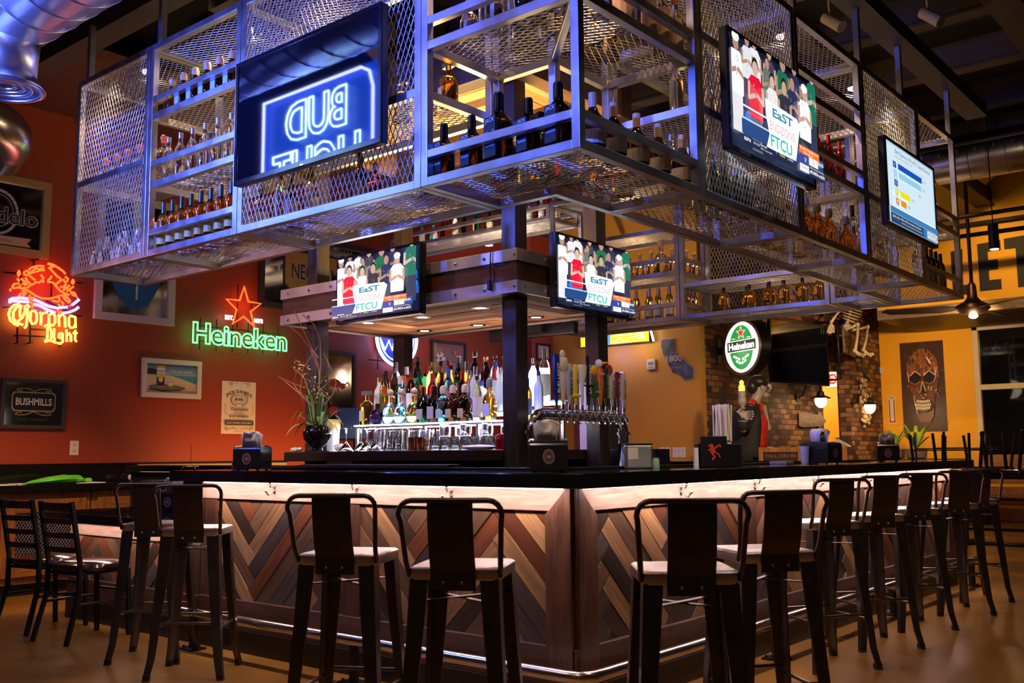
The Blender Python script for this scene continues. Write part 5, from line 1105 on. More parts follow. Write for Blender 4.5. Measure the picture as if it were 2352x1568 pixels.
# beer bottles behind the tower
for i,(u,n) in enumerate([(1323,'pale'),(1336,'dark'),(1346,'blue and white'),(1363,'round white'),(1232,'red')]):
    p=P(u,1010,'y',2.2); put(sp_('beer','amber' if i!=4 else 'dark',['gold','black','silver','blue','red'][i],'cap',[(.7,.65,.6),(.1,.1,.1),(.6,.7,.8),(.8,.8,.8),(.6,.2,.15)][i],(.2,.9)),(max(-1.41,p.x),2.18+.03*(i%2),zt),f'brown beer bottle with {n} label behind the beer tower','beer bottles behind the tower',.3,1.15)
o=M().box(-1.44,-.95,2.12,2.30,0.001,zt-.001).build('beer_display_stand',blackp,bevel=.003); tag(o,'black stand holding beer bottles behind the beer tower','stand')
# ================= WALL PICTURES =================
ink=attrmat('ink',.6); glossart=attrmat('printed_art',.35,spec=.5); 
def picture(label,ax,val,box,draw,fcol,fw=.05,depth=.03,mirror=False,name='framed_picture',cat='picture',fm=None,emit=0):
    fr,w,h=onplane(ax,val,*box); t=thing(name,label,cat,mx=fr)
    if fw:
        m=M(); m.box(-w/2,w/2,h/2-fw,h/2,0.001,depth).box(-w/2,w/2,-h/2,-h/2+fw,0.001,depth).box(-w/2,-w/2+fw,-h/2+fw,h/2-fw,.001,depth).box(w/2-fw,w/2,-h/2+fw,h/2-fw,.001,depth); m.build('frame',fm or mat('frame_%.2f_%.2f_%.2f'%fcol,fcol,.5),t,bevel=.003)
    iw,ih=w-2*fw,h-2*fw; z=depth*.35
    M().box(-iw/2,iw/2,-ih/2,ih/2,.001,z).build('mirror_glass' if mirror else 'panel',(mat('tinted_mirror',(.50,.46,.42),.06,1) if mirror else flatm('backing',(.3,.28,.25))),t)
    a=Art(Matrix.Translation((0,0,z+.0005))); draw(a,iw,ih)
    if a.f: a.build('print',attrmat('lit_art_%g'%emit,.4,emit) if emit else glossart,t)
    return t
def blob(a,cx,cy,rx,ry,col,seed=1,n=26,j=.12):
    rg=random.Random(seed); a.poly([(cx+rx*(1+rg.uniform(-j,j))*math.cos(2*PI*k/n),cy+ry*(1+rg.uniform(-j,j))*math.sin(2*PI*k/n)) for k in range(n)],col)
def grad(a,w,y0,y1,c0,c1,n=10,x0=None,x1=None):
    x0=-w/2 if x0 is None else x0; x1=w/2 if x1 is None else x1; a.z+=a.dz
    for k in range(n):
        c=tuple(c0[i]+(c1[i]-c0[i])*(k+.5)/n for i in range(3)); ya=y0+(y1-y0)*k/n; yb=y0+(y1-y0)*(k+1)/n; a.poly([(x0,ya),(x1,ya),(x1,yb),(x0,yb)],c,False)
def scroll(a,cx,cy,r,w,col,t=1.5,s=1,rot=0):
    a.line([(cx+s*r*(1-k/30)*math.cos(rot+t*2*PI*k/24),cy+r*(1-k/30)*math.sin(rot+t*2*PI*k/24)) for k in range(25)],w,col)
def d_modelo(a,w,h):
    gr=(.45,.42,.36)
    for k in range(22):
        an=-PI*.75+k*(PI*1.5/21)
        for s in (-1,1): a.ell(-.02*w+.23*w*math.cos(an)*1.0,.02*h+.34*h*math.sin(an),.030*w,.018*h,gr,8,an+PI/2+s*.4)
    a.ring(-.02*w,.04*h,.17*w,.25*h,.008*w,gr); a.text('Modelo',.03*w,-.02*h,.27*h,(.55,.50,.42),.84*w,bold=.03); a.text('Modelo',.03*w,-.02*h,.25*h,(.012,.014,.035),.82*w,bold=.01)
    a.poly([(-.3*w,-.36*h),(.38*w,-.34*h),(.33*w,-.42*h),(.38*w,-.48*h),(-.3*w,-.5*h+.01*h),(-.25*w,-.43*h)],(.50,.32,.16)); a.text('Especial',0,-.42*h,.06*h,(.1,.05,.03),.3*w)
picture('gold framed beer mirror with dark blue script, top left of the red wall','x',XL,(-128,398,118,581),d_modelo,(.42,.25,.10),.075,.04,True,'framed_mirror','mirror',fm=mat('gold_frame',(.42,.26,.10),.4,.4,bump=.1))
def d_cor2(a,w,h):
    blob(a,0,.0,.40*w,.45*h,(.012,.10,.26),3,40,.03); a.line([(-.38*w,.05*h),(.38*w,.12*h)],.012*h,(.02,.16,.34)); a.poly([(-.07*w,.5*h),(.1*w,.5*h),(.1*w,-.16*h),(.02*w,-.24*h),(-.07*w,-.18*h)],(.62,.62,.10)); a.rect(.015*w,-.30*h,.03*w,.12*h,(.55,.55,.5)); a.rect(.015*w,.1*h,.05*w,.2*h,(.45,.48,.08))
picture('large white framed blue beer mirror behind the left rack bay','x',XL,(221,452,404,741),d_cor2,(.52,.42,.40),.075,.04,True,'framed_mirror','mirror')
def d_bush(a,w,h):
    go=(.40,.30,.13); bk=(.012,.012,.014)
    a.poly([(-.38*w,.22*h),(-.34*w,.28*h),(.34*w,.28*h),(.38*w,.22*h),(.38*w,-.10*h),(.34*w,-.18*h),(-.34*w,-.18*h),(-.38*w,-.10*h)],go); a.poly([(-.36*w,.20*h),(-.32*w,.25*h),(.32*w,.25*h),(.36*w,.20*h),(.36*w,-.08*h),(.32*w,-.15*h),(-.32*w,-.15*h),(-.36*w,-.08*h)],bk); a.text('BUSHMILLS',0,.05*h,.17*h,(.78,.72,.62),.62*w,bold=.02)
    a.text('1608',0,.40*h,.07*h,(.06,.05,.04),.18*w,bold=.01); a.text('IRISH WHISKEY',0,-.37*h,.07*h,(.05,.04,.035),.52*w,bold=.01)
    for s in (-1,1):
        a.line([(s*x*w,y*h) for x,y in ((.0,.30),(.12,.36),(.24,.36),(.30,.33),(.26,.30),(.2,.31))],.014*w,go); a.line([(s*x*w,y*h) for x,y in ((.0,-.18),(.12,-.25),(.24,-.27),(.31,-.24),(.27,-.20),(.2,-.21))],.014*w,go)
picture('dark framed whiskey mirror low on the red wall at the far left','x',XL,(1,870,152,985),d_bush,(.05,.04,.035),.035,.03,True,'framed_mirror','mirror')
def d_beach(a,w,h):
    grad(a,w,.1*h,.5*h,(.30,.45,.50),(.03,.15,.26)); grad(a,w,-.5*h,.1*h,(.50,.36,.20),(.62,.50,.34)); a.poly([(-.05*w,.12*h),(.5*w,.12*h),(.5*w,-.2*h),(.2*w,.0)],(.06,.26,.28)); a.line([(-.02*w,.09*h),(.18*w,.0),(.5*w,-.18*h)],.02*h,(.7,.72,.68)); a.poly([(-.5*w,.13*h),(-.2*w,.13*h),(-.28*w,.27*h),(-.4*w,.34*h),(-.5*w,.3*h)],(.03,.035,.02))
    blob(a,-.1*w,-.33*h,.36*w,.12*h,(.06,.05,.04),5); blob(a,-.1*w,-.30*h,.34*w,.09*h,(.16,.13,.10),6)
    a.rect(-.22*w,.07*h,.15*w,.72*h,(.62,.42,.06)); a.rect(-.22*w,.24*h,.15*w,.22*h,(.75,.74,.7)); a.text('Corona',-.22*w,.26*h,.09*h,(.02,.04,.2),.13*w,bold=.02); a.text('LIGHT',-.22*w,.16*h,.05*h,(.02,.04,.2),.09*w); a.rect(-.22*w,-.12*h,.15*w,.3*h,(.02,.04,.18)); a.ell(-.22*w,-.04*h,.045*w,.09*h,(.75,.55,.08))
    a.ell(-.02*w,-.22*h,.06*w,.07*h,(.25,.42,.06)); a.ell(-.03*w,-.19*h,.045*w,.05*h,(.55,.65,.25)); a.text('Find your beach.',.18*w,.26*h,.11*h,(.72,.74,.72),.42*w)
picture('white framed beach beer picture with lime and can, left of the rye poster','x',XL,(325,826,461,914),d_beach,(.62,.56,.50),.05,.035)
def d_jd(a,w,h):
    cr=(.72,.62,.50); bk=(.02,.018,.016); a.rect(0,0,w,h,cr); a.text("JACK DANIEL'S",0,.30*h,.085*h,bk,.8*w,bold=.03,arc=.42*w*1.6)
    a.ring(0,.155*h,.19*w,.085*h,.008*w,bk); a.ring(0,.155*h,.15*w,.065*h,.004*w,bk); a.text('RYE',0,.155*h,.05*h,bk,.22*w,bold=.04)
    for s in (-1,1):
        for k in range(12): t=k/11; a.ell(s*.24*w*math.cos(-1.2+t*2.2),.15*h+.12*h*math.sin(-1.2+t*2.2),.022*w,.008*h,bk,8,t*3)
        scroll(a,s*.25*w,.44*h,.06*w,.008*w,bk,1.3,s); a.line([(s*.04*w,.46*h),(s*.16*w,.475*h),(s*.25*w,.46*h)],.008*w,bk); a.line([(s*.42*w,.08*h),(s*.38*w,.0),(s*.42*w,-.08*h),(s*.36*w,-.14*h)],.008*w,bk); scroll(a,s*.36*w,-.41*h,.06*w,.008*w,bk,1.3,s); a.line([(s*.03*w,-.42*h),(s*.18*w,-.39*h),(s*.34*w,-.42*h)],.008*w,bk)
    a.text('Tennessee',0,-.03*h,.055*h,bk,.52*w,shear=.3,bold=.02); a.text('STRAIGHT',0,-.105*h,.022*h,bk,.30*w,bold=.03); a.text('RYE WHISKEY',0,-.17*h,.036*h,bk,.58*w,bold=.04); a.rect(0,-.295*h,.84*w,.085*h,(.06,.09,.05)); a.text('JACK DANIEL DISTILLERY',0,-.295*h,.032*h,(.68,.62,.45),.74*w,bold=.03); a.text('FAMED SINCE 1866',0,-.46*h,.014*h,bk,.3*w)
picture('unframed cream rye whiskey poster on the red wall','x',XL,(509,876,587,996),d_jd,(.7,.6,.5),0,.008,name='poster',cat='poster')
def d_neg(a,w,h):
    go=(.42,.23,.035); bk=(.012,.012,.018)
    a.poly([(-.34*w,.26*h),(-.28*w,.34*h),(.5*w,.34*h),(.5*w,-.3*h),(-.28*w,-.3*h),(-.34*w,-.2*h)],bk); a.poly([(-.32*w,.25*h),(-.27*w,.31*h),(.5*w,.31*h),(.5*w,-.27*h),(-.27*w,-.27*h),(-.32*w,-.18*h)],go)
    a.text('NEGRA MODELO',.12*w,.02*h,.26*h,(.5,.5,.45),.78*w,bold=.035); a.text('NEGRA MODELO',.12*w,.02*h,.24*h,bk,.77*w,bold=.015)
    for k in range(9): a.line([(-.0*w+.02*w*k,.36*h),(.05*w+.03*w*k,.44*h),(.0+.035*w*k,.48*h)],.006*w,(.3,.3,.3))
picture('large dark framed amber beer mirror behind the canopy','x',XL,(601,548,870,722),d_neg,(.03,.02,.02),.07,.04,True,'framed_mirror','mirror')
def d_fb(a,w,h):
    r=(.30,.012,.01)
    for cy in (.12*h,-.22*h):
        blob(a,-.1*w,cy+.03*h,.22*w,.055*h,r,7); blob(a,.15*w,cy,.12*w,.04*h,r,8); a.line([(-.25*w,cy),(-.35*w,cy-.05*h),(-.3*w,cy-.09*h)],.03*w,r); a.line([(.0,cy-.02*h),(.05*w,cy-.09*h)],.04*w,r); a.line([(.22*w,cy+.01*h),(.34*w,cy+.05*h),(.4*w,cy+.02*h)],.03*w,r)
picture('tall black framed mirror with red flame creatures behind the plant','x',XL,(733,806,815,1010),d_fb,(.015,.012,.014),.045,.03,True,'framed_mirror','mirror')
def d_soc(a,w,h):
    a.rect(0,0,w,h,(.16,.035,.075)); a.rect(-.44*w,0,.12*w,h,(.30,.20,.05))
    for k in range(10): a.line([(-.46*w+.03*w*k*.9,.35*h),(-.40*w+.02*w*k,.0),(-.48*w+.035*w*k,-.35*h)],.008*w,(.50,.40,.22))
    for k in range(7): a.line([(-.46*w,.25*h-.09*h*k),(-.2*w,.15*h-.07*h*k)],.008*w,(.50,.40,.22))
    a.ell(-.27*w,-.02*h,.15*w,.2*h,(.62,.60,.55)); a.poly([(-.27*w+.05*w*math.cos(k*2*PI/5),-.02*h+.065*h*math.sin(k*2*PI/5)) for k in range(5)],(.02,.02,.02))
    for k in range(5): a.ell(-.27*w+.12*w*math.cos(k*2*PI/5+.6),-.02*h+.155*h*math.sin(k*2*PI/5+.6),.03*w,.04*h,(.02,.02,.02))
    a.star(.17*w,.22*h,.09*w,(.55,.015,.02)); a.text('Heineken',.16*w,-.03*h,.15*h,(.015,.12,.045),.56*w,bold=.04)
picture('black framed football beer picture with red star on the red wall','x',XL,(989,783,1070,864),d_soc,(.015,.012,.014),.04,.03)
def d_cert(a,w,h):
    a.rect(0,0,w,h,(.55,.36,.32)); a.ring(-.3*w,.35*h,.14*w,.12*h,.01*w,(.3,.15,.12)); a.text('Certificate',.0,.15*h,.06*h,(.08,.05,.05),.4*w)
    for k in range(3): a.line([(-.3*w,.02*h-.07*h*k),(.3*w,.02*h-.07*h*k)],.008*h,(.25,.15,.12))
    a.line([(-.45*w,-.1*h),(-.1*w,-.2*h),(.0,-.35*h),(-.3*w,-.42*h)],.03*w,(.28,.2,.2))
for i,b in enumerate([(1231,789,1263,829),(1233,838,1261,884)]):
    picture(f'small black framed certificate on the red pillar, {["upper","lower"][i]} one','x',XR,b,d_cert,(.015,.012,.012),.035,.02)
# fittings
def plate(label,fr,w,h,kind,cat='outlet',col=(.72,.64,.56)):
    t=thing('wall_plate',label,cat,mx=fr); M().box(-w/2,w/2,-h/2,h/2,.0005,.006).build('cover',mat('plate_ivory',col,.4),t,bevel=.0015); a=Art(Matrix.Translation((0,0,.0065)),.0003)
    if kind=='outlet':
        for s in (-1,1):
            a.rect(0,s*h*.2,w*.42,h*.26,(.62,.55,.48))
            for q in (-1,1): a.rect(q*w*.1,s*h*.22,w*.04,h*.09,(.05,.05,.05))
    else:
        n=3 if kind=='triple' else 1
        for k in range(n): x=(k-(n-1)/2)*w/n*.85; a.rect(x,0,w/n*.32,h*.6,(.55,.42,.40)); a.rect(x,-h*.06,w/n*.2,h*.2,(.75,.68,.66))
    a.build('sockets' if kind=='outlet' else 'switch',ink,t)
fr,w,h=onplane('x',XL,160,1012,180,1045); plate('ivory outlet plate on the red wall under the whiskey mirror',fr,w,h,'outlet')
for i,(b,k) in enumerate([((1515,1027,1526,1049),'single'),((1528,1027,1540,1049),'single'),((1545,1027,1575,1050),'triple')]):
    fr,w,h=onplane('y',YM,*b); plate(['leftmost single switch plate on the mustard wall','second single switch plate on the mustard wall','triple switch plate on the mustard wall'][i],fr,w,h,k,'switch',(.62,.42,.36))
fr,w,h=onplane('y',YM,1488,825,1508,849); t=thing('wall_alarm','small pale alarm unit high on the mustard wall','alarm',mx=fr); M().box(-w/2,w/2,-h/2,h/2,.0005,.04).build('housing',mat('alarm_pale',(.6,.5,.45),.4),t,bevel=.01); a=Art(Matrix.Translation((0,0,.0405))); a.rect(0,.08*h,w*.6,h*.3,(.12,.2,.3)); a.rect(0,-.3*h,w*.55,h*.12,(.3,.2,.15)); a.build('strobe',ink,t)
# California sign
ca=[(1521,780),(1550,779),(1551,809),(1595,850),(1594,868),(1573,872),(1568,862),(1548,854),(1541,840),(1531,820),(1524,805),(1520,792)]
cc=[(690,100),(835,92),(838,235),(1000,380),(1035,410),(1055,445),(1050,470),(1050,528),(945,552),(935,520),(890,485),(865,472),(818,468),(805,430),(770,375),(765,350),(735,305),(728,285),(710,265),(698,200),(690,190)]
pts=[P(1380+x/4.9,760+y/4.9,'y',YM) for x,y in cc]; cx=sum(p.x for p in pts)/len(pts); cz=sum(p.z for p in pts)/len(pts)
t=thing('state_shaped_sign','dark slate sign shaped like the state map on the mustard wall','sign',mx=FY((cx,YM,cz))); p2=[(p.x-cx,p.z-cz) for p in pts]
M().prism([(x*1.03,y*1.03) for x,y in p2],Matrix(),.001,.014).build('backing',mat('teal_edge',(.30,.42,.42),.3),t); M().prism(p2,Matrix(),.0145,.024).build('board',mat('slate_swirl',(.055,.06,.10),.45,var=.9,vscale=9),t)
a=Art(Matrix.Translation((0,0,.0245))); a.text('1800',-.02,.06,.085,(.55,.42,.42),.24,bold=.01); a.text('TEQUILA',-.02,-.01,.02,(.4,.3,.3),.1); a.text('CALIFORNIA',-.0,-.06,.02,(.4,.3,.3),.18); a.build('lettering',ink,t)
# far wall
def d_skull(a,w,h):
    rg=random.Random(3); a.rect(0,0,w,h,(.06,.026,.016)); o=(.62,.20,.03); wh=(.80,.66,.5); dk=(.012,.006,.005); gy=(.16,.10,.07)
    for k in range(70):
        x,y=rg.uniform(-.48,.48)*w,rg.uniform(-.5,.5)*h; scroll(a,x,y,rg.uniform(.03,.08)*w,.006*w,rg.choice([(.12,.05,.03),(.20,.09,.05),(.28,.15,.10),(.16,.04,.015)]),rg.uniform(.8,1.6),rg.choice((-1,1)),rg.uniform(0,6))
    blob(a,.02*w,.17*h,.37*w,.245*h,(.25,.09,.03),4,40,.03); a.poly([(-.32*w,.10*h),(-.27*w,-.06*h),(-.20*w,-.10*h),(-.17*w,-.33*h),(-.08*w,-.40*h),(.14*w,-.40*h),(.22*w,-.33*h),(.26*w,-.10*h),(.33*w,-.05*h),(.37*w,.10*h)],(.15,.05,.022))
    for k in range(150):
        an=rg.uniform(0,2*PI); r=rg.uniform(.2,1); x,y=.02*w+.35*w*r*math.cos(an),.12*h+.27*h*r*math.sin(an)-(.12*h if math.sin(an)<0 else 0)
        dx,dy=rg.uniform(-.03,.03)*w,rg.uniform(-.06,.06)*h; a.line([(x,y),(x+dx*.6,y+dy*.5),(x+dx,y+dy)],rg.uniform(.008,.025)*w,rg.choice([o,o,(.25,.07,.02),(.5,.2,.05),wh,dk,gy]))
    for s,cx in ((-1,-.13*w),(1,.19*w)):
        blob(a,cx,.09*h,.125*w,.065*h,dk,6+s,24,.08); a.line([(cx-.12*w,.12*h),(cx,.17*h),(cx+.12*w,.12*h)],.02*w,wh); a.line([(cx-.11*w,.04*h),(cx,.02*h),(cx+.10*w,.05*h)],.018*w,o)
    a.poly([(.03*w,.045*h),(-.03*w,-.06*h),(-.01*w,-.09*h),(.03*w,-.07*h),(.07*w,-.09*h),(.09*w,-.06*h)],dk); a.line([(-.03*w,-.06*h),(.025*w,.055*h),(.09*w,-.055*h)],.015*w,wh); blob(a,.02*w,-.215*h,.19*w,.075*h,dk,9,24,.05)
    for row,(yy,n) in enumerate(((-.175*h,8),(-.215*h,9),(-.25*h,8))):
        for k in range(n): x=.02*w+(k-(n-1)/2)*.04*w; a.ell(x,yy-abs(x-.02*w)*-.12,.016*w,.018*h,wh,10)
    a.ell(.20*w,.28*h,.02*w,.05*h,wh,12,.5); a.line([(.32*w,.2*h),(.34*w,.1*h),(.3*w,.05*h)],.015*w,wh); a.line([(-.3*w,.16*h),(-.28*w,.05*h)],.015*w,wh); a.line([(-.18*w,-.1*h),(-.16*w,-.2*h),(-.12*w,-.3*h)],.015*w,wh)
picture('tall orange and black painted skull canvas on the far yellow wall','y',YS,(2071,784,2171,990),d_skull,(.02,.01,.01),0,.04,name='skull_painting',cat='painting')
def d_fire(a,w,h):
    a.rect(0,0,w,h,(.75,.68,.5)); a.rect(0,0,w*.82,h*.94,(.30,.01,.01)); a.rect(0,.02*h,w*.5,h*.78,(.78,.72,.6)); a.poly([(-.35*w,-.36*h),(.35*w,-.36*h),(0,-.45*h)],(.78,.72,.6)); a.rect(0,.41*h,w*.8,h*.07,(.78,.72,.6)); a.text('FIRE',0,.41*h,.045*h,(.3,.01,.01),.6*w,bold=.03)
    for k,c in enumerate('EXTINGUISHER'): a.text(c,0,.33*h-k*.056*h,.038*h,(.1,.02,.02),bold=.02)
picture('narrow red and white fire extinguisher arrow sign on the far wall','y',YS,(2041,909,2057,972),d_fire,(.5,.4,.3),0,.01,name='safety_sign',cat='sign')
fr,w,h=onplane('y',YS,2022,843,2030,858); t=M().box(-w/2,w/2,-h/2,h/2,.0005,.04).build('sensor_box',MT['alarm_pale'],bevel=.006); t.matrix_world=fr; tag(t,'tiny pale sensor box on the far wall beside the brick corner','sensor')
p=P(2048,1000,'y',YS-.12); t=wthing('fire_extinguisher','red fire extinguisher under its arrow sign on the far wall','extinguisher',(p.x,YS-.12,.85))
M().lathe([(0,0),(.07,0),(.075,.01),(.075,.38),(.05,.43),(.02,.45),(.02,.47),(0,.47)],16,(p.x,YS-.09,.86)).build('cylinder',mat('extinguisher_red',(.4,.02,.01),.3),t,smooth=True); M().box(p.x-.02,p.x+.06,YS-.11,YS-.07,1.33,1.37).build('valve',blackm,t); M().box(p.x-.04,p.x+.04,YS-.02,YS,.95,1.2).build('bracket',blackm,t)
# big painted letters
LF=FY((0,YF-.004,0)); t=wthing('wall_lettering','huge black painted capital letters on the upper yellow wall','lettering',(-1.4,YF,3.85)); lb=mat('letter_black',(.012,.012,.012),.6)
def letter(ps,nm): 
    m=M(); [m.prism(p,LF,0,.003+.0004*i) for i,p in enumerate(ps)]; m.build(nm,lb,t)
letter([[(-1.85,3.47),(-1.54,3.48),(-1.54,3.62),(-1.70,3.62),(-1.68,4.17),(-1.85,4.15)]],'letter_l')
letter([[(-1.47,3.50),(-1.17,3.50),(-1.17,3.65),(-1.33,3.65),(-1.33,3.80),(-1.20,3.80),(-1.20,3.95),(-1.33,3.95),(-1.33,4.08),(-1.15,4.08),(-1.15,4.23),(-1.47,4.21)]],'letter_e')
letter([[(-.95,3.50),(-.78,3.50),(-.78,4.10),(-.62,4.10),(-.62,4.26),(-1.10,4.24),(-1.10,4.08),(-.95,4.08)]],'letter_t')
# ================= BRICK WALL FITTINGS =================
c=P(1705,797,'x',XB+.55); t=thing('round_beer_sign','round lit beer sign on a bracket sticking out of the brick wall','sign',mx=Matrix.Translation(c)@Matrix.Rotation(math.radians(-22),4,'Z')@FY((0,0,0)))
R=.36
M().cyl((0,0,-.16),(0,0,-.002),R,R,48).build('drum',blackm,t,smooth=True); 
m=M(); m.lathe([(R-.02,0),(R+.006,.0),(R+.006,.02),(R-.03,.022)],48,cap=False); m.build('rim',mat('bronze_rim',(.25,.2,.15),.3,1),t,smooth=True)
a=Art(Matrix.Translation((0,0,.004)),.001); a.ell(0,0,R-.03,R-.03,(.95,.82,.62),48); a.ell(-.015,0,R*.62,R*.80,(.005,.22,.035),48); a.rect(-.01,.02,R*1.55,R*.42,(.9,.85,.65),.02); a.rect(-.01,.02,R*1.50,R*.36,(.012,.012,.012),.02); a.text('Heineken',-.01,.02,R*.26,(.9,.9,.85),R*1.34,bold=.04,rot=.02); a.star(-.01,R*.52,R*.26,(.9,.85,.7)); a.star(-.01,R*.52,R*.21,(.75,.015,.01))
a.line([(-.33*R-.01,.33*R),(-.5*R,.33*R)],.01,(.8,.8,.6)); a.line([(.3*R,.33*R),(.46*R,.33*R)],.01,(.8,.8,.6))
for s in (-1,1):
    for q,(x,y) in enumerate(((.12,-.42),(.26,-.36),(.36,-.32),(.22,-.5),(.08,-.56))): a.ell(-.01+s*x*R,y*R,.07*R,.05*R,(.75,.85,.55),10,s*.5)
a.build('lit_face',attrmat('lit_sign_face',.3,1.7),t)
m=M(); m.cbox((-R-.10,0,-.08),(.22,.10,.05)); m.build('bracket_arm',blackm,t,bevel=.006); M().cbox((-R-.20,0,-.08),(.03,.34,.06)).build('wall_mount',blackm,t,bevel=.004)
lamp('POINT','round_sign_glow',(c.x+.3,c.y-.3,c.z),3,(1,.85,.65),.2)
def sconce(u,v,lab):
    p=P(u,v,'x',XB+.38 if u<1950 else XP+.3); x0=XB if u<1950 else XP
    t=wthing('wall_sconce',lab,'wall light',(x0,p.y,p.z)); t['group']='black sconces on the brick wall'
    M().tube([(x0,p.y,p.z+.02),(x0+.1,p.y,p.z+.06),(x0+.16,p.y,p.z+.24),(p.x-.08,p.y,p.z+.30),(p.x,p.y,p.z+.22),(p.x,p.y,p.z+.10)],.012,8).build('arm',blackm,t,smooth='all'); M().cyl((x0,p.y,p.z+.02),(x0+.02,p.y,p.z+.02),.06).build('back_plate',blackm,t,smooth=True)
    M().lathe([(.03,.12),(.05,.10),(.06,.05),(.15,.01),(.155,.0),(.05,.03),(0,.1)],24,(p.x,p.y,p.z)).build('shade',blackm,t,smooth=True)
    M().lathe([(.085,.012),(.088,-.03),(.075,-.09),(.04,-.13),(0,-.14)],20,(p.x,p.y,p.z)).build('bulb_globe',emat('sconce_globe',(1,.74,.44),13),t,smooth='all')
    lamp('POINT','sconce_light',(p.x+.03,p.y,p.z-.05),60,(1,.62,.28),.09)
sconce(1885,915,'lit black wall sconce left of the doorway in the brick wall'); sconce(1998,930,'lit black wall sconce on the brick pillar with the wreath')
# wreath
p=P(1985,925,'x',XP+.06); m=M(); rg=random.Random(4)
for k in range(90): a_=rg.uniform(0,2*PI); rr_=.17+rg.uniform(-.05,.06); m.ball((XP+.06+rg.uniform(-.03,.05),p.y+rr_*math.cos(a_)*.75,p.z+rr_*1.75*math.sin(a_)),rg.uniform(.022,.042),7)
o=m.build('dried_garland',mat('dried_garland',(.42,.30,.18),.6,var=.4,vscale=20),None,smooth='all'); tag(o,'tangled pale dried garland behind the sconce on the brick pillar','garland')
p=P(1867,965,'x',XB+.02); t=wthing('arrow_sign','small grey arrow shaped metal sign on the brick wall','sign',(XB,p.y,p.z)); M().prism([(-.55,.10),(-.4,.12),(.2,.09),(.2,.15),(.5,0),(.2,-.15),(.2,-.09),(-.4,-.12),(-.55,-.1)],FX((XB+.02,p.y,p.z)),0,.015).build('board',mat('weathered_tin',(.16,.12,.09),.5,.5,var=.4),t)
a=Art(FX((XB+.0355,p.y,p.z))); a.text('TEQUILA',-.1,0,.12,(.4,.33,.22),.5); a.build('lettering',ink,t)
p=P(1840,915,'x',XB+.02); 
fr,w,h=onplane('x',XB,1827,912,1852,924); 
# exit sign in the corridor
p=P(1916,870,'y',13.2); t=thing('exit_sign','white box sign with red capitals seen through the brick doorway','sign',mx=FY((p.x+.09,13.2,p.z))); M().box(-.24,.20,-.15,.15,-.05,0).build('housing',white,t,bevel=.004); a=Art(Matrix.Translation((0,0,.001))); a.rect(-.02,0,.42,.28,(.75,.6,.5)); a.text('EXIT',-.01,0,.17,(.95,.03,.01),.34,bold=.03); a.build('lit_face',attrmat('exit_face',.4,1.6),t); M().box(-.02,.02,.15,2.75-p.z,-.04,-.01).build('stem',white,t)
# restroom board and skeleton
p=P(1955,790,'x',XB+.40); by,bz=p.y,p.z; t=wthing('hanging_board','weathered wooden restroom board on pipe brackets with hooks','sign',(XB,by,bz)); 
BF=Matrix.Translation((XB+.40,by,bz))@Matrix.Rotation(math.radians(12),4,'Z')@FX((0,0,0)); wb=wood('weathered_board',(.12,.07,.045),(.30,.19,.12),.6,(12,2,12))
m=M(); m.prism([(-.62,-.19),(.62,-.19),(.62,.19),(-.62,.19)],BF,-.03,0); m.build('board',wb,t); a=Art(BF@Matrix.Translation((0,0,.0006))); a.text('RESTROOMS',0,0,.22,(.03,.02,.018),1.12,bold=.03); a.build('lettering',ink,t)
m=M(); m.tube([(XB,by-.55,bz+.32),(XB+.3,by-.55,bz+.32),(XB+.4,by-.55,bz+.26),(XB+.4,by-.55,bz-.55),(XB+.42,by-.4,bz-.62)],.022,8); m.build('pipe_bracket',blackm,t,smooth='all')
m=M(); m.tube([(XB,by+.4,bz-.1),(XB+.4,by+.4,bz-.2),(XB+.45,by+.4,bz-.5),(XB+.5,by+.5,bz-.58)],.018,8).tube([(XB+.4,by-.52,bz-.6),(XB+.25,by-.7,bz-.62),(XB+.12,by-.75,bz-.55)],.016,8); m.build('pipe_bracket',blackm,t,smooth='all')
bone=mat('bone',(.72,.62,.42),.5); sk=wthing('skeleton','pale toy skeleton sitting on top of the restroom board','skeleton',(XB+.42,by,bz+.2))
def Q(u,v,dx=0): return P(u,v,'x',XB+.42+dx)
def bonet(nm,*paths):
    m=M()
    for pth,r in paths:
        q=[Q(*x) for x in pth]; n=len(q); m.tube(q,[r*1.5]+[r]*(n-2)+[r*1.5] if n>2 else [r*1.4,r*1.2],8); [m.ball(x,r*1.9,8) for x in (q[0],q[-1])]
    return m.build(nm,bone,sk,smooth='all')
bonet('thigh_bone',([(1942,757,.05),(1952,753,.12),(1970,745,.25)],.018)); bonet('thigh_bone',([(1955,758,-.05),(1975,755,.05),(1993,750,.12)],.018))
bonet('shin_bone',([(1970,745,.25),(1969,775,.27),(1964,805,.3)],.016),([(1973,748,.25),(1970,780,.27),(1966,804,.3)],.010)); bonet('shin_bone',([(1993,752,.12),(1990,780,.14),(1983,803,.16)],.016))
bonet('foot_bones',([(1962,805,.3),(1975,812,.33),(1985,814,.36)],.014),([(1962,806,.3),(1972,815,.33),(1982,818,.36)],.010)); bonet('foot_bones',([(1983,803,.16),(1995,812,.2),(2004,813,.24)],.014),([(1983,805,.16),(1992,814,.2),(2000,817,.24)],.010))
bonet('spine',([(1944,748,0),(1950,728,-.02),(1957,705,-.04),(1966,680,-.05)],.022)); m=M(); c0=Q(1946,750); m.ball(c0,.09,12,(.8,1.2,.6)); m.build('pelvis',bone,sk,smooth='all')
m=M()
for k in range(8):
    c1=Q(1950+k*2.4,735-k*6.2); rr_=.11+.05*math.sin(k/7*PI); m.tube([(c1.x+rr_*.8*math.cos(a_),c1.y+rr_*1.15*math.sin(a_),c1.z-.05*math.cos(a_)) for a_ in np.linspace(0,2*PI,15)[:-1]],.011,6,closed=True)
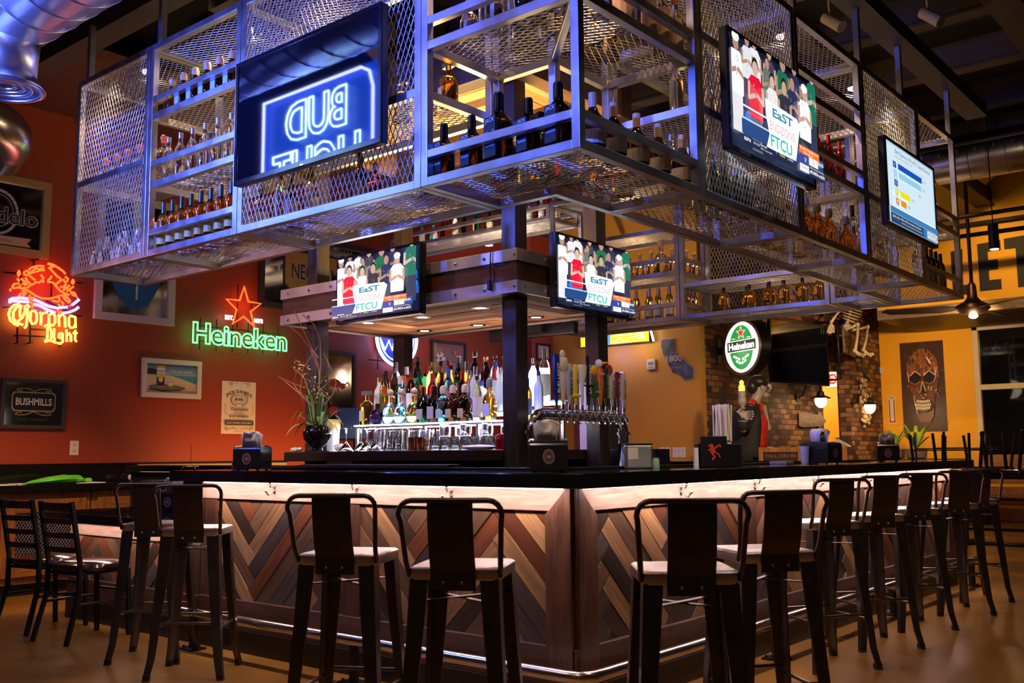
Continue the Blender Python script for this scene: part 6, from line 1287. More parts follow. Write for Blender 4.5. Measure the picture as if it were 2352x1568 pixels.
m.build('rib_cage',bone,sk,smooth='all')
bonet('arm_bones',([(1962,690,.1),(1945,700,.12),(1930,712,.14)],.016),([(1930,712,.14),(1920,724,.12),(1909,740,.1)],.015)); 
bonet('hand_bones',*[([(1908,741,.1),(1903+k*3.2,752,.12),(1901+k*3.6,762+(2 if k in(1,2) else 0),.11)],.008) for k in range(5)]); m=M(); m.ball(Q(1968,664,-.03),.12,14,(1,.85,1.15)); m.build('skull',bone,sk,smooth='all')
# ================= BUTLER FIGURE =================
bx,by_=P(1722,1000,'y',7.0).x,7.0
t=wthing('butler_statue','life-size monster butler statue in black coat and red waistcoat holding a candle','statue',(bx,by_,0))
def skin(nm,js,es,m_,par,root=0,sub=2):
    me=bpy.data.meshes.new(nm); me.from_pydata([j[:3] for j in js],es,[]); o=bpy.data.objects.new(nm,me); COL.objects.link(o); me.materials.append(m_)
    o.modifiers.new('skin','SKIN'); o.modifiers.new('sub','SUBSURF').levels=sub; o.modifiers['sub'].render_levels=sub
    if not me.skin_vertices:
        bm=bmesh.new(); bm.from_mesh(me); bm.verts.layers.skin.verify(); bm.to_mesh(me); bm.free()
    for i,j in enumerate(js):
        v=me.skin_vertices[0].data[i]; v.radius=(j[3],j[3]); v.use_root=(i==root)
    o.parent=par
    if par.name in WR: o.matrix_parent_inverse=WR[par.name]
    return o
# local axes: f = the way he faces (photo right), s = towards the camera
fwd=Vector((CR.x,CR.y,0)).normalized(); sd=Vector((-CF.x,-CF.y,0)).normalized()
def L(f,s,z): v=Vector((bx,by_,0))+fwd*f+sd*s; return (v.x,v.y,z)
def J(f,s,z,r): return (*L(f,s,z),r)
greysk=mat('grey_face',(.34,.29,.24),.45)
js=[J(0,0,1.05,.13),J(.0,0,1.30,.14),J(.02,0,1.58,.15),J(.06,0,1.70,.07),J(.10,0,1.78,.055),J(.14,0,1.86,.08),J(.15,0,1.94,.085),
 J(-.02,.20,1.62,.06),J(-.14,.30,1.40,.05),J(-.17,.40,1.40,.04),J(-.19,.42,1.51,.032),J(-.02,-.2,1.60,.06),J(.05,-.26,1.36,.05),J(.16,-.2,1.18,.038),J(.2,-.16,1.15,.03),
 J(.0,.10,.95,.09),J(.0,.11,.5,.06),J(.0,.11,.08,.045),J(.14,.11,.03,.035),J(0,-.10,.95,.09),J(0,-.11,.5,.06),J(0,-.11,.08,.045),J(.14,-.11,.03,.035)]
es=[(0,1),(1,2),(2,3),(3,4),(4,5),(5,6),(2,7),(7,8),(8,9),(9,10),(2,11),(11,12),(12,13),(13,14),(0,15),(15,16),(16,17),(17,18),(0,19),(19,20),(20,21),(21,22)]
body=skin('body',js,es,greysk,t)
m=M(); m.ball(L(.255,0,1.885),.024,8,(1,1,1.3)); m.ball(L(.20,.0,1.80),.045,10,(1,1,.8)); m.ball(L(.24,.0,1.915),.035,8,(1,1.4,.5)); m.ball(L(.235,0,1.845),.022,8,(1,1.5,.5)); m.build('facial_features',greysk,t,smooth='all')
for s in (-1,1):
    m=M(); m.ball(L(.235,s*.032,1.905),.012,8); m.build('eye',mat('eye_white',(.8,.9,.9),.2),t,smooth='all'); m=M(); m.ball(L(.14,s*.085,1.88),.028,8,(.9,.5,1.2)); m.build('ear',greysk,t,smooth='all')
m=M(); m.ball(L(.12,0,1.95),.112,16,(1.05,.95,.72)); m.ball(L(.06,0,1.90),.09,12,(.8,1,1)); m.build('hair',mat('black_hair',(.02,.015,.013),.35,bump=.5,bscale=80),t,smooth='all')
def loft(nm,secs,m_,n=24,arc=None):
    vs=[]
    for f,s,z,rf,rs in secs: vs+=[L(f+rf*math.cos(2*PI*k/n),s+rs*math.sin(2*PI*k/n),z) for k in range(n)]
    fs=[(i*n+k,i*n+(k+1)%n,(i+1)*n+(k+1)%n,(i+1)*n+k) for i in range(len(secs)-1) for k in range(n) if not arc or not (arc[0]<=k<arc[1])]
    if not arc: fs+=[tuple(range(n-1,-1,-1)),tuple((len(secs)-1)*n+k for k in range(n))]
    o=M().add(vs,fs).build(nm,m_,t,smooth='all')
    if arc: sm=o.modifiers.new('thick','SOLIDIFY'); sm.thickness=.012
    return o
cloth=mat('black_cloth',(.014,.013,.015),.75); redc=mat('red_plaid',(.45,.018,.012),.6,var=.5,vscale=25)
loft('waistcoat',[(.035,0,1.14,.145,.155),(.045,0,1.3,.15,.165),(.055,0,1.5,.155,.17),(.03,0,1.62,.12,.15)],redc)
loft('trousers',[(0,.0,.12,.09,.17),(.0,0,.5,.10,.18),(.0,0,.95,.14,.18),(.02,0,1.16,.14,.16)],cloth)
loft('tail_coat',[(-.03,0,.95,.19,.21),(-.02,0,1.2,.18,.21),(0,0,1.45,.185,.235),(0,0,1.60,.165,.24),(.02,0,1.70,.10,.14)],cloth,28,(0,5)); 
m=M()
for s,pts in ((1,[(-.02,.21,1.63,.075),(-.14,.31,1.40,.075),(-.17,.40,1.43,.062),(-.18,.41,1.53,.05)]),(-1,[(-.02,-.21,1.62,.075),(.05,-.27,1.36,.07),(.14,-.21,1.21,.05)])):
    m=M(); m.tube([L(*p[:3]) for p in pts],[p[3] for p in pts],12); m.build('sleeve',cloth,t,smooth='all')
def hand(o,nm,m_,base,dirn,up,curl,s=1):
    "palm with five curled fingers"
    d=Vector(dirn).normalized(); u_=Vector(up).normalized(); n_=d.cross(u_).normalized(); b=Vector(base); js=[(*b,.026*s),(*(b+d*.05*s),.028*s)]; es=[(0,1)]
    for k in range(4):
        ln=(.032,.036,.034,.027)[k]*s; r0=b+d*.075*s+u_*(.026-.0175*k)*s; js.append((*r0,.0105*s)); i0=len(js)-1; es.append((1,i0)); p_=r0; dd=d.copy()
        for q in range(3):
            dd=(dd*math.cos(curl)+n_*math.sin(curl)).normalized(); n2=(n_*math.cos(curl)-d*0).normalized(); p_=p_+dd*ln*(1-.15*q); js.append((*p_,.0095*s-.0008*q)); es.append((len(js)-2,len(js)-1))
    p_=b+d*.02*s+u_*.035*s; js.append((*p_,.012*s)); es.append((0,len(js)-1)); p_=p_+(d*.6+u_*.5+n_*.5).normalized()*.035*s; js.append((*p_,.0105*s)); es.append((len(js)-2,len(js)-1)); p_=p_+(d*.6+n_*.7).normalized()*.03*s; js.append((*p_,.0095*s)); es.append((len(js)-2,len(js)-1))
    return skin(nm,js,es,m_,o,0,1)
glv=mat('grey_glove',(.30,.25,.22),.6); h1=Vector(L(-.24,.42,1.55)); hand(t,'hand',glv,h1,sd*.2+fwd*1,(0,0,1),.75,1.5); wg=mat('white_glove',(.62,.56,.48),.6)
h2=Vector(L(.20,-.13,1.17)); hand(t,'gloved_hand',wg,h2,fwd*.6+Vector((0,0,-.5)),fwd*.5+Vector((0,0,.8)),.5,1.4)
M().lathe([(.055,-.07),(.06,-.06),(.02,-.05),(.02,.10),(.045,.13),(.05,.17),(.04,.21),(.046,.25),(.035,.27)],16,h1+fwd*.07).build('candle_holder',mat('grey_resin',(.28,.24,.22),.6,var=.3,vscale=30),t,smooth=True)
M().lathe([(.034,.27),(.036,.29),(.034,.33),(.022,.34),(.026,.37),(.012,.39),(0,.395)],14,h1+fwd*.07).build('candle_flame',emat('candle_glow',(1,.62,.10),1.6),t,smooth=True)
m=M(); 
for s in (1,-1): m.bar(L(.11,s*.075,1.70),L(.185,s*.05,1.42),.03,.02)
m.build('red_lapel',redc,t); M().bar(L(.15,.03,1.68),L(.20,.0,1.40),.09,.02).build('shirt_front',mat('grey_shirt',(.45,.38,.34),.7),t)
m=M(); m.bar(L(.02,.16,1.74),L(-.01,.14,1.66),.03,.08); m.bar(L(.11,.03,1.71),L(.17,.02,1.66),.05,.03); m.build('red_collar',redc,t)
for k,z in enumerate((1.56,1.38,1.2,1.04)):
    c_=Vector(L(.055,.205-.02*(k==0),z)); m=M(); m.ball(c_,.012,8); m.build('coat_button',chrome,t,smooth='all')
M().prism([(-.02,.06),(.05,.0),(.07,-.22),(.03,-.30),(-.01,-.1),(-.05,-.26),(-.08,-.05)],Matrix(((fwd.x,0,sd.x,h2.x),(fwd.y,0,sd.y,h2.y),(0,1,0,h2.z),(0,0,0,1))),.03,.045).build('napkin',paper,t)
# chalk board by the statue
p=P(1790,1045,'y',6.6); t=wthing('chalkboard_sign','wood framed black board with faint red lettering behind the counter','sign',(p.x,6.6,1.0)); FF=FY((p.x+.06,6.6,1.07)); m=M()
M().box(p.x-.24,p.x+.26,6.6,6.63,1.15,1.20).box(p.x+.21,p.x+.26,6.6,6.63,0.001,1.15).box(p.x-.24,p.x-.19,6.6,6.63,.001,1.15).build('frame',cabw,t); M().box(p.x-.19,p.x+.21,6.61,6.625,.4,1.15).build('board',mat('chalk_black',(.02,.017,.016),.7),t); a=Art(FY((p.x+.01,6.609,1.11))); a.text('FALL ON IN',0,0,.035,(.35,.08,.06),.34); a.build('lettering',ink,t)
# ================= NEON SIGNS =================
def neon(nm,par,paths,col,s,r=.006): 
    m=M(); [m.tube(p,r,6) for p in paths]; return m.build(nm,emat('neon_%.2f_%.2f_%.2f'%col,col,s),par,smooth='all')
def NP(l,sc,ox,oy,pl=XL+.075): return [P(ox+x/sc,oy+y/sc,'x',pl) for x,y in l]
ct=wthing('neon_sign','neon sign with red crab over blue waves and yellow letters','neon sign',(XL,.85,2.5)); K_=lambda l:NP(l,4.265,0,590)
crab=[[(435,130),(400,130),(330,150),(285,165),(350,110),(390,118),(430,108),(405,98),(435,90),(390,85),(330,95),(290,115),(285,130)],[(468,65),(500,80),(520,100),(500,105),(475,100),(510,135),(560,190),(598,215)],[(470,62),(520,75),(570,105),(620,140),(640,168)],
 [(285,150),(260,135),(235,150),(240,175),(265,180),(280,165)],[(640,190),(665,215),(660,240),(635,245),(620,215)],[(250,200),(270,240),(300,265)],[(290,180),(320,210),(345,225)],[(430,245),(400,235),(385,250),(350,245),(330,265),(290,280),(270,300),(220,305),(190,305)],[(465,245),(500,245),(530,260),(560,300),(590,330),(630,355),(680,370)],
 [(215,330),(260,325),(300,345),(350,380),(410,405),(480,408),(540,395),(590,375),(660,378)],[(425,235),(415,215),(430,205),(410,190),(400,170)],[(470,235),(480,215),(490,220),(505,185)],[(190,130),(175,160),(180,190),(195,170),(190,130)],[(170,210),(190,240)],[(120,290),(140,265),(185,258),(205,280),(170,300),(130,305),(120,290)],[(205,210),(235,235),(265,275)],[(215,265),(235,255),(250,280)],[(105,310),(100,335)],
 [(715,220),(725,245),(715,265),(700,250),(715,220)],[(720,290),(690,310),(675,330)],[(680,275),(660,300),(645,295),(625,310)],[(690,340),(730,350),(750,390),(725,380),(695,350)],[(550,265),(580,240),(605,225)],[(590,295),(625,290),(650,260)],[(620,325),(650,305),(670,325),(655,335)],[(180,390),(200,360),(240,350),(260,355)],[(185,400),(230,380),(240,365)],[(295,370),(290,390),(310,400),(335,400)],[(285,405),(280,435),(300,450),(320,430),(300,410)],[(510,425),(560,440),(585,425),(580,400),(560,398)],[(600,435),(620,455),(615,480),(590,480),(570,460)],[(310,455),(325,480),(310,495)],[(570,510),(565,535),(580,545),(600,530)],[(620,390),(665,400),(690,440),(680,450),(640,420),(620,390)],[(755,395),(758,405)],[(683,470),(688,485)]]
neon('crab_tube',ct,[K_(l) for l in crab],(1,.07,.01),4.5,.010)
neon('wave_tube',ct,[K_(l) for l in [[(90,425),(120,405),(200,400),(275,408)],[(88,445),(120,430),(200,435),(280,440)],[(330,415),(400,445),(470,480),(560,500),(660,490)],[(330,460),(400,480),(460,515),(540,545)],[(610,552),(680,540),(740,515),(770,490)],[(705,470),(740,445),(775,415)]]],(.22,.17,1),5,.014)
neon('letter_tube',ct,[K_(l) for l in [[(190,460),(140,470),(100,510),(85,560),(100,620),(140,655),(180,670)],[(195,480),(160,495),(130,540),(130,600),(160,640),(225,665)],[(210,470),(195,520),(195,585)],[(180,625),(220,590),(245,530),(245,480),(270,470),(290,490)],[(270,500),(265,600),(255,680),(240,695)],
 [(320,525),(300,540),(295,620),(315,655),(345,650),(360,620),(360,560),(345,530),(320,525)],[(390,540),(405,560),(400,665)],[(405,560),(440,545),(465,545)],[(505,555),(480,570),(478,640),(495,670),(520,670),(540,640),(540,580),(525,555),(505,555)],[(575,560),(580,680)],[(580,590),(610,560),(635,580),(640,690)],[(740,590),(690,575),(675,600),(675,670),(695,695),(720,690),(740,660)],[(738,585),(740,695)],
 [(435,680),(460,665),(490,680)],[(465,690),(465,800),(440,825)],[(490,690),(505,740),(500,800)],[(440,830),(490,815),(530,830),(545,840)],[(530,700),(528,790),(540,815)],[(610,745),(580,750),(575,790),(600,800),(612,770),(610,745)],[(612,745),(615,830),(590,850),(560,840)],[(650,710),(655,830)],[(655,770),(680,745),(695,770),(695,830)],[(738,715),(735,810),(750,830)],[(715,745),(755,745)]]],(1,.58,.05),6,.011)
m=M()
for l in [[(330,100),(330,30),(380,20)],[(40,150),(210,165)],[(205,120),(205,300)],[(500,200),(505,300),(500,400)],[(170,690),(170,840),(145,850)],[(295,650),(295,840),(320,835)],[(170,765),(440,780)],[(300,705),(440,715)],[(450,430),(760,580),(800,578)],[(30,495),(90,490)],[(560,800),(590,880)],[(740,250),(810,255)]]: m.tube(NP(l,4.265,0,590,XL+.05),.009,6)
for l in [(330,30),(170,765),(760,580),(295,840)]: q=NP([l],4.265,0,590,XL+.05)[0]; m.tube([q,(XL,q.y,q.z)],.008,6)
m.build('wire_frame',blackm,ct)
for (yy,zz,c,e) in ((.82,2.78,(1,.10,.03),3),(.85,2.30,(1,.6,.12),3),(.85,2.52,(.3,.2,1),1.2)): lamp('POINT','crab_neon_light',(XL+.16,yy,zz),e,c,.12)
# Heineken neon
fr,w,h=onplane('x',XL+.09,449,748,662,800); ht=thing('neon_sign','green outlined neon beer name sign with orange star above','neon sign',mx=fr); 
HF=lambda x,y,s_: None
v,f,wd,hh=textmesh('Heineken',.03,outline=True,bev=.027); k=w/wd*1.02; ky=.235/hh; m=M(); m.add([(x*k,y*ky,z*k) for x,y,z in v],f); m.build('letter_tube',emat('neon_green',(.10,1,.18),4.5),ht,smooth='all')
p=P(560,707,'x',XL+.09); sy_,sz=p.y-fr.translation.y,p.z-fr.translation.z
m=M(); m.tube([((.235 if q%2==0 else .095)*math.cos(PI/2+q*PI/5)+sy_,(.235 if q%2==0 else .095)*math.sin(PI/2+q*PI/5)+sz,0) for q in range(10)],.013,6,closed=True); m.build('star_tube',emat('neon_star',(1,.08,.01),3.2),ht,smooth='all')
for u,vv,tx in ((527,729,'EST.'),(594,737,'1873')):
    p=P(u,vv,'x',XL+.09); v,f,wd,hh=textmesh(tx,0,outline=True,bev=.05); k=.05/hh; m=M(); m.add([(x*k+p.y-fr.translation.y,y*k+p.z-fr.translation.z,z*k) for x,y,z in v],f); m.build('small_letter_tube',emat('neon_white',(.70,.75,1),7),ht)
m=M()
for x in np.linspace(-w*.42,w*.42,6): m.tube([(x,-.17,-.03),(x,.17,-.03)],.007,6).tube([(x,0,-.03),(x,0,-.088)],.006,6)
m.tube([(-w*.46,.08,-.03),(w*.46,.08,-.03)],.006,6).tube([(-w*.46,-.08,-.03),(w*.46,-.08,-.03)],.006,6).tube([(sy_-.06,.1,-.03),(sy_-.06,sz+.26,-.03)],.007,6).tube([(sy_+.12,.1,-.03),(sy_+.12,sz+.12,-.03)],.007,6); m.build('wire_frame',blackm,ht)
for y_ in (2.6,3.4): lamp('POINT','green_neon_light',(XL+.17,y_,2.44),2.4,(.10,1,.35),.12)
lamp('POINT','star_neon_light',(XL+.17,3.0,2.80),2.5,(1,.12,.03),.1)
# blue white ring neon behind the left rear post
p=P(912,777,'x',XL+.09); t=thing('neon_sign','round blue and white neon sign half hidden by a canopy post','neon sign',mx=FX(p)); m=M(); R1=.345
m.tube([(R1*math.cos(a_),R1*math.sin(a_),0) for a_ in np.linspace(0,2*PI,40)[:-1]],.020,6,closed=True); m.build('ring_tube',emat('neon_bluewhite',(.42,.45,1),11),t,smooth='all'); m=M(); m.tube([(.285*math.cos(a_),.285*math.sin(a_),.0) for a_ in np.linspace(0,2*PI,36)[:-1]],.010,6,closed=True).tube([(-.30,-.04,.02),(-.22,-.16,.02),(-.16,-.04,.02),(-.10,-.16,.02),(-.06,-.02,.02)],.012,6); m.build('inner_tube',emat('neon_blue2',(.12,.18,1),9),t,smooth='all')
M().cyl((0,0,-.03),(0,0,-.02),.33,seg=32).build('backing',mat('blue_plastic',(.02,.04,.25),.4),t); M().tube([(-.46,-.30,-.02),(.46,-.30,-.02)],.008,6).tube([(-.3,.3,-.03),(-.3,-.42,-.03)],.008,6).tube([(.3,.3,-.03),(.3,-.42,-.03)],.008,6).tube([(.3,-.3,-.03),(.3,-.3,-.088)],.008,6).build('wire_frame',blackm,t)
lamp('POINT','ring_neon_light',(p.x+.16,p.y,p.z),9,(.35,.38,1),.2)
# yellow lit beer sign on the mustard wall
fr,w,h=onplane('y',YM-.10,1330,748,1490,792); t=thing('lit_beer_sign','yellow lit bar sign with script lettering high on the mustard wall','sign',mx=fr); M().box(-w/2,w/2,-h/2,h/2,-.095,0).build('housing',blackm,t,bevel=.004); a=Art(Matrix.Translation((0,0,.001))); a.rect(0,0,w*.98,h*.92,(.95,.50,.02)); a.text('UCLA ATHLETICS',.2*w,.05*h,h*.22,(1,.85,.5),w*.42,bold=.02); a.line([(.02*w,-.3*h),(.1*w,-.15*h),(.14*w,-.35*h),(.25*w,-.2*h),(.36*w,-.1*h)],.02*h+.006,(1,.85,.55)); a.rect(.38*w,-.05*h,.09*w,h*.5,(.95,.75,.4)); a.text('21',.38*w,-.05*h,h*.3,(.6,.3,.02)); a.text('d',-.12*w,.0,h*.9,(.05,.25,.7),bold=.05); a.build('lit_face',attrmat('lit_yellow_face',.4,1.8),t)
M().bar((w*.5,h*.5,.02),(w*.56,-h*.5,.02),.02,.02).build('side_tube',emat('neon_white',(.7,.75,1),7),t); M().tube([(-w*.45,-h*.5,-.05),(w*.5,-h*.5,-.05)],.012,6).build('bottom_rail',blackm,t)
lamp('POINT','lit_sign_glow',(-5.3,YM-.35,2.55),10,(.45,.40,1),.15); lamp('POINT','lit_sign_glow',(-4.8,YM-.3,2.62),5,(1,.75,.25),.1)
# the beer neon hanging behind the camera side, seen mirrored in the dark screen
ny=-1.95; KX=(CAMP.y-ny)/(CAMP.y-(-.33)) if False else None
def VT(u,v):
    "where the reflected ray of a photo pixel on the dark screen meets the sign"
    q=P(u,v,'y',-.323); d=(q-CAMP); tt=(q.y-ny)/d.y; return Vector((q.x+d.x*tt,ny,q.z+d.z*tt))
c0=VT(735,290); t=wthing('neon_sign','large blue and white beer neon hanging left of the camera, seen only mirrored','neon sign',c0)
# reading side faces the racks (+y)
NF=Matrix(((-1,0,0,c0.x),(0,0,1,ny),(0,1,0,c0.z),(0,0,0,1)))
A_,B_=VT(612,300),VT(862,225); SW=abs(B_.x-A_.x); SH=SW*.95
NF=NF@Matrix.Translation((0,-SH*.242,0))
def ntext(s_,cy,hh_,ww_,nm):
    v,f,wd,ht_=textmesh(s_,.02,outline=True,bev=.016); m=M(); m.add([NF@Vector((x*ww_/wd,cy+y*hh_/ht_,.03+z*ww_/wd)) for x,y,z in v],f); m.build(nm,emat('neon_icewhite',(.45,.75,1),24),t,smooth='all')
ntext('BUD',SH*.305,SH*.26,SW*.56,'letter_tube'); ntext('LIGHT',-SH*.015,SH*.28,SW*.80,'letter_tube')
q=[(-SW*.5,-SH*.5),(-SW*.5,SH*.36),(-SW*.47,SH*.46),(-SW*.40,SH*.5),(SW*.5,SH*.5),(SW*.5,-SH*.5)]
m=M(); m.tube([NF@Vector((x,y,.03)) for x,y in q],.012,8,closed=True); m.build('border_tube',emat('neon_violet',(.30,.35,1),22),t,smooth='all')
M().prism([(-SW*.52,-SH*.53),(SW*.52,-SH*.53),(SW*.52,SH*.53),(-SW*.52,SH*.53)],NF,-.03,-.01).build('backing_box',mat('blue_back_plate',(.01,.05,.45),.4,emit=(.008,.09,.9),es=3.2),t)
for s_ in (-.4,.4): q_=NF@Vector((s_*SW,SH*.5,0)); M().tube([q_,(q_.x,q_.y,CZ)],.006,6).build('hanging_wire',blackm,t)
# ================= DUCTS, FANS, PENDANTS =================
galv=mat('galvanised_duct',(.50,.50,.54),.30,1,bump=.04,bscale=30,var=.18,vscale=3)
def duct(lab,pts,r,par=None,seams=.24):
    t=par or wthing('air_duct',lab,'duct',pts[0]); M().tube(pts,r,36,cap=True).build('duct_pipe',galv,t,smooth='all')
    m=M()
    for a_,b_ in zip(pts,pts[1:]):
        a_,b_=Vector(a_),Vector(b_); n=int((b_-a_).length/seams); d=(b_-a_).normalized()
        for k in range(1,n):
            c=a_+d*(b_-a_).length*k/n; x=d.cross(Vector((0,0,1))).normalized(); y=x.cross(d)
            m.tube([c+d*.12*(i/24)+x*(r+.001)*math.cos(2*PI*i/24)+y*(r+.001)*math.sin(2*PI*i/24) for i in range(25)],.005,5)
    if m.f: m.build('seam',galv,t,smooth='all')
    return t
q=P(10,205,'y',-1.0)
D=duct('big spiral metal air duct in the top left corner with a round diffuser',[(-5.35,-1.0,3.90),(3.0,-1.0,3.90)],.33)
M().tube([(q.x,-1.0,3.70),(q.x,-1.0,q.z+.08)],[.19,.17],24).build('neck',galv,D,smooth='all')
m=M()
for r0,z in ((.20,.0),(.15,.015),(.105,.02),(.06,.025)): m.tube([(q.x+r0*math.cos(a_),-1.0+r0*math.sin(a_),q.z+z) for a_ in np.linspace(0,2*PI,28)[:-1]],.012,6,closed=True)
m.lathe([(.16,.10),(.20,.03),(.225,.0),(.21,.005),(.17,.04),(.15,.10)],28,(q.x,-1.0,q.z)); m.build('diffuser',galv,D,smooth='all')
duct('curved metal duct elbow under the big duct at the left edge',[(-6.05,-1.9,4.0),(-6.05,-.05,4.0)]+[(-6.35+.3*math.cos(a_),-.05+.3*math.sin(a_),4.0-.12*a_/1.57) for a_ in np.linspace(.2,PI/2,8)]+[(-6.53,.25,3.80)],.175)
for (x,y) in ((-2.2,-1.0),(.5,-1.0)): M().box(x-.02,x+.02,y-.345,y-.335,3.9,CZ-.001).box(x-.02,x+.02,y+.335,y+.345,3.9,CZ-.001).build('hanger_strap',galv,D)
D2=duct('wide spiral metal duct beyond the right hand rack',[(-3.0,9.0,4.65),(3.5,9.0,4.65)],.27,seams=.20); M().box(-.52,-.48,8.99,9.01,4.9,CZ-.001).build('hanger_strap',galv,D2)
for i,(x0,y0,z0,x1,y1,z1,r) in enumerate([(-3,10.2,3.95,3.5,10.2,3.95,.03),(-3,8.3,3.78,3.5,8.3,3.78,.025),(-3.9,11.2,4.3,3.5,11.2,4.3,.04),(-6.4,1.1,4.25,-3.2,1.1,4.25,.04),(-1.0,8,4.55,3.5,8.0,4.55,.03),(-4.9,5.9,3.85,-4.9,7.6,3.85,.03)]):
    o=M().tube([(x0,y0,z0),(x1,y1,z1)],r,10).tube([(x0+.6*(x1>x0),y0+.2*(y1>y0),z0),(x0+.6*(x1>x0),y0+.2*(y1>y0),CZ-.001)],.008,6).build('ceiling_pipe',blackm,None,smooth='all'); tag(o,['dark pipe crossing before the painted letters','thin pipe below the duct crossing in front of the rack end','thick dark pipe near the far wall top','dark pipe above the left rack end','dark pipe just under the ceiling beyond the racks','short dark pipe before the red back wall'][i],'pipe','ceiling pipes')
def pendant(p,lab,L_=.22,r=.05,e=20,top=4.9):
    t=wthing('pendant_lamp',lab,'pendant',p); x,y,z=p
    M().cyl((x,y,z),(x,y,z+L_),r,seg=20).build('shade',blackm,t,smooth=True); M().tube([(x,y,z+L_),(x,y,top)],.006,6).build('cord',blackm,t); M().cyl((x,y,z-.004),(x,y,z-.0005),r*.8,seg=18).build('lens',emat('pendant_lens',(1,.62,.62),22),t)
    lamp('SPOT','pendant_light',(x,y,z-.02),e,(1,.6,.35),.04,(x,y,0),110,.6)
p=P(2284,572,'y',8.4); pendant((p.x,8.4,p.z),'black cylinder pendant lamp before the painted letters',.28,.055,60,5.15)
p=P(1123,563,'y',5.9); pendant((p.x,5.9,p.z),'dark cylinder pendant lamp above the canopy in front of the red wall',.24,.06,25,5.15)
# ceiling fan
p=P(2235,712,'y',9.4); fx,fy,fz=p.x,9.4,p.z
t=wthing('ceiling_fan','dark bronze ceiling fan on a long rod at the right','fan',(fx,fy,fz)); brz=mat('fan_bronze',(.10,.06,.04),.35,.8)
M().tube([(fx,fy,fz+.25),(fx,fy,CZ-.001)],.022,10).build('down_rod',brz,t,smooth='all'); M().lathe([(.03,.34),(.05,.30),(.06,.16),(.10,.11),(.19,.06),(.20,.02),(.14,-.04),(.05,-.06),(0,-.06)],28,(fx,fy,fz)).build('motor_housing',brz,t,smooth=True)
for a_ in (math.radians(205),math.radians(85),math.radians(325)):
    mx=Matrix.Translation((fx,fy,fz+.03))@Matrix.Rotation(a_,4,'Z')@Matrix.Rotation(math.radians(14),4,'X'); m=M(); m.prism([(.16,-.05),(.35,-.13),(.95,-.11),(1.05,-.03),(1.0,.06),(.35,.08),(.16,.04)],mx,-.006,.006); m.build('blade',mat('fan_blade',(.06,.04,.028),.6),t)
M().lathe([(.05,-.062),(.052,-.08),(.03,-.10),(0,-.105)],16,(fx,fy,fz)).build('light_bowl',emat('fan_light',(1,.66,.62),18),t,smooth='all'); lamp('POINT','fan_light_glow',(fx,fy,fz-.22),14,(1,.6,.32),.06)
# track spot on the ceiling
for i,(u,v) in enumerate([(1905,10),(2130,-2)]):
    p=P(u,v,'z',4.80); t=wthing('track_spotlight','pale track spotlight under the dark ceiling, '+['left one','right one cut by the top edge'][i],'spotlight',(p.x,p.y,4.76)); t['group']='pale track spotlights'
    pm=mat('pale_metal',(.45,.38,.38),.4,.3); d=Vector((.10,-.02,-.09)); c=Vector((p.x,p.y,4.66)); M().tube([c-d*.5,c+d],[.045,.05],16,cap=True).build('housing',pm,t,smooth=True); M().tube([c,(c.x-.02,c.y,CZ-.001)],.01,8).build('stem',pm,t); M().tube([c+d*1.001,c+d*1.01],.04,14).build('lens',mat('unlit_lens',(.3,.25,.2),.2),t)
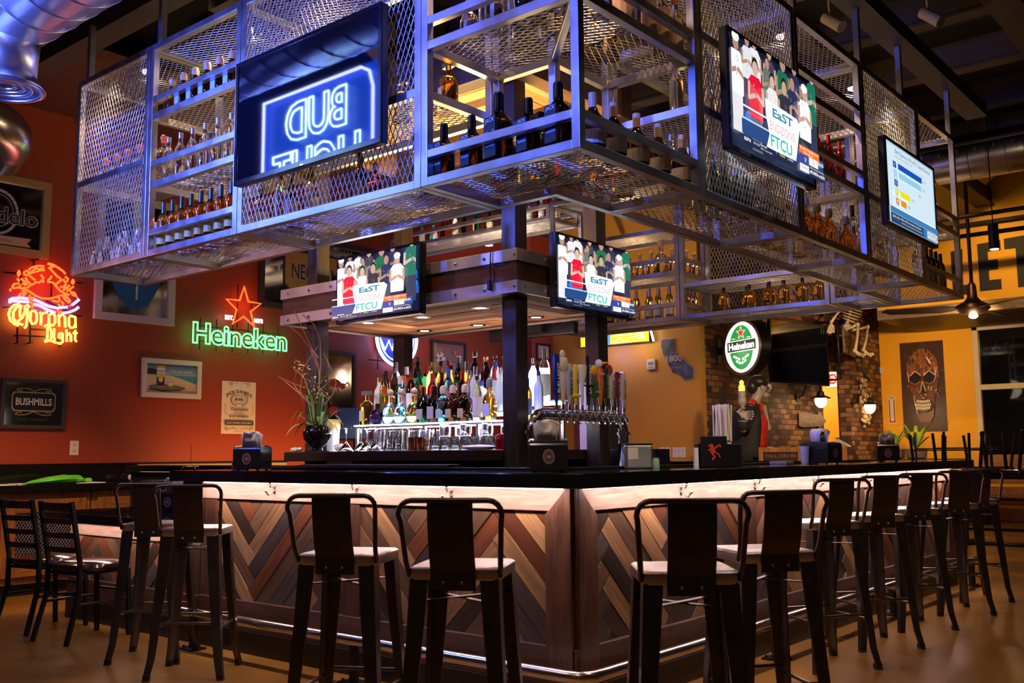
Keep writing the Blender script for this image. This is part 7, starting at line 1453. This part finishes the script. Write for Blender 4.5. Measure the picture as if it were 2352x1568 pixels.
# ================= THINGS ON THE COUNTER =================
def napkin_box(loc,rz,lab,lit=False,s=1,badge=True):
    t=thing('napkin_dispenser',lab,'napkin dispenser',loc,rz,'black napkin dispensers'); bp_=mat('dispenser_black',(.018,.013,.016),.16,coat=.5)
    w,d,h=.155*s,.19*s,.125*s; m=M(); n=8
    prof=[(-d/2,.006),(-d/2-.002,h*.5)]+[(-d/2+.02-.022*math.cos(a_),h-.022+.022*math.sin(a_)) for a_ in np.linspace(0,PI/2,5)]+[(-d/2+.022+ (d-.044)*k/6,h+.010*math.sin(k/6*PI)) for k in range(1,6)]+[(d/2-.02+.022*math.sin(a_),h-.022+.022*math.cos(a_)) for a_ in np.linspace(0,PI/2,5)]+[(d/2+.002,h*.5),(d/2,.006)]
    m.prism([(y,z) for y,z in prof],Matrix(((0,0,1,0),(1,0,0,0),(0,1,0,0),(0,0,0,1))),-w/2,w/2); m.build('case',bp_,t,bevel=.004)
    m=M(); 
    for sx in (-1,1):
        for sy in (-1,1): m.cyl((sx*w*.35,sy*d*.38,0.0),(sx*w*.35,sy*d*.38,.008),.009,seg=10)
    m.build('foot',blackp,t)
    if badge:
        for sg in (-1,):
            a=Art(Matrix(((1,0,0,0),(0,0,-1,-d/2-.004),(0,1,0,h*.48),(0,0,0,1)))); a.ell(0,0,.027,.034,(.35,.30,.32)); a.ell(0,0,.024,.031,(.05,.02,.03)); a.ring(0,0,.017,.022,.003,(.40,.06,.06)); a.text('GH',0,0,.014,(.45,.40,.42),.018,bold=.03); a.build('badge',ink,t)
    m=M(); pts=[(-.05,-.01),(-.058,.05),(-.045,.085),(-.01,.078),(.02,.088),(.05,.07),(.038,.03),(.045,-.01)]; vs=[]
    for x,z in pts:
        for y in (-.018,-.006,.006,.018): vs.append((x*s*(1-.12*abs(y)/.018),(y*(1.6+z*8)+.01*math.sin(x*70))*s,h+(z-.004*abs(y)/.018)*s))
    fs=[(4*i+k,4*i+4+k,4*i+5+k,4*i+1+k) for i in range(len(pts)-1) for k in range(3)]; m.add(vs,fs)
    m.add([(-.055*s,-.015*s,h),(.05*s,-.015*s,h),(.048*s,-.02*s,h+.075*s),(.0,-.032*s,h+.088*s),(-.06*s,-.02*s,h+.07*s),(0,.018*s,h),(-.01*s,.01*s,h+.06*s)],[(0,1,2,3,4),(1,5,6,2),(5,0,4,6),(2,6,3),(6,4,3)])
    o=m.build('napkin',paper,t,smooth='all'); sm=o.modifiers.new('thick','SOLIDIFY'); sm.thickness=.0015
    return t
CT=1.0695
p=P(580,1069,'y',.30); napkin_box((p.x,.30,CT),math.radians(35)-PI*.0,'black napkin dispenser on the left part of the counter, red wall behind',s=1.12)
p=P(1272,1074,'x',-.42); napkin_box((-.42,.30,CT),math.radians(40),'nearest black napkin dispenser, in front of the beer tower',s=1.15)
p=P(1887,1055,'x',-.35); napkin_box((-.35,p.y,CT),math.radians(80),'black napkin dispenser on the right counter, before the brick wall',s=1.15,badge=True)
p=P(2040,1048,'x',-.35); napkin_box((-.35,p.y,CT),math.radians(20),'farthest black napkin dispenser, near the counter right end',s=1.1)
p=P(400,1150,'y',.55); napkin_box((p.x,.55,.766),math.radians(35),'black napkin dispenser on the low counter behind the stools',s=1.15)
# condiment caddy tray (reddish box) & plastic cup on the low counter
p=P(468,1195,'y',.3); t=wthing('plastic_tumbler','empty clear tumbler on the low counter beside the bar end','cup',(p.x,.3,.766)); M().lathe([(0,0),(.03,0),(.038,.11),(.036,.11),(.028,.004),(0,.004)],16,(p.x,.3,.766)).build('cup',glassm,t,smooth=True)
p=P(436,1068,'z',1.087); t=thing('check_spike','small brass bill spike on the counter at the left','bill spike',(P(438,1066,'y',.2).x,.2,CT)); m=M(); m.tube([(.045*math.cos(a_),.045*math.sin(a_),.02) for a_ in np.linspace(0,2*PI,20)[:-1]],.006,6,closed=True); [m.tube([(.045*math.cos(a_),.045*math.sin(a_),.02),(.055*math.cos(a_),.055*math.sin(a_),.001)],.004,6) for a_ in (0,2.1,4.2)]; m.build('base_ring',mat('brass',(.6,.42,.15),.25,1),t,smooth='all'); M().tube([(0,0,.02),(0.0,0,.16)],.002,6).tube([(-.045,0,.02),(.045,0,.02)],.003,6).build('needle',MT['brass'],t)
p=P(536,1065,'y',.35); t=tag(M().box(-.05,.05,-.03,.03,0,.045).build('small_bin',mat('violet_plastic',(.10,.08,.18),.4),None,bevel=.003,loc=(p.x,.4,CT)),'small dull violet box left of the left napkin dispenser','box')
mm=M().box(-2.45,-1.2,.44,.54,CT+.014,CT+.03); tag(mm.build('bar_mat',mat('bar_mat_rubber',(.03,.025,.035),.5),None,bevel=.004),'long dark rubber bar mat along the inner counter edge','bar mat'); 
# menu holder with flame creature, straws, picks
p=P(1636,1062,'x',-.35); t=thing('bar_caddy','black bar caddy with a red flame creature print, holding white straws','caddy',(-.35,p.y,CT),math.radians(42))
M().box(-.075,.075,-.06,-.03,0,.175).build('front_box',blackp,t,bevel=.003); M().box(-.085,.085,-.03,.07,0,.135).box(.06,.16,-.05,.07,0,.13).build('back_box',blackp,t,bevel=.003)
a=Art(Matrix(((1,0,0,.0),(0,0,-1,-.0605),(0,1,0,.085),(0,0,0,1)))); r_=(.65,.04,.02); blob(a,-.01,.01,.016,.022,r_,2); blob(a,-.018,.036,.015,.010,r_,3); a.line([(0,.02),(.03,.04),(.035,.03)],.010,r_); a.line([(-.01,-.01),(.0,-.03),(-.012,-.04)],.012,r_); a.line([(0,0),(.025,-.015),(.03,-.03)],.008,r_); a.line([(-.02,.02),(-.035,.01)],.007,r_); a.build('creature_print',ink,t)
M().cyl((.07,.02,.131),(.07,.02,.14),.05,seg=20).build('cup_rim',white,t)
strawm=mat('white_straw',(.85,.78,.72),.4); rg=random.Random(8)
s0=M().tube([(0,0,0),(0,0,.21)],.0042,6).build('straw',strawm,None); s0.location=(-.35,p.y,CT+.135); st_=s0
k=0
for i in range(40):
    dx,dy=rg.uniform(-.045,.045),rg.uniform(-.04,.04); x=-.35+.07*math.cos(.73)-.02*math.sin(.73)+dx; y=p.y+.07*math.sin(.73)+.02*math.cos(.73)+dy
    o=st_ if i==0 else st_.copy()
    if i: COL.objects.link(o)
    o.location=(x,y,CT+.141+rg.uniform(0,.012)); o.rotation_euler=(rg.uniform(-.05,.05),rg.uniform(-.05,.05),0); tag(o,'white paper wrapped straw standing in the bar caddy','straw','white straws in the bar caddy')
M().box(-.11,-.088,-.04,-.0,0,.11).build('card_edge',white,t); 
q=P(1690,1055,'x',-.30)
for i in range(3):
    o=M().tube([(0,0,.0),(.012,0,.10)],.002,6).build('cocktail_pick',mat('pick_white',(.8,.75,.7),.4),None,loc=(-.30,q.y+.0+i*.012,CT)); M().ball((.012,0,.103),.008,8).build('pick_head',mat('pick_red',(.7,.03,.01),.3),o,smooth='all'); tag(o,f'thin cocktail pick with red tip beside the caddy, {ORD[i]} from the near side','cocktail pick','red tipped cocktail picks')
q=P(1795,1052,'x',-.45); tag(M().box(-.06,.06,-.06,.06,0,.02).build('coaster_stack',mat('coaster_lilac',(.45,.36,.40),.6),None,bevel=.003,loc=(-.45,q.y,CT)),'flat pale coaster stack on the right counter','coasters'); q=P(1848,1045,'x',-.42); tag(M().lathe([(0,0),(.026,0),(.034,.12),(.032,.12),(.025,.004),(0,.004)],14).build('plastic_cup',G['frost'],None,smooth=True,loc=(-.42,q.y,CT)),'slim translucent plastic cup beside the right napkin dispenser','cup')
# steel straw box behind the tower
q=P(1466,1060,'x',-.46); t=thing('steel_canister','brushed steel box with black lid right of the beer tower','container',(-.46,q.y,CT),math.radians(40)); M().box(-.07,.07,-.06,.06,0,.125).build('box',steel,t,bevel=.008); M().box(-.073,.073,-.063,.063,.126,.134).build('lid',blackp,t,bevel=.003); a=Art(Matrix(((1,0,0,-.035),(0,0,-1,-.0605),(0,1,0,.08),(0,0,0,1)))); a.rect(0,0,.055,.06,(.7,.6,.55)); a.build('note',ink,t)
q=P(1458,1058,'x',-.62); tag(M().lathe([(0,0),(.02,0),(.02,.045),(.012,.055),(0,.056)],12).build('sanitizer_bottle',mat('teal_cap',(.35,.6,.5),.4),None,smooth=True,loc=(-.42,q.y-.10,CT)),'tiny teal capped bottle by the steel canister','bottle')
# green bag and papers on the left worktop
q=P(128,1092,'x',-6.30); m=M(); rg=random.Random(3); n=12
vs=[];secs=[(-.30,.003),(-.2,.03),(-.05,.055),(.10,.07),(.2,.065),(.26,.03),(.30,.045)]
for yy,r in secs: vs+=[(r*1.6*math.cos(2*PI*k/n)*(1+rg.uniform(-.12,.12)),yy,max(.002,r*.55+r*.55*math.sin(2*PI*k/n)*(1+rg.uniform(-.2,.2)))) for k in range(n)]
m.add(vs,[(i*n+k,i*n+(k+1)%n,(i+1)*n+(k+1)%n,(i+1)*n+k) for i in range(len(secs)-1) for k in range(n)]+[tuple(range(n))]); tag(m.build('green_bag',mat('lime_plastic',(.10,.62,.03),.35),None,loc=(-6.30,q.y,.926)),'bright lime green plastic bag lying on the left wall worktop','bag')
for i,(yy,w_) in enumerate(((.25,.35),(.62,.3),(1.05,.25))): tag(M().box(-.11,.11,-w_/2,w_/2,0,.006).build('paper_sheet',paper,None,loc=(-6.28,yy+(-.0 if i else -.05),.926) if i!=1 else (-6.45,yy,.926)),f'pale paper sheet on the left wall worktop, {ORD[i]} from the left','paper','papers on the left worktop')
for i,yy in enumerate((1.63,1.78)): crumple('crumpled_napkin',(-6.5,yy,.926),(.05,.05,.03),['smaller','larger'][i]+' crumpled grey napkin lump on the left wall worktop')
# ================= FAR RIGHT TABLES WITH UPTURNED CHAIRS =================
tm=wood('table_wood',(.18,.08,.03),(.42,.20,.07),.45,(1.5,12,12))
def htable(x,y,lab):
    t=thing('high_table',lab,'table',(x,y,0)); M().box(-.95,.95,-.38,.38,.865,.905).build('tabletop',granite,t,bevel=.006)
    for sx in (-.6,.6): M().tube([(sx,0,0.001),(sx,0,.864)],.03,10).build('leg',blackm,t,smooth=True); M().tube([(sx,-.28,.04),(sx,.28,.04)],.022,8).build('foot_bar',blackm,t,smooth=True)
    M().tube([(-.6,0,.2),(.6,0,.2)],.02,8).build('cross_bar',blackm,t,smooth='all'); return t
htable(-.25,7.6,'black topped high table at the right edge carrying upturned chairs'); htable(-.55,9.6,'second high table behind the first carrying upturned chairs')
def upchair():
    t=thing('upturned_chair','x','chair')
    for sx in (-1,1):
        M().bar((sx*.165,.17,.05),(sx*.185,.20,.43),.026).build('leg',blackm,t,bevel=.002); M().bar((sx*.165,-.17,.05),(sx*.19,-.24,.44),.026).build('leg',blackm,t,bevel=.002)
    M().tube([(-.17,.185,.27),(.17,.185,.27)],.009,6).tube([(-.175,-.2,.25),(.175,-.2,.25)],.009,6).each('stretcher',blackm,t,smooth='all'); M().box(-.2,.2,-.19,.19,.0,.05).build('seat',mat('dark_vinyl',(.03,.012,.014),.16),t,bevel=.015); return t
uc=upchair(); 
for i,(u,y) in enumerate([(2135,9.6),(2200,7.6),(2272,9.6),(2325,7.6)]):
    p=P(u,1060,'y',y); z=.906
    if abs(p.x+.3)>1.05: z=.906
    lb=f'black chair upside down on a high table, {ORD[i]} from the left'
    if i==0: uc.location=(p.x,y,z); uc.rotation_euler=(0,0,.2); uc['label']=lb; uc['group']='upturned chairs on the high tables'
    else: dup(uc,(p.x,y,z),.2+.35*i,lb,'upturned chairs on the high tables')
t=thing('wooden_bench','long orange brown wooden bench back under the far window','bench',(.6,YS-.6,0)); M().box(-2.6,3,0,.06,.35,.55).box(-2.6,3,0,.06,.62,.82).box(-2.6,3,0,.06,.88,1.08).build('back_boards',tm,t,bevel=.004); M().box(-2.6,3,-.45,-.01,.42,.47).build('seat',tm,t,bevel=.004)
for x in (-2.5,0,2.8): M().box(x,x+.06,-.4,.055,0.001,.42).build('leg',blackm,t)
# green plants by the far wall
def bush(p,lab,cols,n,s):
    t=wthing('potted_plant',lab,'plant',p); x,y,z=p; M().lathe([(0,0),(.12,0),(.16,.02),(.17,.16),(.15,.165),(.13,.14),(0,.14)],18,(x,y,z)).build('pot',mat('clay_pot',(.16,.11,.07),.7),t,smooth=True); rg=random.Random(int(x*100)%50)
    for i in range(n):
        a_=rg.uniform(0,2*PI); Ln=rg.uniform(.6,1)*s; hh_=rg.uniform(.5,1.1)*s; m=M(); vs=[]
        for k in range(7): q_=k/6; c=Vector((x+math.cos(a_)*Ln*q_,y+math.sin(a_)*Ln*q_,z+.15+hh_*math.sin(q_*2.1))); sdv=Vector((-math.sin(a_),math.cos(a_),0))*(.028*math.sin(PI*min(1,q_+.12))+.002); vs+=[c-sdv,c+sdv]
        m.add(vs,[(2*k,2*k+2,2*k+3,2*k+1) for k in range(6)]); m.build('leaf',mat('bush_leaf_%d'%(i%len(cols)),cols[i%len(cols)],.45),t,smooth='all')
p=P(2105,1040,'y',YS-.9); bush((p.x,YS-.9,1.02),'bright green leafy potted plant below the skull painting',[(.22,.42,.05),(.12,.28,.04)],18,.42); p=P(2040,1020,'y',YS-.75); bush((p.x+.10,YS-.75,1.02),'red leaved potted plant left of the green one',[(.25,.05,.03),(.15,.06,.03)],11,.34)
tag(M().box(-3.6,-2.2,YS-1.25,YS-.35,0.001,1.019).build('far_cabinet',mat('dark_cab',(.03,.02,.015),.5),bevel=.005),'low dark cabinet carrying the far plants','cabinet')
p=P(1925,1035,'y',12.0); t=wthing('stone_lantern','small lantern with perforated sides behind the right counter','lantern',(p.x,11.2,.0)); q=P(1925,1035,'y',11.2)
M().box(q.x-.1,q.x+.1,11.1,11.3,.9,1.22).build('lantern_body',mat('lantern_body',(.12,.05,.02),.5,emit=(1,.25,.05),es=.25,var=0),t,bevel=.004); M().lathe([(.20,1.22),(.16,1.25),(.03,1.33),(.03,1.36),(0,1.37)],18,(q.x,11.2,0)).build('roof',mat('lantern_roof',(.3,.24,.2),.5),t,smooth=True); M().box(q.x-.25,q.x+.25,10.95,11.45,0.001,.899).build('stand',blackp,t)
